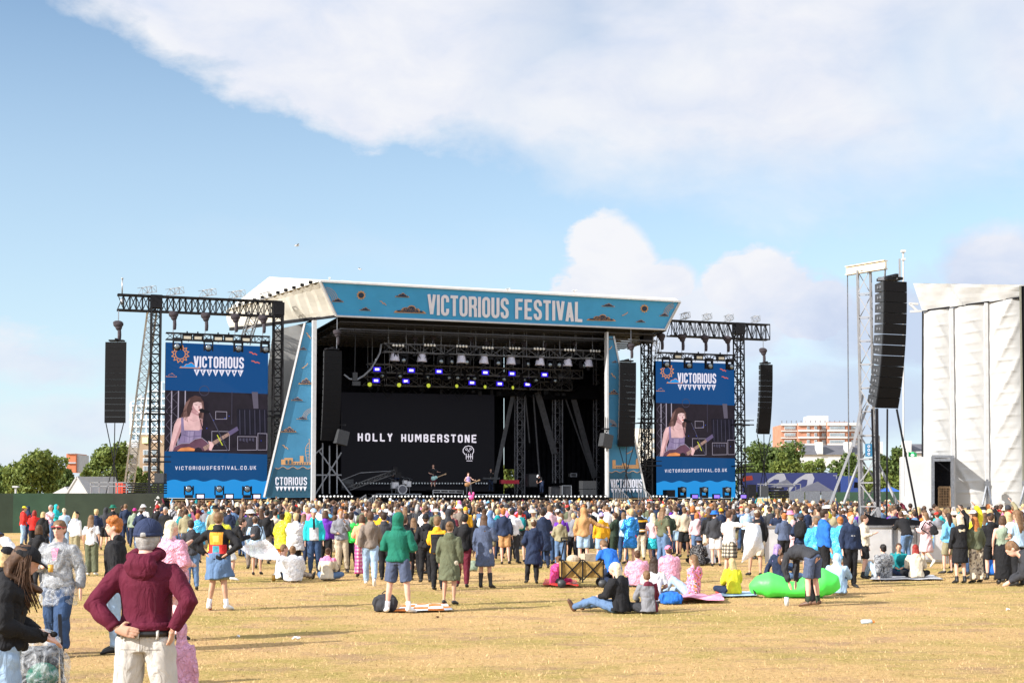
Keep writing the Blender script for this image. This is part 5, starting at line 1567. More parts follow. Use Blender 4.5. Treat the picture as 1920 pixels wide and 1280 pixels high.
# ------------------------------------------------------------------ buildings
def buildings():
 M_BR = mat('red_brick', (.36, .17, .11), .85, .15, .6)
 M_BB = mat('brown_brick', (.30, .22, .15), .85, .12, .5)
 M_WH = mat('white_render', (.50, .50, .50), .7, .06, .5)
 M_GL = mat('window_glass', (.20, .25, .29), .15, .2, .5, spec=.8)
 M_SL = mat('slate_roof', (.10, .10, .115), .7, .15, .6)
 # tower block: two wings, sun from the west
 Y = 420
 def A4(x0, y0, x1, y1, dy=0): return [at(x0, y0, Y + dy), at(x1, y0, Y + dy), at(x1, y1, Y + dy), at(x0, y1, Y + dy)]
 T = thing('apartment_block', 'red brick apartment block with white floor bands above the trees', 'apartment block', at(1537, 860, Y))
 secs = [(1465, 1497, 796, 0), (1497, 1536, 793, -2.5), (1536, 1552, 793, 0), (1552, 1589, 791, -2.5), (1589, 1614, 793, 0)]
 for x0, x1, yt, dy in secs:
  m = MB(); m.prism(A4(x0, yt, x1, 860, dy), (0, 14, 0)); m.build('wall', M_BR, T)
 for k in range(5):
  y = 792 + k * 13.0
  for x0, x1, yt, dy in secs:
   m = MB(); m.prism(A4(x0, y + (1.5 if yt > 793 else 0), x1, y + (3.6 if k else 5.5), dy - .5), (0, .5, 0)); m.build('floor_band', M_WH, T)
 for k in range(4):
  y = 798.5 + k * 13.0
  for x0, x1, dy in ((1471, 1492, 0), (1513, 1518, -2.5), (1527, 1532, -2.5), (1541, 1549, 0), (1556, 1584, -2.5), (1596, 1611, 0)):
   m = MB(); m.prism(A4(x0, y, x1, y + 6.2, dy - .25), (0, .25, 0)); w = m.build('window', M_WH, T)
   n = max(2, int((x1 - x0) / 4))
   g = MB()
   for i in range(n):
    a = x0 + (x1 - x0) * (i + .12) / n; b = x0 + (x1 - x0) * (i + .88) / n
    g.prism(A4(a, y + .9, b, y + 5.2, dy - .35), (0, .1, 0))
   g.build('pane', M_GL, w)
 m = MB(); m.prism(A4(1517, 779, 1553, 793, 4), (0, 8, 0)); m.build('lift_house', M_WH, T)
 m = MB()
 for x in range(1466, 1614, 9): m.bar(at(x, 793, Y + 2), at(x, 788, Y + 2), .2)
 m.build('roof_rail', M_SILD, T)
 # terrace with slate roofs
 Y = 330
 def A4(x0, y0, x1, y1, dy=0): return [at(x0, y0, Y + dy), at(x1, y0, Y + dy), at(x1, y1, Y + dy), at(x0, y1, Y + dy)]
 T = thing('terraced_house', 'white terraced houses with slate roofs and tall chimneys below brick block', 'terraced houses', at(1560, 870, Y))
 m = MB(); m.prism(A4(1500, 851, 1615, 875), (0, 8, 0)); m.build('wall', M_WH, T)
 m = MB(); a = A4(1499, 852, 1613, 852, -.5); t0, t1 = at(1505, 834, Y + 4), at(1613, 834, Y + 4)
 m.face([a[0], a[1], t1, t0]); m.build('roof', M_SL, T)
 for x in (1538, 1592, 1650):
  m = MB(); m.prism(A4(x - 5, 828, x + 5, 851, -.8), (0, 3, 0)); m.build('chimney', M_WH, T)
 T = thing('terraced_house', 'end of a slate-roofed house seen between trees and white structure', 'house', at(1715, 860, Y))
 m = MB(); m.prism(A4(1696, 846, 1740, 870), (0, 8, 0)); m.build('wall', M_WH, T)
 m = MB(); a = A4(1694, 850, 1745, 850, -.5); m.face([a[0], a[1], at(1745, 832, Y + 4), at(1700, 832, Y + 4)]); m.build('roof', M_SL, T)
 m = MB(); m.prism(A4(1697, 826, 1709, 848, -.8), (0, 3, 0)); m.build('chimney', M_WH, T)
 # budget hotel, brown
 Y = 240
 def A4(x0, y0, x1, y1, dy=0): return [at(x0, y0, Y + dy), at(x1, y0, Y + dy), at(x1, y1, Y + dy), at(x0, y1, Y + dy)]
 T = thing('hotel', 'brown brick hotel with green rooftop sign behind the silver stay', 'hotel', at(270, 900, Y))
 m = MB(); m.prism(A4(216, 838, 262, 905), (0, 12, 0)); m.build('wall', mat('grey_brick', (.26, .24, .21), .85, .1, .5), T)
 m = MB(); m.prism(A4(262, 815, 345, 905, -1), (0, 12, 0)); m.build('wall', M_BB, T)
 m = MB(); m.prism(A4(224, 829, 262, 838, 1), (0, 6, 0)); m.build('roof_plant', M_WH, T)
 for x0 in (220, 268, 284):
  for y0 in (843, 858, 873):
   m = MB(); m.prism(A4(x0, y0, x0 + 10, y0 + 10, -1.3), (0, .3, 0)); w = m.build('window', M_WH, T)
   m = MB(); m.prism(A4(x0 + 1, y0 + 1, x0 + 4.6, y0 + 9, -1.4), (0, .1, 0)); m.prism(A4(x0 + 5.4, y0 + 1, x0 + 9, y0 + 9, -1.4), (0, .1, 0)); m.build('pane', M_GL, w)
 m = MB(); m.prism(A4(266.5, 819.5, 277, 830.5, -1.4), (0, .3, 0)); m.build('sign', mat('sign_green', (.55, .72, .40), .6, .05, 2), T)
 m = MB(); pen = Pen(*A4(283, 822, 308, 830, -1.5)[:3], .05)
 pen.ribbon('white', [(283, 824), (285, 829), (286, 824), (289, 829), (290, 825), (293, 829), (295, 825), (298, 829), (300, 825), (304, 829)], 1.2, 1)
 pen.finish(T, PMATS, PNAMES)
 # glass tower
 Y = 620
 T = thing('glass_tower', 'pale blue glass tower with a sloping top behind the silver stay', 'tower', at(280, 860, Y))
 c = [at(243, 905, Y), at(243, 755, Y), at(305, 714, Y), at(345, 712, Y), at(345, 905, Y)]
 m = MB(); m.prism(c, (0, 20, 0)); m.build('glazing', mat('tower_glass', (.38, .52, .62), .2, .12, .08, spec=.7), T)
 g = MB()
 for k in range(14):
  y = 905 - k * 13.2
  xl = 243 if y > 755 else 243 + (755 - y) * 1.5
  g.bar(at(xl, y, Y - .4), at(345, y, Y - .4), .7)
 for k in range(11):
  x = 246 + k * 9.5
  yt = 755 - (x - 243) * .66 if x < 305 else 714
  g.bar(at(x, 905, Y - .5), at(x, yt, Y - .5), .4)
 g.build('mullions', mat('tower_mullion', (.62, .70, .76), .5, .05, 1), T)
 # red block
 Y = 380
 T = thing('brick_block', 'small orange-red brick block between the round trees', 'building', at(134, 880, Y))
 def A4(x0, y0, x1, y1, dy=0): return [at(x0, y0, Y + dy), at(x1, y0, Y + dy), at(x1, y1, Y + dy), at(x0, y1, Y + dy)]
 m = MB(); m.prism(A4(124.5, 850, 142, 885), (0, 10, 0)); m.build('wall', mat('orange_brick', (.44, .14, .07), .8, .1, .3), T)
 m = MB(); m.prism(A4(142, 852, 148, 885, 1), (0, 9, 0)); m.prism(A4(124.5, 866, 142, 868.5, -.5), (0, .4, 0)); m.prism(A4(124.5, 849, 142, 850.5, -.5), (0, .4, 0)); m.build('cladding', mat('grey_cladding', (.30, .33, .38), .6, .1, 1), T)
 # far block between screen tower and stage wing
 Y = 300
 T = thing('seafront_house', 'cream house glimpsed between the smaller screen tower and skyline banner', 'house', at(1222, 850, Y))
 def A4(x0, y0, x1, y1, dy=0): return [at(x0, y0, Y + dy), at(x1, y0, Y + dy), at(x1, y1, Y + dy), at(x0, y1, Y + dy)]
 m = MB(); m.prism(A4(1190, 803, 1233, 905), (0, 10, 0)); m.build('wall', mat('cream_render', (.60, .57, .50), .8, .08, .5), T)
 for x0 in (1205, 1222):
  for y0 in (812, 830, 848):
   m = MB(); m.prism(A4(x0, y0, x0 + 5, y0 + 9, -.3), (0, .3, 0)); m.build('window', M_GL, T)
 Y = 125
 T = thing('black_marquee', 'black peaked tent squeezed between screen tower and skyline banner', 'tent', at(1222, 880, Y))
 m = MB(); f = [at(1205, 868, Y), at(1222, 857, Y), at(1240, 868, Y), at(1240, 930, Y), at(1205, 930, Y)]; m.prism(f, (0, 3, 0)); m.build('cover', M_DRAPE, T)
 T = thing('flag', 'green and white flag flying beside the white porch', 'flag', at(1700, 850, 72))
 m = MB()
 for i in range(8):
  f = lambda k, y: at(1703 + 2 * k, y + .35 * k + 1.0 * math.sin(k * .9), 72 + .1 * math.sin(k))
  m.face([f(i, 846), f(i + 1, 846), f(i + 1, 855), f(i, 855)])
 m.build('cloth', mat('flag_green', (.03, .42, .14), .8, .2, 3), T)
 m = MB(); m.ell(at(1711, 853, 71.9), (.1, .01, .06), 8, 4); m.build('white_emblem', M_PWHITE, T)
 m = MB(); m.bar(at(1702, 843, 72), at(1702, 950, 72), .06); m.build('pole', M_FRAME, T)
buildings()
# ------------------------------------------------------------------ trees
def leafmat(name, c1, c2):
 m, t, b = principled(name)
 L = t.links.new
 g = N(t, 'ShaderNodeNewGeometry')
 L(ramp_lut(t, g.outputs['Random Per Island'], [(0.0, c1), (1.0, c2)]), b.inputs['Base Color'])
 b.inputs['Roughness'].default_value = .6
 b.inputs['Specular IOR Level'].default_value = .2
 tr = N(t, 'ShaderNodeBsdfTranslucent')
 L(ramp_lut(t, g.outputs['Random Per Island'], [(0.0, c1), (1.0, c2)]), tr.inputs[0])
 mx = N(t, 'ShaderNodeMixShader'); mx.inputs[0].default_value = .3
 L(b.outputs[0], mx.inputs[1]); L(tr.outputs[0], mx.inputs[2])
 L(mx.outputs[0], t.nodes['Material Output'].inputs[0])
 return m
LM = [leafmat('leaf_dark', (.045, .075, .02), (.14, .19, .05)), leafmat('leaf_mid', (.07, .105, .022), (.22, .27, .07)), leafmat('leaf_bright', (.075, .11, .02), (.21, .25, .06))]
M_BARK = mat('bark', (.10, .075, .05), .9, .3, 3, bump=.5, bscale=4, bdist=.05)
def tree(label, x, ybot, ytop, wpx, Y, kind=0, seed=0, lean=0.0, n=5200, group='trees beyond the site'):
 r = random.Random(seed)
 sc_ = Y / FPX
 top = at(x, ytop, Y).z
 hw = wpx * sc_ / 2
 base = gx(x, Y)
 T = thing('tree', label, 'tree', base, group)
 H = top - base.z
 cz = base.z + H * .56; rz = H * .44
 m = MB()
 m.loft([(base, hw * .09 + .15, hw * .09 + .15), (base + V((lean * .2, 0, H * .3)), hw * .06 + .1, hw * .06 + .1), (base + V((lean * .6, 0, H * .7)), .08, .08)], n=8)
 for k in range(6):
  a = r.uniform(0, 6.28); s0 = base + V((lean * .2, 0, H * r.uniform(.25, .5)))
  m.bar(s0, s0 + V((math.cos(a) * hw * .6, math.sin(a) * hw * .5, H * .3)), .16, n=5, w2=.05)
 m.build('trunk', M_BARK, T)
 # lumps
 lumps = []
 for k in range(26):
  a = r.uniform(0, 6.28); e = math.asin(r.uniform(-.75, 1)); q = r.uniform(.45, .92)
  c = V((math.cos(a) * math.cos(e) * hw * q, math.sin(a) * math.cos(e) * hw * q * .9, math.sin(e) * rz * q))
  lumps.append((c, r.uniform(.20, .38) * min(hw, rz * 1.2)))
 lumps.append((V((0, 0, 0)), min(hw, rz) * .7))
 ls = max(.17, .0105 * Y / 6.5) * (.8 + .0 * kind)
 vs, fs = [], []
 tot = sum(l[1] ** 2 for l in lumps)
 for c, rad in lumps:
  k = int(n * rad ** 2 / tot)
  for _ in range(k):
   d = V((r.gauss(0, 1), r.gauss(0, 1), r.gauss(0, 1))).normalized()
   q = rad * r.uniform(.72, 1.08) if r.random() < .85 else rad * r.uniform(1.0, 1.35)
   p = V((base.x, base.y, cz)) + c + d * q
   p.x += lean * max(0, (p.z - cz) / rz)
   if p.z < base.z + .3: continue
   u = (d * .7 + V((r.uniform(-1, 1), r.uniform(-1, 1), r.uniform(-1, 1)))).normalized()
   a = u.orthogonal().normalized(); b = u.cross(a)
   an = r.uniform(0, 6.28)
   a2 = a * math.cos(an) + b * math.sin(an); b2 = a * -math.sin(an) + b * math.cos(an)
   s1, s2 = ls * r.uniform(.7, 1.4), ls * r.uniform(.4, .8)
   i0 = len(vs)
   vs += [p - a2 * s1, p + b2 * s2, p + a2 * s1, p - b2 * s2]
   fs.append((i0, i0 + 1, i0 + 2, i0 + 3))
 cm = MB(); cm.v = vs; cm.f = fs; cm.m = [0] * len(fs)
 cm.build('crown', LM[kind], T)
 return T
def trees():
 tree('big wind-bent tree with feathery crown above the hoarding', 52, 930, 841, 104, 150, 1, 1, 1.5, 7000)
 tree('dark low tree at the very edge past the wind-bent tree', -4, 930, 866, 60, 170, 0, 2)
 tree('round leaning tree behind the white marquee', 193, 930, 834, 96, 155, 1, 3, 1.5, 7000)
 tree('dark low tree filling the dip between the two round trees', 116, 930, 880, 60, 175, 0, 4)
 tree('small bright sapling standing before the round leaning tree', 178, 930, 876, 30, 140, 2, 5, 0, 2500)
 tree('bushy tree below the brown hotel windows', 262, 930, 873, 40, 160, 1, 6, 0, 2500)
 tree('little tree seen between outer tower and larger screen', 302, 930, 880, 30, 165, 1, 7, 0, 1800)
 tree('big round dark tree beside the narrow line array', 1450, 930, 813, 112, 190, 0, 8, 0, 8000)
 tree('bright bushy tree in front of the big round dark one', 1470, 930, 850, 70, 165, 2, 9, 0, 4500)
 tree('olive tree below the white terraced houses', 1530, 930, 853, 72, 170, 1, 10, 0, 4500)
 tree('mid green tree meeting the silver mast', 1588, 930, 852, 76, 176, 0, 11, 0, 4500)
 tree('pale leafy tree just behind the foot of silver mast', 1622, 930, 868, 50, 168, 1, 12, 0, 3000)
 tree('tall dark tree between silver mast and white porch', 1672, 930, 826, 66, 190, 0, 13, 0, 6000)
 tree('low bright tree under the tall dark one near the porch', 1668, 930, 880, 64, 150, 2, 14, 0, 3000)
 tree('slim tree top behind the flag', 1716, 930, 846, 30, 180, 1, 15, 0, 1500)
 tree('sunlit tree seen through the gap in the black drapes', 955, 925, 860, 46, 140, 2, 16, 0, 4000)
 tree('dark tree low behind the narrow line array straps', 1402, 930, 860, 44, 185, 0, 17, 0, 2500)
trees()
# ------------------------------------------------------------------ gulls
def gulls():
 M_G = mat('gull_white', (.70, .70, .70), .8, .05, 20); M_GW = mat('gull_grey', (.22, .23, .25), .8, .1, 20)
 def gull(p, lab, fly, rz):
  T = thing('gull', lab, 'gull', p, None, rz)
  T2 = BASE[T.name]; BASE[T.name] = V((0, 0, 0))
  m = MB(); m.loft([((-.28, 0, 0), .01, .01), ((-.18, 0, .01), .06, .06), ((0, 0, .02), .09, .09), ((.15, 0, .06), .06, .06), ((.22, 0, .09), .05, .05), ((.30, 0, .08), .008, .008)], side=V((0, 1, 0)), n=8); m.build('body', M_G, T, smooth=True)
  for s in (-1, 1):
   m = MB()
   if fly: m.prism([V((.08, s * .05, .05)), V((.10, s * .32, .22)), V((-.05, s * .66, .12)), V((-.06, s * .3, .18)), V((-.1, s * .05, .04))], (0, 0, .015))
   else: m.prism([V((.08, s * .07, .05)), V((.02, s * .09, .09)), V((-.3, s * .03, .02)), V((-.1, s * .08, -.02))], (0, s * .015, 0))
   m.build('wing', M_GW, T)
  T.scale = (.42, .42, .42) if fly else (.8, .8, .8)
  if not fly:
   m = MB(); m.bar(V((0, .03, -.05)), V((0, .03, -.18)), .015); m.bar(V((0, -.03, -.05)), V((0, -.03, -.18)), .015); m.build('legs', M_PGOLD, T)
 gull(at(557, 461, 60), 'gull banking in the open sky above the stage roof', True, .6)
 gull(at(675, 505, 90), 'gull flying just above the cream roof edge', True, 2.8)
 gull(st(618, 522.0, 0) + V((0, 0, 0)), 'gull perched at the roof corner above the rainbow print', False, 2.0)
 gull(st(952, 542.5, 0), 'gull perched on roof edge above the lettering', False, .3)
 gull(st(1077, 545.5, 2), 'gull perched on the roof edge nearer the trees', False, .1)
gulls()
# ------------------------------------------------------------------ people
class Later:
 '''objects wait here and are linked in one go: linking between remeshes is slow'''
 def __init__(s): s.objects, s.q = s, []
 def link(s, o): s.q.append(o)
FINAL, COL = COL, Later()
def lerp(a, b, t): return V(a) * (1 - t) + V(b) * t
TMP = bpy.data.scenes.new('workbench')
WASTE, TOOL = [], []
def remesh(mb, vox, name, folds=0.0, fs=5.0, seed=0, smooth=2):
 """the pieces of one surface grown together into a single skin"""
 me = mb.mesh('tmp')
 WASTE.append(me)
 if not TOOL:
  o = bpy.data.objects.new('tmp', me); TMP.collection.objects.link(o)
  m = o.modifiers.new('r', 'REMESH'); m.mode = 'VOXEL'; m.use_smooth_shade = True
  q = o.modifiers.new('s', 'SMOOTH'); q.factor = .5
  TOOL.append(o)
 o = TOOL[0]
 o.data = me
 o.modifiers['r'].voxel_size = vox
 o.modifiers['s'].iterations = smooth
 TMP.view_layers[0].update()
 r = bpy.data.meshes.new_from_object(o.evaluated_get(TMP.view_layers[0].depsgraph))
 r.name = name
 if folds:
  out = []
  for c, n in [(v.co.copy(), v.normal.copy()) for v in r.vertices]:
   q = V((c.x * fs + seed, c.y * fs, c.z * fs * .7))
   a = noise.noise(q + noise.noise_vector(q * .7) * 1.1)
   out.extend(c + n * ((abs(a) * 2 - .5) * folds))
  r.vertices.foreach_set('co', out)
  r.update()
 r.polygons.foreach_set('use_smooth', [True] * len(r.polygons))
 return r
def J(**kw):
 """joints of a 1.75 m person facing +Y"""
 j = dict(pel=(0, 0, .95), wai=(0, 0, 1.10), che=(0, 0, 1.32), nek=(0, -.01, 1.47), hed=(0, .02, 1.635), hdir=(0, 1, 0), hup=(0, 0, 1),
    shL=(-.172, 0, 1.385), shR=(.172, 0, 1.385), elL=(-.235, -.03, 1.14), elR=(.235, -.03, 1.14), wrL=(-.24, .06, .89), wrR=(.24, .06, .89),
    hiL=(-.09, 0, .92), hiR=(.09, 0, .92), knL=(-.10, .02, .50), knR=(.10, .02, .50), anL=(-.11, -.02, .085), anR=(.11, -.02, .085),
    toL=(-.13, .13, .03), toR=(.13, .13, .03), side=(1, 0, 0))
 j.update(kw)
 return {k: V(v) for k, v in j.items()}
POSES = {
 'stand': J(),
 'stand2': J(elL=(-.25, -.05, 1.15), wrL=(-.17, .12, .98), elR=(.23, .0, 1.14), wrR=(.22, .09, .90), anL=(-.15, .03, .085), toL=(-.19, .18, .03), knL=(-.13, .05, .5)),
 'cross': J(elL=(-.24, .03, 1.16), wrL=(-.02, .20, 1.18), elR=(.24, .03, 1.16), wrR=(.04, .19, 1.12)),
 'phone': J(elL=(-.22, .08, 1.18), wrL=(-.10, .30, 1.36), elR=(.24, .02, 1.15), wrR=(.13, .24, 1.10)),
 'drink': J(elR=(.27, .02, 1.17), wrR=(.16, .26, 1.25), anR=(.15, -.05, .085), toR=(.2, .09, .03)),
 'hips': J(elL=(-.42, -.10, 1.17), wrL=(-.19, -.10, 1.01), elR=(.42, -.10, 1.17), wrR=(.19, -.10, 1.01), anL=(-.16, 0, .085), anR=(.16, 0, .085), toL=(-.2, .14, .03), toR=(.2, .14, .03)),
 'armup': J(elR=(.22, .02, 1.70), wrR=(.10, .05, 1.86)),
 'reach': J(elR=(.44, .08, 1.36), wrR=(.70, .12, 1.40), elL=(-.24, .05, 1.15), wrL=(-.12, .22, 1.05)),
 'hug': J(elR=(.40, .05, 1.25), wrR=(.62, .08, 1.18)),
 'walk': J(knL=(-.10, .16, .52), anL=(-.10, .24, .10), toL=(-.11, .40, .06), knR=(.10, -.04, .50), anR=(.10, -.32, .16), toR=(.10, -.22, .03), elL=(-.23, -.12, 1.16), wrL=(-.24, -.06, .92), elR=(.23, .06, 1.15), wrR=(.22, .22, .98)),
 'walk2': J(knR=(.10, .16, .52), anR=(.10, .22, .10), toR=(.11, .38, .04), knL=(-.10, -.08, .52), anL=(-.10, -.34, .26), toL=(-.10, -.24, .10), elL=(-.26, .0, 1.16), wrL=(-.12, .22, 1.22)),
 'lean': J(pel=(0, -.1, .95), wai=(0, -.04, 1.10), che=(0, .1, 1.30), nek=(0, .2, 1.43), hed=(0, .28, 1.57), shL=(-.175, .15, 1.37), shR=(.175, .15, 1.37), elL=(-.24, .25, 1.13), elR=(.24, .25, 1.13), wrL=(-.14, .46, 1.2), wrR=(.14, .46, 1.2), hiL=(-.09, -.1, .92), hiR=(.09, -.1, .92)),
 'bend': J(pel=(0, -.05, .93), wai=(0, .08, 1.02), che=(0, .32, 1.03), nek=(0, .48, .95), hed=(0, .60, .86), hdir=(0, -.15, -1), hup=(0, 1, -.2), shL=(-.18, .42, .98), shR=(.18, .42, .98), elL=(-.2, .46, .70), elR=(.2, .46, .70), wrL=(-.12, .42, .45), wrR=(.12, .42, .45),
     hiL=(-.11, -.05, .9), hiR=(.11, -.05, .9), knL=(-.14, -.02, .49), knR=(.14, -.02, .49), anL=(-.17, -.05, .085), anR=(.17, -.05, .085), toL=(-.2, .1, .03), toR=(.2, .1, .03)),
 'bend2': J(pel=(0, -.05, .93), wai=(0, .03, 1.07), che=(0, .22, 1.22), nek=(0, .34, 1.29), hed=(0, .46, 1.36), hdir=(0, 1, -.9), hup=(0, .8, 1), shL=(-.18, .28, 1.24), shR=(.18, .28, 1.24), elL=(-.24, .32, .98), elR=(.24, .32, .98), wrL=(-.08, .50, .86), wrR=(.08, .50, .86)),
 # seated, legs crossed in front
 'sit': J(pel=(0, 0, .14), wai=(0, .0, .28), che=(0, .05, .50), nek=(0, .07, .64), hed=(0, .11, .80), shL=(-.175, .06, .59), shR=(.175, .06, .59), elL=(-.25, .12, .34), elR=(.25, .12, .34), wrL=(-.10, .32, .26), wrR=(.10, .32, .26),
    hiL=(-.10, .03, .12), hiR=(.10, .03, .12), knL=(-.34, .33, .17), knR=(.34, .33, .17), anL=(.10, .42, .08), anR=(-.10, .46, .08), toL=(.20, .46, .06), toR=(-.20, .50, .06)),
 # seated, legs stretched to the front
 'sitleg': J(pel=(0, 0, .14), wai=(0, -.01, .28), che=(0, .03, .50), nek=(0, .06, .64), hed=(0, .11, .80), shL=(-.175, .04, .59), shR=(.175, .04, .59), elL=(-.24, .10, .34), elR=(.24, .10, .34), wrL=(-.12, .32, .30), wrR=(.12, .32, .30),
    hiL=(-.10, .03, .12), hiR=(.10, .03, .12), knL=(-.14, .45, .22), knR=(.16, .44, .16), anL=(-.14, .82, .08), anR=(.18, .84, .08), toL=(-.2, .86, .19), toR=(.25, .87, .18)),
 # seated, knees up
 'sitknee': J(pel=(0, 0, .14), wai=(0, .0, .28), che=(0, .06, .50), nek=(0, .10, .64), hed=(0, .16, .79), shL=(-.175, .09, .59), shR=(.175, .09, .59), elL=(-.25, .2, .38), elR=(.25, .2, .38), wrL=(-.08, .40, .42), wrR=(.08, .40, .42),
     hiL=(-.10, .03, .12), hiR=(.10, .03, .12), knL=(-.12, .38, .48), knR=(.12, .38, .48), anL=(-.12, .46, .08), anR=(.12, .46, .08), toL=(-.13, .6, .03), toR=(.13, .6, .03)),
 'prop': J(pel=(0, 0, .14), wai=(0, -.03, .28), che=(0, -.06, .50), nek=(0, -.06, .64), hed=(0, -.03, .80), shL=(-.175, -.06, .59), shR=(.175, -.06, .59), elL=(-.24, -.2, .34), elR=(.26, .06, .36), wrL=(-.26, -.26, .09), wrR=(.2, .3, .3),
     hiL=(-.10, .03, .12), hiR=(.10, .03, .12), knL=(-.14, .42, .40), knR=(.16, .44, .16), anL=(-.14, .62, .08), anR=(.18, .84, .08), toL=(-.15, .76, .03), toR=(.25, .87, .18)),
 'kneel': J(pel=(0, -.05, .36), wai=(0, 0, .50), che=(0, .14, .70), nek=(0, .24, .80), hed=(0, .34, .92), hdir=(0, 1, -.7), hup=(0, .6, 1), shL=(-.18, .18, .76), shR=(.18, .18, .76), elL=(-.26, .24, .50), elR=(.26, .24, .50), wrL=(-.12, .42, .34), wrR=(.12, .42, .34),
      hiL=(-.10, -.05, .34), hiR=(.10, -.05, .34), knL=(-.14, .30, .08), knR=(.14, .30, .08), anL=(-.12, -.12, .08), anR=(.12, -.12, .08), toL=(-.12, -.22, .03), toR=(.12, -.22, .03)),
 'guitar': J(elL=(-.30, .06, 1.22), wrL=(-.42, .22, 1.20), elR=(.30, .02, 1.14), wrR=(.08, .20, 1.05)),
}
def rot_frame(d, up):
 d = V(d).normalized(); x = d.cross(V(up)).normalized(); u = x.cross(d)
 return Matrix((x, d, u)).transposed()
def torso_rings(j, g=0.0, hem=None, w=1.0, drop=None):
 pel, wai, che, nek = j['pel'], j['wai'], j['che'], j['nek']
 top = lerp(nek, j['hed'], .30)
 body = [(lerp(wai, pel, 1.62), .120, .095), (pel, .168, .122), (lerp(pel, wai, .55), .155, .112), (wai, .140, .103), (lerp(wai, che, .5), .150, .112), (che, .172, .122), (lerp(che, nek, .35), .172, .112), (lerp(che, nek, .62), .140, .092), (lerp(che, nek, .84), .098, .074), (nek, .068, .062)]
 return [(c, a * w + g, b * w + g) for c, a, b in body], top
def build_body(j, vox=.028, w=1.0, hands=False, female=False):
 m = MB()
 rings, top = torso_rings(j, 0, w=w)
 rings += [(lerp(j['nek'], j['hed'], .35), .056, .058), (lerp(j['nek'], j['hed'], .7), .053, .058)]
 m.loft(rings, side=j['side'], n=16)
 H = rot_frame(j['hdir'], j['hup']); h = j['hed']
 P_ = lambda x, y, z: h + H @ V((x, y, z))
 m.ell(P_(0, -.008, .02), (.074, .092, .098), 16, 12, M=H)
 m.ell(P_(0, .022, -.045), (.056, .066, .066), 12, 8, M=H)
 m.ell(P_(0, .058, -.085), (.026, .022, .024), 8, 6, M=H)
 m.loft([(P_(0, .082, .02), .010, .012), (P_(0, .101, -.012), .015, .016), (P_(0, .098, -.030), .017, .012)], n=8)
 m.ell(P_(0, .086, .034), (.040, .014, .014), 8, 5, M=H)
 m.ell(P_(0, .086, -.056), (.022, .012, .012), 8, 5, M=H)
 for s in (-1, 1):
  m.ell(P_(.076 * s, -.012, -.002), (.012, .022, .032), 8, 6, M=H)
 for s in 'LR':
  sh, el, wr = j['sh' + s], j['el' + s], j['wr' + s]
  m.loft([(lerp(lerp(j['che'], j['nek'], .5), sh, .5), .055, .055), (sh, .056, .058), (lerp(sh, el, .35), .050, .052), (lerp(sh, el, .8), .040, .042), (el, .037, .038), (lerp(el, wr, .3), .038, .036), (lerp(el, wr, .8), .027, .025), (wr, .024, .021)], n=10)
  d = (wr - el).normalized()
  if hands != True:
   m.loft([(wr, .024, .020), (wr + d * .05, .038, .022), (wr + d * .10, .036, .020), (wr + d * .165, .022, .014)], n=8, side=j['side'].cross(d) if abs(d.z) > .5 else V((0, 0, 1)))
  else:
   pass
  hi, kn, an, to = j['hi' + s], j['kn' + s], j['an' + s], j['to' + s]
  m.loft([(lerp(j['pel'], hi, .8), .088, .095), (hi, .094, .10), (lerp(hi, kn, .3), .080, .086), (lerp(hi, kn, .75), .060, .063), (kn, .054, .056), (lerp(kn, an, .22), .052, .058), (lerp(kn, an, .38), .050, .058), (lerp(kn, an, .8), .032, .035), (an, .033, .036)], n=12)
  m.loft([(lerp(an, to, -.3), .034, .03), (an + V((0, 0, -.03)), .036, .036), (lerp(an, to, .5), .040, .028), (to, .036, .018)], n=8)
 return m
def finger_hand(m, wr, d, palm_n, thumb_side, curl=0.5, s=1.0):
 """a palm, four unequal fingers and a thumb leaving the palm's side"""
 d = V(d).normalized(); n = V(palm_n); n = (n - d * n.dot(d)).normalized(); x = d.cross(n).normalized() * thumb_side
 m.loft([(wr - d * .01, .026 * s, .021 * s), (wr + d * .035 * s, .037 * s, .019 * s), (wr + d * .085 * s, .042 * s, .016 * s)], side=x, n=10)
 for k, (o, L_) in enumerate(((.031, .072), (.011, .080), (-.010, .075), (-.030, .060))):
  p = wr + d * .08 * s + x * o * s
  c = curl
  pts = [p]; dd = d.copy()
  for q, f in enumerate((.45, .32, .25)):
   dd = (dd * math.cos(c * .6) + n * math.sin(c * .6)).normalized() if q else (dd * math.cos(c * .4) + n * math.sin(c * .4)).normalized()
   pts.append(pts[-1] + dd * L_ * f * s)
   c = curl
  m.loft([(pp, r * s, r * s) for pp, r in zip(pts, (.0105, .0098, .009, .007))], n=6)
 p = wr + d * .025 * s + x * .030 * s
 m.loft([(p, .013 * s, .013 * s), (p + (d * .5 + x * .7).normalized() * .035 * s, .0115 * s, .0115 * s), (p + (d * .5 + x * .7).normalized() * .035 * s + (d * .9 + x * .2 + n * .3).normalized() * .03 * s, .008 * s, .008 * s)], n=6)
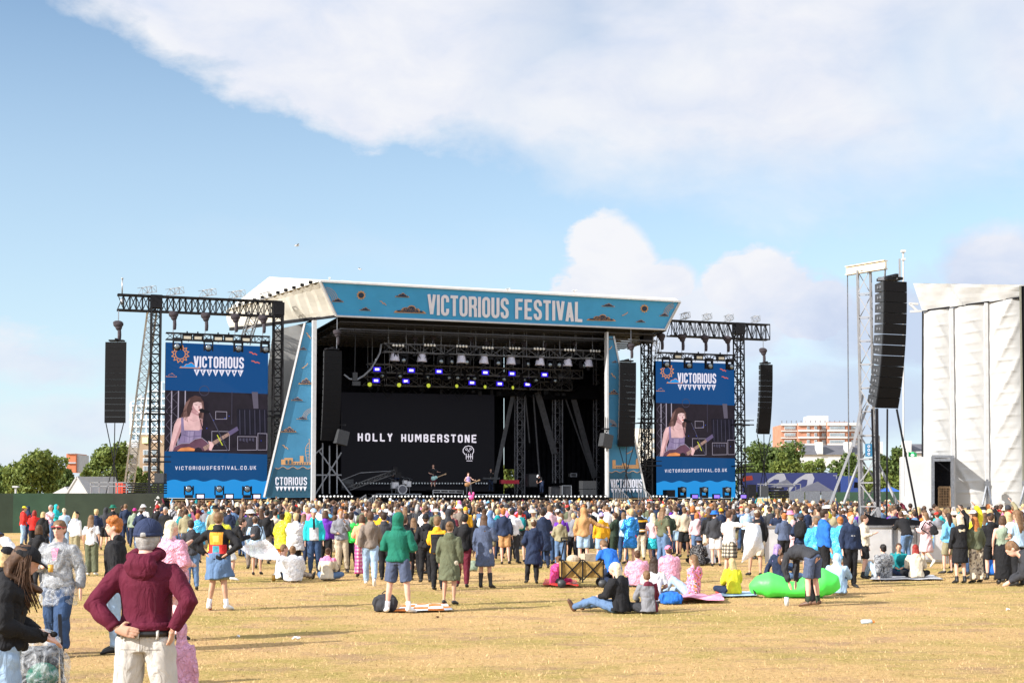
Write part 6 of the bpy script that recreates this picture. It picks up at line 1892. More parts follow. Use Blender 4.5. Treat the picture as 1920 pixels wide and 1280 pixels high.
def build_top(j, kind, w=1.0):
 """hoodie, jacket, t_shirt, coat, poncho, vest"""
 m = MB()
 g = {'hoodie': .028, 'jacket': .030, 't_shirt': .016, 'coat': .036, 'poncho': .055, 'vest': .012, 'hoodup': .032, 'sweat': .028}[kind]
 pel, wai, che, nek = j['pel'], j['wai'], j['che'], j['nek']
 rings, _ = torso_rings(j, g, w=w)
 up = (pel - wai).normalized()
 if kind == 'coat':
  low = [(pel + up * .42, .24, .20), (pel + up * .2, .225, .18)]
 elif kind == 'poncho':
  low = [(pel + up * .30, .31, .26), (pel + up * .12, .27, .22)]
 elif kind == 'vest':
  low = [(pel + up * -.02, .165, .125)]
 elif kind == 'sweat':
  low = [(pel + up * -.055, .185 + g, .138 + g)]
 else:
  low = [(pel + up * .055, .170 + g * .8, .125 + g * .8), (pel + up * .02, .182 + g, .135 + g)]
 if j['pel'].z < .5:
  low = [(pel + up * .09, .185 + g, .15 + g)]
 R_ = low + rings[2:-1] + [(nek + V((0, 0, -.005)), .082, .078)]
 if kind == 'poncho':
  R_ = low + [(c, a * 1.12 + .02, b * 1.15 + .02) for c, a, b in rings[2:-1]] + [(nek, .09, .085)]
 m.loft(R_, side=j['side'], n=18)
 if kind != 'vest':
  for s in 'LR':
   sh, el, wr = j['sh' + s], j['el' + s], j['wr' + s]
   r0 = .060 + g * .7
   base = lerp(lerp(che, nek, .35), sh, .45)
   if kind == 't_shirt':
    m.loft([(base, .056, .062), (sh, r0 - .005, r0), (lerp(sh, el, .45), r0 - .004, r0), (lerp(sh, el, .80), r0 - .002, r0 - .002)], n=10)
   elif kind == 'poncho':
    m.loft([(base, .08, .09), (sh, .10, .10), (lerp(sh, el, .5), .11, .12), (el, .10, .12), (lerp(el, wr, .6), .07, .08)], n=10)
   else:
    m.loft([(base, .058, .066), (sh, r0 - .006, r0), (lerp(sh, el, .4), r0 - .006, r0 - .004), (lerp(sh, el, .85), r0 - .012, r0 - .010), (el, r0 - .014, r0 - .012), (lerp(el, wr, .35), r0 - .018, r0 - .018), (lerp(el, wr, .85), r0 - .026, r0 - .026), (lerp(el, wr, .98), r0 - .034, r0 - .034)], n=10)
 H = rot_frame(j['hdir'], j['hup']); h = j['hed']
 bk = (H @ V((0, -1, 0)))
 if kind in ('hoodie', 'coat', 'poncho', 'jacket'):
  q = .05 if kind != 'jacket' else .02
  fwd = V((0, 1, 0))
  m.ell(nek + V((0, -.07, -.035)), (.125 if q > .03 else .095, .085 if q > .03 else .06, .095 if q > .03 else .05), 12, 8)
  m.ell(nek + V((0, -.02, .02)), (.095, .085, .045), 12, 6)
 if kind == 'hoodup':
  m.ell(nek + V((0, -.02, .01)), (.11, .09, .07), 12, 6)
  m.ell(h + H @ V((0, -.038, .020)), (.103, .105, .125), 14, 10, M=H)
  m.ell(h + H @ V((0, -.045, -.07)), (.095, .08, .09), 14, 10, M=H)
 return m
def build_bottom(j, kind, w=1.0):
 m = MB()
 pel, wai = j['pel'], j['wai']
 up = (pel - wai).normalized()
 g = .016 if kind in ('leggings',) else .026
 if kind in ('skirt', 'long_skirt', 'dress_skirt'):
  L_ = {'skirt': .42, 'long_skirt': .80, 'dress_skirt': .34}[kind]
  m.loft([(pel + up * L_, .22 if kind != 'long_skirt' else .21, .17), (pel + up * (L_ * .5), .205, .16), (pel + up * .05, .195, .145), (lerp(pel, wai, .7), .155, .115)], side=j['side'], n=18)
  return m
 m.loft([(pel + up * .10, .13, .12), (pel + up * .03, .175 * w, .132), (pel, .178 * w, .133), (lerp(pel, wai, .75), .158 * w, .118)], side=j['side'], n=16)
 for s in 'LR':
  hi, kn, an = j['hi' + s], j['kn' + s], j['an' + s]
  if kind == 'shorts':
   m.loft([(lerp(pel, hi, .8), .09, .10), (hi, .10 + .012, .115), (lerp(hi, kn, .4), .105, .112), (lerp(hi, kn, .88), .100, .108)], n=12)
  elif kind == 'wide':
   m.loft([(lerp(pel, hi, .8), .09, .10), (hi, .115, .12), (lerp(hi, kn, .5), .11, .115), (kn, .10, .105), (lerp(kn, an, .5), .10, .105), (lerp(kn, an, .96), .105, .115)], n=12)
  else:
   m.loft([(lerp(pel, hi, .8), .09, .10), (hi, .094 + g * .7, .10 + g * .7), (lerp(hi, kn, .4), .076 + g, .082 + g), (kn, .054 + g, .056 + g), (lerp(kn, an, .4), .048 + g, .054 + g), (lerp(kn, an, .85), .036 + g, .040 + g), (lerp(kn, an, .97), .036 + g, .042 + g)], n=12)
 return m
def build_shoe(j, s, boot=False, kind='shoe'):
 m = MB()
 an, to = j['an' + s], j['to' + s]
 f = (to - an); f.normalize()
 tip = to + f * .05
 m.loft([(lerp(an, to, -.42) + V((0, 0, -.03)), .030, .030), (lerp(an, to, -.25) + V((0, 0, -.02)), .040, .045), (an + V((0, 0, -.015)), .044, .052), (lerp(an, to, .55), .047, .040), (to + V((0, 0, .006)), .048, .030), (tip + V((0, 0, .0)), .028, .018)], n=10)
 if boot:
  kn = j['kn' + s]
  m.loft([(an + V((0, 0, -.02)), .050, .055), (lerp(an, kn, .2), .048, .052), (lerp(an, kn, .72 if boot == 2 else .3), .066 if boot == 2 else .05, .068 if boot == 2 else .055)], n=10)
 return m
def build_sock(j, s):
 m = MB(); an, kn = j['an' + s], j['kn' + s]
 m.loft([(an + V((0, 0, -.03)), .043, .048), (lerp(an, kn, .1), .040, .044), (lerp(an, kn, .30), .043, .049)], n=12)
 return m
def build_hair(j, kind):
 m = MB()
 H = rot_frame(j['hdir'], j['hup']); h = j['hed']
 P_ = lambda x, y, z: h + H @ V((x, y, z))
 down = V((0, 0, -1)) if j['hdir'].z > -.5 else j['hdir']
 bk = H @ V((0, -1, 0)); bk = V((bk.x, bk.y, 0)); bk = bk.normalized() if bk.length > .2 else V((0, -1, 0))
 if kind in ('short', 'long', 'bun', 'curly', 'pony', 'bob'):
  m.ell(P_(0, -.022, .040), (.086, .098, .094), 16, 12, M=H)
  m.ell(P_(0, -.048, -.01), (.082, .066, .075), 12, 8, M=H)
 if kind == 'curly':
  m.ell(P_(0, .0, .075), (.088, .098, .068), 12, 8, M=H)
  r = random.Random(4)
  for _ in range(26):
   a, e = r.uniform(0, 6.28), r.uniform(.2, 1.5)
   m.ell(P_(.088 * math.cos(a) * math.cos(e), .092 * math.sin(a) * math.cos(e) - .005, .055 + .085 * math.sin(e)), (.026, .026, .026), 6, 5)
 if kind == 'bob':
  m.loft([(P_(0, -.03, .03), .092, .085), (P_(0, -.035, -.05), .105, .085), (P_(0, -.04, -.12), .095, .07)], side=H @ V((1, 0, 0)), n=12)
 if kind == 'long':
  a = P_(0, -.055, .03)
  m.loft([(a, .085, .05), (P_(0, -.075, -.06), .098, .05), (P_(0, -.07, -.12) + bk * .03 + down * .04, .105, .042), (P_(0, -.07, -.12) + bk * .06 + down * .18, .100, .036), (P_(0, -.07, -.12) + bk * .06 + down * .30, .06, .02)], side=j['side'], n=12)
 if kind == 'bun':
  m.ell(P_(0, -.105, .07), (.045, .045, .045), 10, 8)
 if kind == 'pony':
  a = P_(0, -.11, .03)
  m.loft([(a, .03, .03), (a + bk * .03 + down * .05, .04, .035), (a + bk * .04 + down * .18, .038, .03), (a + bk * .02 + down * .30, .015, .012)], side=j['side'], n=8)
 if kind in ('cap', 'capback'):
  m.ell(P_(0, -.012, .045), (.092, .105, .090), 16, 10, M=H, z0=-.15)
  s = 1 if kind == 'cap' else -1
  m.loft([(P_(0, .06 * s, .045), .075, .010), (P_(0, .115 * s, .040), .070, .008), (P_(0, .165 * s, .026), .042, .007)], side=H @ V((1, 0, 0)), n=12)
 if kind == 'beanie':
  m.ell(P_(0, -.018, .045), (.090, .104, .098), 16, 10, M=H, z0=-.35)
  m.loft([(P_(0, -.02, .0), .094, .106), (P_(0, -.02, .03), .098, .110), (P_(0, -.02, .045), .094, .104)], side=H @ V((1, 0, 0)), n=16)
 if kind == 'bucket':
  m.loft([(P_(0, -.01, .005), .150, .158), (P_(0, -.01, .02), .145, .152), (P_(0, -.012, .05), .096, .108), (P_(0, -.012, .105), .086, .096), (P_(0, -.012, .125), .070, .080)], side=H @ V((1, 0, 0)), n=18)
 return m
SKINS = [mat('skin_fair', (.62, .36, .27), .55, .08, 14, spec=.35), mat('skin_tan', (.48, .27, .18), .55, .08, 14, spec=.35), mat('skin_brown', (.20, .10, .06), .5, .08, 14, spec=.35)]
PAL = {
 'black': (.012, .012, .014), 'charcoal': (.035, .036, .042), 'grey': (.20, .20, .22), 'light grey': (.46, .46, .48), 'white': (.74, .74, .76), 'cream': (.60, .52, .40), 'beige': (.44, .36, .26), 'khaki': (.26, .23, .14),
 'taupe': (.18, .145, .12), 'tan': (.42, .23, .10), 'brown': (.12, .06, .03), 'navy': (.016, .026, .06), 'blue': (.02, .13, .50), 'sky blue': (.16, .45, .72), 'pale blue': (.36, .50, .66), 'denim': (.10, .17, .30), 'light denim': (.30, .42, .58),
 'dark denim': (.03, .06, .13), 'slate': (.07, .09, .15), 'teal': (.01, .20, .22), 'turquoise': (.02, .45, .48), 'green': (.01, .13, .085), 'dark green': (.025, .04, .025), 'olive': (.10, .11, .065), 'sage': (.22, .27, .20), 'lime green': (.05, .70, .10),
 'yellow': (.75, .62, .03), 'mustard': (.62, .31, .015), 'orange': (.62, .18, .03), 'peach': (.70, .32, .18), 'red': (.55, .025, .02), 'maroon': (.14, .012, .03), 'burgundy': (.12, .015, .03), 'pink': (.72, .22, .38), 'pale pink': (.72, .48, .50), 'hot pink': (.80, .06, .28),
 'magenta': (.45, .03, .20), 'purple': (.13, .03, .35), 'lilac': (.40, .30, .55), 'plum': (.11, .03, .09)}
HAIRC = {'black': (.010, .008, .008), 'dark brown': (.030, .016, .010), 'brown': (.075, .038, .020), 'light brown': (.16, .09, .045), 'blonde': (.48, .34, .17), 'pale blonde': (.62, .52, .36), 'ginger': (.36, .12, .03), 'red': (.22, .02, .015), 'grey': (.30, .29, .28), 'purple': (.26, .18, .36)}
def cm(col): return cloth('cloth_' + col.replace(' ', '_'), PAL[col])
def hm(col): return mat('hair_' + col.replace(' ', '_'), HAIRC[col], .6, .35, 26, bump=.5, bscale=60, bdist=.01, spec=.3)
def plastic(name, col, alpha):
 if name in MATS: return MATS[name]
 m, t, b = principled(name)
 L = t.links.new
 b.inputs['Base Color'].default_value = (*col, 1)
 b.inputs['Roughness'].default_value = .18
 tc = N(t, 'ShaderNodeTexCoord'); n = N(t, 'ShaderNodeTexNoise'); n.inputs['Scale'].default_value = 7; n.inputs['Detail'].default_value = 5; n.inputs['Distortion'].default_value = 2.5
 L(tc.outputs['Object'], n.inputs['Vector'])
 bp = N(t, 'ShaderNodeBump'); bp.inputs['Strength'].default_value = 1; bp.inputs['Distance'].default_value = .05
 L(n.outputs[0], bp.inputs['Height']); L(bp.outputs[0], b.inputs['Normal'])
 L(ramp_lut(t, n.outputs[0], [(0.35, max(0, alpha - .15)), (0.6, min(1, alpha + .25))]), b.inputs['Alpha'])
 MATS[name] = m
 return m
PLA = {'clear': ('plastic_clear', (.62, .64, .67), .20), 'white': ('plastic_white', (.80, .80, .82), .70), 'yellow': ('plastic_yellow', (.80, .74, .03), .85), 'pink': ('plastic_pink', (.78, .36, .48), .75), 'sky blue': ('plastic_blue', (.06, .42, .72), .9), 'hot pink': ('plastic_hot_pink', (.85, .06, .25), .9)}
SHOEC = {'black': (.012, .012, .013), 'white': (.70, .70, .70), 'brown': (.12, .06, .035), 'red': (.5, .05, .03)}
def shm(c): return mat('shoe_' + c, SHOEC[c], .5, .1, 8)
MC = {}
MN = {'hoodie': 'hoodie', 'jacket': 'jacket', 't_shirt': 't_shirt', 'coat': 'coat', 'poncho': 'poncho', 'vest': 'vest_top', 'hoodup': 'hooded_jacket', 'sweat': 'hoodie'}
BN = {'trousers': 'trousers', 'wide': 'trousers', 'shorts': 'shorts', 'skirt': 'skirt', 'long_skirt': 'skirt', 'dress_skirt': 'skirt', 'leggings': 'leggings'}
def cached(key, fn):
 if key not in MC:
  MC[key] = fn()
 return MC[key]
def put_mesh(me, name, m, root):
 if not me.materials:
  me.materials.append(m)
 o = bpy.data.objects.new(name, me)
 COL.objects.link(o)
 o.parent = root
 o.material_slots[0].link = 'OBJECT'
 o.material_slots[0].material = m
 return o
def person(label, x, fy=None, Y=None, h=1.75, rz=0, pose='stand', top=('jacket', 'black'), bot=('trousers', 'navy'), hair=('short', 'brown'), skin=0, shoes='black', boots=0, cat='person', group=None, w=1.0, vox=None, hat=None, legs=True, z=None, under=True, loc=None, seed=0, tmat=None, bmat=None, socks=None, extra=None):
 if loc is None:
  loc = gnd(x, fy) if fy is not None else gx(x, Y)
 Yd = loc.y
 if z is not None: loc = V((loc.x, loc.y, z))
 s = h / 1.75
 vx = vox or (.015 if Yd < 30 else .022 if Yd < 43 else .030)
 j = POSES[pose]
 T = thing('person', label, cat, loc, group, R(rz))
 T.scale = (s * w, s * w, s)
 if pose in ('stand', 'stand2', 'cross', 'phone', 'drink'): T.rotation_euler = (R(math.sin(x * 7.3) * 2.2), R(math.sin(x * 3.1) * 2.5), R(rz))
 kk = lambda *a: tuple(round(c, 3) for n_ in a for c in j[n_])
 kh, kl, vh = kk('hed', 'hdir'), kk('pel', 'wai', 'hiL', 'knL', 'anL', 'knR', 'anR'), min(vx, .022)
 fold = .020 if vx > .0115 else .013
 put_mesh(cached(('b', pose, vx), lambda: remesh(build_body(j, hands=pose in ('akimbo', 'lookdown')), vx, 'body')), 'body', SKINS[skin], T)
 k = top[0]
 tm = plastic(*PLA[top[1]]) if k == 'poncho' and top[1] in PLA else (tmat or cm(top[1]))
 if k == 'poncho' and under:
  put_mesh(cached(('t', pose, 'jacket', vx, seed % 2), lambda: remesh(build_top(j, 'jacket'), vx, 'jacket', fold, 5.5, 3 + seed % 2)), 'jacket', cm(under if isinstance(under, str) else 'light grey'), T)
 put_mesh(cached(('t', pose, k, vx, seed % 2), lambda: remesh(build_top(j, k), vx, MN[k], fold, 5.5, seed % 2 * 5.3)), MN[k], tm, T)
 if legs:
  put_mesh(cached(('l', kl, bot[0], vx), lambda: remesh(build_bottom(j, bot[0]), vx, BN[bot[0]], fold * .7, 6.5, 2)), BN[bot[0]], bmat or cm(bot[1]), T)
  for sd in 'LR':
   put_mesh(cached(('s', kl, boots, sd, vh), lambda: remesh(build_shoe(j, sd, boots), vh, 'boot' if boots else 'shoe')), 'boot' if boots else 'shoe', shm(shoes), T)
   if socks:
    put_mesh(cached(('k', kl, sd, vx), lambda: build_sock(j, sd).mesh('sock', True)), 'sock', cm(socks), T)
 if hair and k != 'hoodup':
  if hair[0] in ('cap', 'capback', 'beanie', 'bucket'):
   under_h = hat or ('short', 'brown')
   put_mesh(cached(('h', kh, under_h[0], vh), lambda: remesh(build_hair(j, under_h[0]), vh * .75, 'hair', .006, 16)), 'hair', hm(under_h[1]), T)
   hn = 'cap' if hair[0].startswith('cap') else 'hat'
   put_mesh(cached(('h', kh, hair[0], vh), lambda: remesh(build_hair(j, hair[0]), vh * .7, hn)), hn, cm(hair[1]), T)
  else:
   put_mesh(cached(('h', kh, hair[0], vh), lambda: remesh(build_hair(j, hair[0]), vh * .75, 'hair', .006, 16)), 'hair', hm(hair[1]), T)
 return T
POSES['rain'] = J(elR=(.27, .0, 1.17), wrR=(.13, .24, 1.17), elL=(-.27, -.03, 1.13), wrL=(-.30, .04, .88), knL=(-.10, .14, .51), anL=(-.10, .16, .10), toL=(-.12, .32, .05), knR=(.10, -.02, .5), anR=(.11, -.20, .13), toR=(.12, -.08, .03))
POSES['wide'] = J(anL=(-.19, 0, .085), anR=(.19, 0, .085), knL=(-.15, .02, .5), knR=(.15, .02, .5), toL=(-.25, .13, .03), toR=(.25, .13, .03), elL=(-.27, .0, 1.14), wrL=(-.12, .20, 1.10), elR=(.27, .0, 1.14), wrR=(.12, .20, 1.10))
POSES['akimbo'] = J(elL=(-.325, -.13, 1.18), wrL=(-.150, -.165, 1.02), elR=(.325, -.08, 1.20), wrR=(.215, -.085, 1.00), anL=(-.19, 0, .085), anR=(.19, 0, .085), knL=(-.15, .02, .5), knR=(.15, .02, .5), toL=(-.25, .14, .03), toR=(.25, .14, .03), hed=(0, .035, 1.62))
POSES['lookdown'] = J(che=(0, .03, 1.31), nek=(0, .06, 1.44), hed=(0, .13, 1.58), hdir=(0, 1, -.55), hup=(0, .5, 1), elL=(-.24, .0, 1.12), wrL=(-.10, .24, 1.02), elR=(.24, -.02, 1.11), wrR=(.09, .28, .98))
def print_mat(name, base, blocks=(), spots=None, check=None, alpha=None):
 '''cloth with printed blocks (x0, x1, z0, z1, colour, 'b'ack or 'f'ront or 'a'll), spots or checks'''
 if name in MATS: return MATS[name]
 m = cloth(name, base); t = m.node_tree; L = t.links.new; b = t.nodes['Principled BSDF']
 src = b.inputs['Base Color'].links[0].from_socket
 tc = N(t, 'ShaderNodeTexCoord'); sp = N(t, 'ShaderNodeSeparateXYZ'); L(tc.outputs['Object'], sp.inputs[0])
 def over(fac, col):
  nonlocal src
  x = N(t, 'ShaderNodeMix', data_type='RGBA'); L(fac, x.inputs[0]); L(src, x.inputs[6]); x.inputs[7].default_value = (*col, 1); src = x.outputs[2]
 def inside(s, a, c): return mth(t, 'MULTIPLY', mth(t, 'GREATER_THAN', s, a), mth(t, 'LESS_THAN', s, c))
 for x0, x1, z0, z1, col, sd in blocks:
  f = mth(t, 'MULTIPLY', inside(sp.outputs[0], x0, x1), inside(sp.outputs[2], z0, z1))
  if sd == 'b': f = mth(t, 'MULTIPLY', f, mth(t, 'LESS_THAN', sp.outputs[1], -.02))
  if sd == 'f': f = mth(t, 'MULTIPLY', f, mth(t, 'GREATER_THAN', sp.outputs[1], .05))
  over(f, col)
 for k, (sc_, col, th) in enumerate(spots or ()):
  n = N(t, 'ShaderNodeTexNoise'); n.inputs['Scale'].default_value = sc_; n.inputs['Detail'].default_value = 1
  mp = N(t, 'ShaderNodeMapping'); mp.inputs['Location'].default_value = (k * 3.7, k, 0); L(tc.outputs['Object'], mp.inputs[0]); L(mp.outputs[0], n.inputs['Vector'])
  over(mth(t, 'GREATER_THAN', n.outputs[0], th), col)
 if check:
  q = 'n'
  for ax in (0, 2):
   w = mth(t, 'FRACT', mth(t, 'MULTIPLY', sp.outputs[ax], check[0]))
   over(mth(t, 'MULTIPLY', mth(t, 'LESS_THAN', w, .5), .75), check[1])
 L(src, b.inputs['Base Color'])
 return m
PM = {
 'jersey': print_mat('patched_jersey', PAL['black'], [(-.12, .12, 1.18, 1.40, (.65, .28, .03), 'b'), (-.05, .05, 1.23, 1.34, (.72, .60, .10), 'b'), (-.17, .17, 1.02, 1.18, (.55, .03, .03), 'b'), (-.06, .06, 1.04, 1.16, (.05, .25, .32), 'b')]),
 'stripes': print_mat('striped_jersey', PAL['black'], [(-.3, .3, 1.00, 1.03, PAL['mustard'], 'a'), (-.3, .3, 1.03, 1.06, PAL['white'], 'a'), (-.3, .3, 1.06, 1.09, PAL['mustard'], 'a'), (-.3, .3, 1.34, 1.40, PAL['mustard'], 'a')]),
 'leopard': print_mat('leopard_fur', PAL['beige'], spots=[(26, PAL['brown'], .53)]),
 'floral': print_mat('floral_print', PAL['pink'], spots=[(16, PAL['olive'], .58), (18, PAL['orange'], .58), (22, PAL['pale pink'], .6)]),
 'checked': print_mat('black_check', PAL['cream'], check=(11, PAL['black'])),
 'magenta_check': print_mat('magenta_check', PAL['pale pink'], check=(10, PAL['magenta'])),
 'turq': print_mat('turquoise_white', PAL['turquoise'], [(-.12, .12, .8, 1.25, PAL['light grey'], 'f'), (-.03, .03, 1.2, 1.5, PAL['black'], 'f')]),
 'mustardblack': print_mat('mustard_black', PAL['mustard'], [(-.13, .2, .9, 1.36, PAL['black'], 'b')]),
 'maroon_sleeve': print_mat('maroon_sleeve', PAL['grey'], [(.10, .5, .0, .75, PAL['burgundy'], 'a'), (-.5, .5, .60, .8, PAL['burgundy'], 'b')]),
 'raglan': print_mat('cream_pink_fleece', PAL['cream'], [(-.5, .5, .55, .8, PAL['pink'], 'a')]),
 'shirtprint': print_mat('flowery_shirt', PAL['light grey'], spots=[(20, PAL['plum'], .56), (24, PAL['pink'], .6)]),
 'greypat': print_mat('grey_pattern_jacket', (.26, .27, .29), spots=[(70, (.19, .20, .22), .52)]),
 'trouser_print': print_mat('cream_print', PAL['cream'], spots=[(14, PAL['taupe'], .55)]),
 'speckle': print_mat('speckled_dark', PAL['black'], spots=[(60, PAL['light grey'], .62)]),
 'ghood': print_mat('navy_hoodie_print', PAL['navy'], [(-.05, -.01, 1.20, 1.22, PAL['light grey'], 'f'), (.01, .05, 1.20, 1.22, PAL['light grey'], 'f')]),
 'foil': mat('blue_foil', (.03, .22, .60), .22, .3, 6, metal=.6, bump=.8, bscale=14, bdist=.05),
 'aquafoil': mat('aqua_foil', (.03, .42, .50), .22, .3, 6, metal=.6, bump=.8, bscale=14, bdist=.05)}
FACING = {}
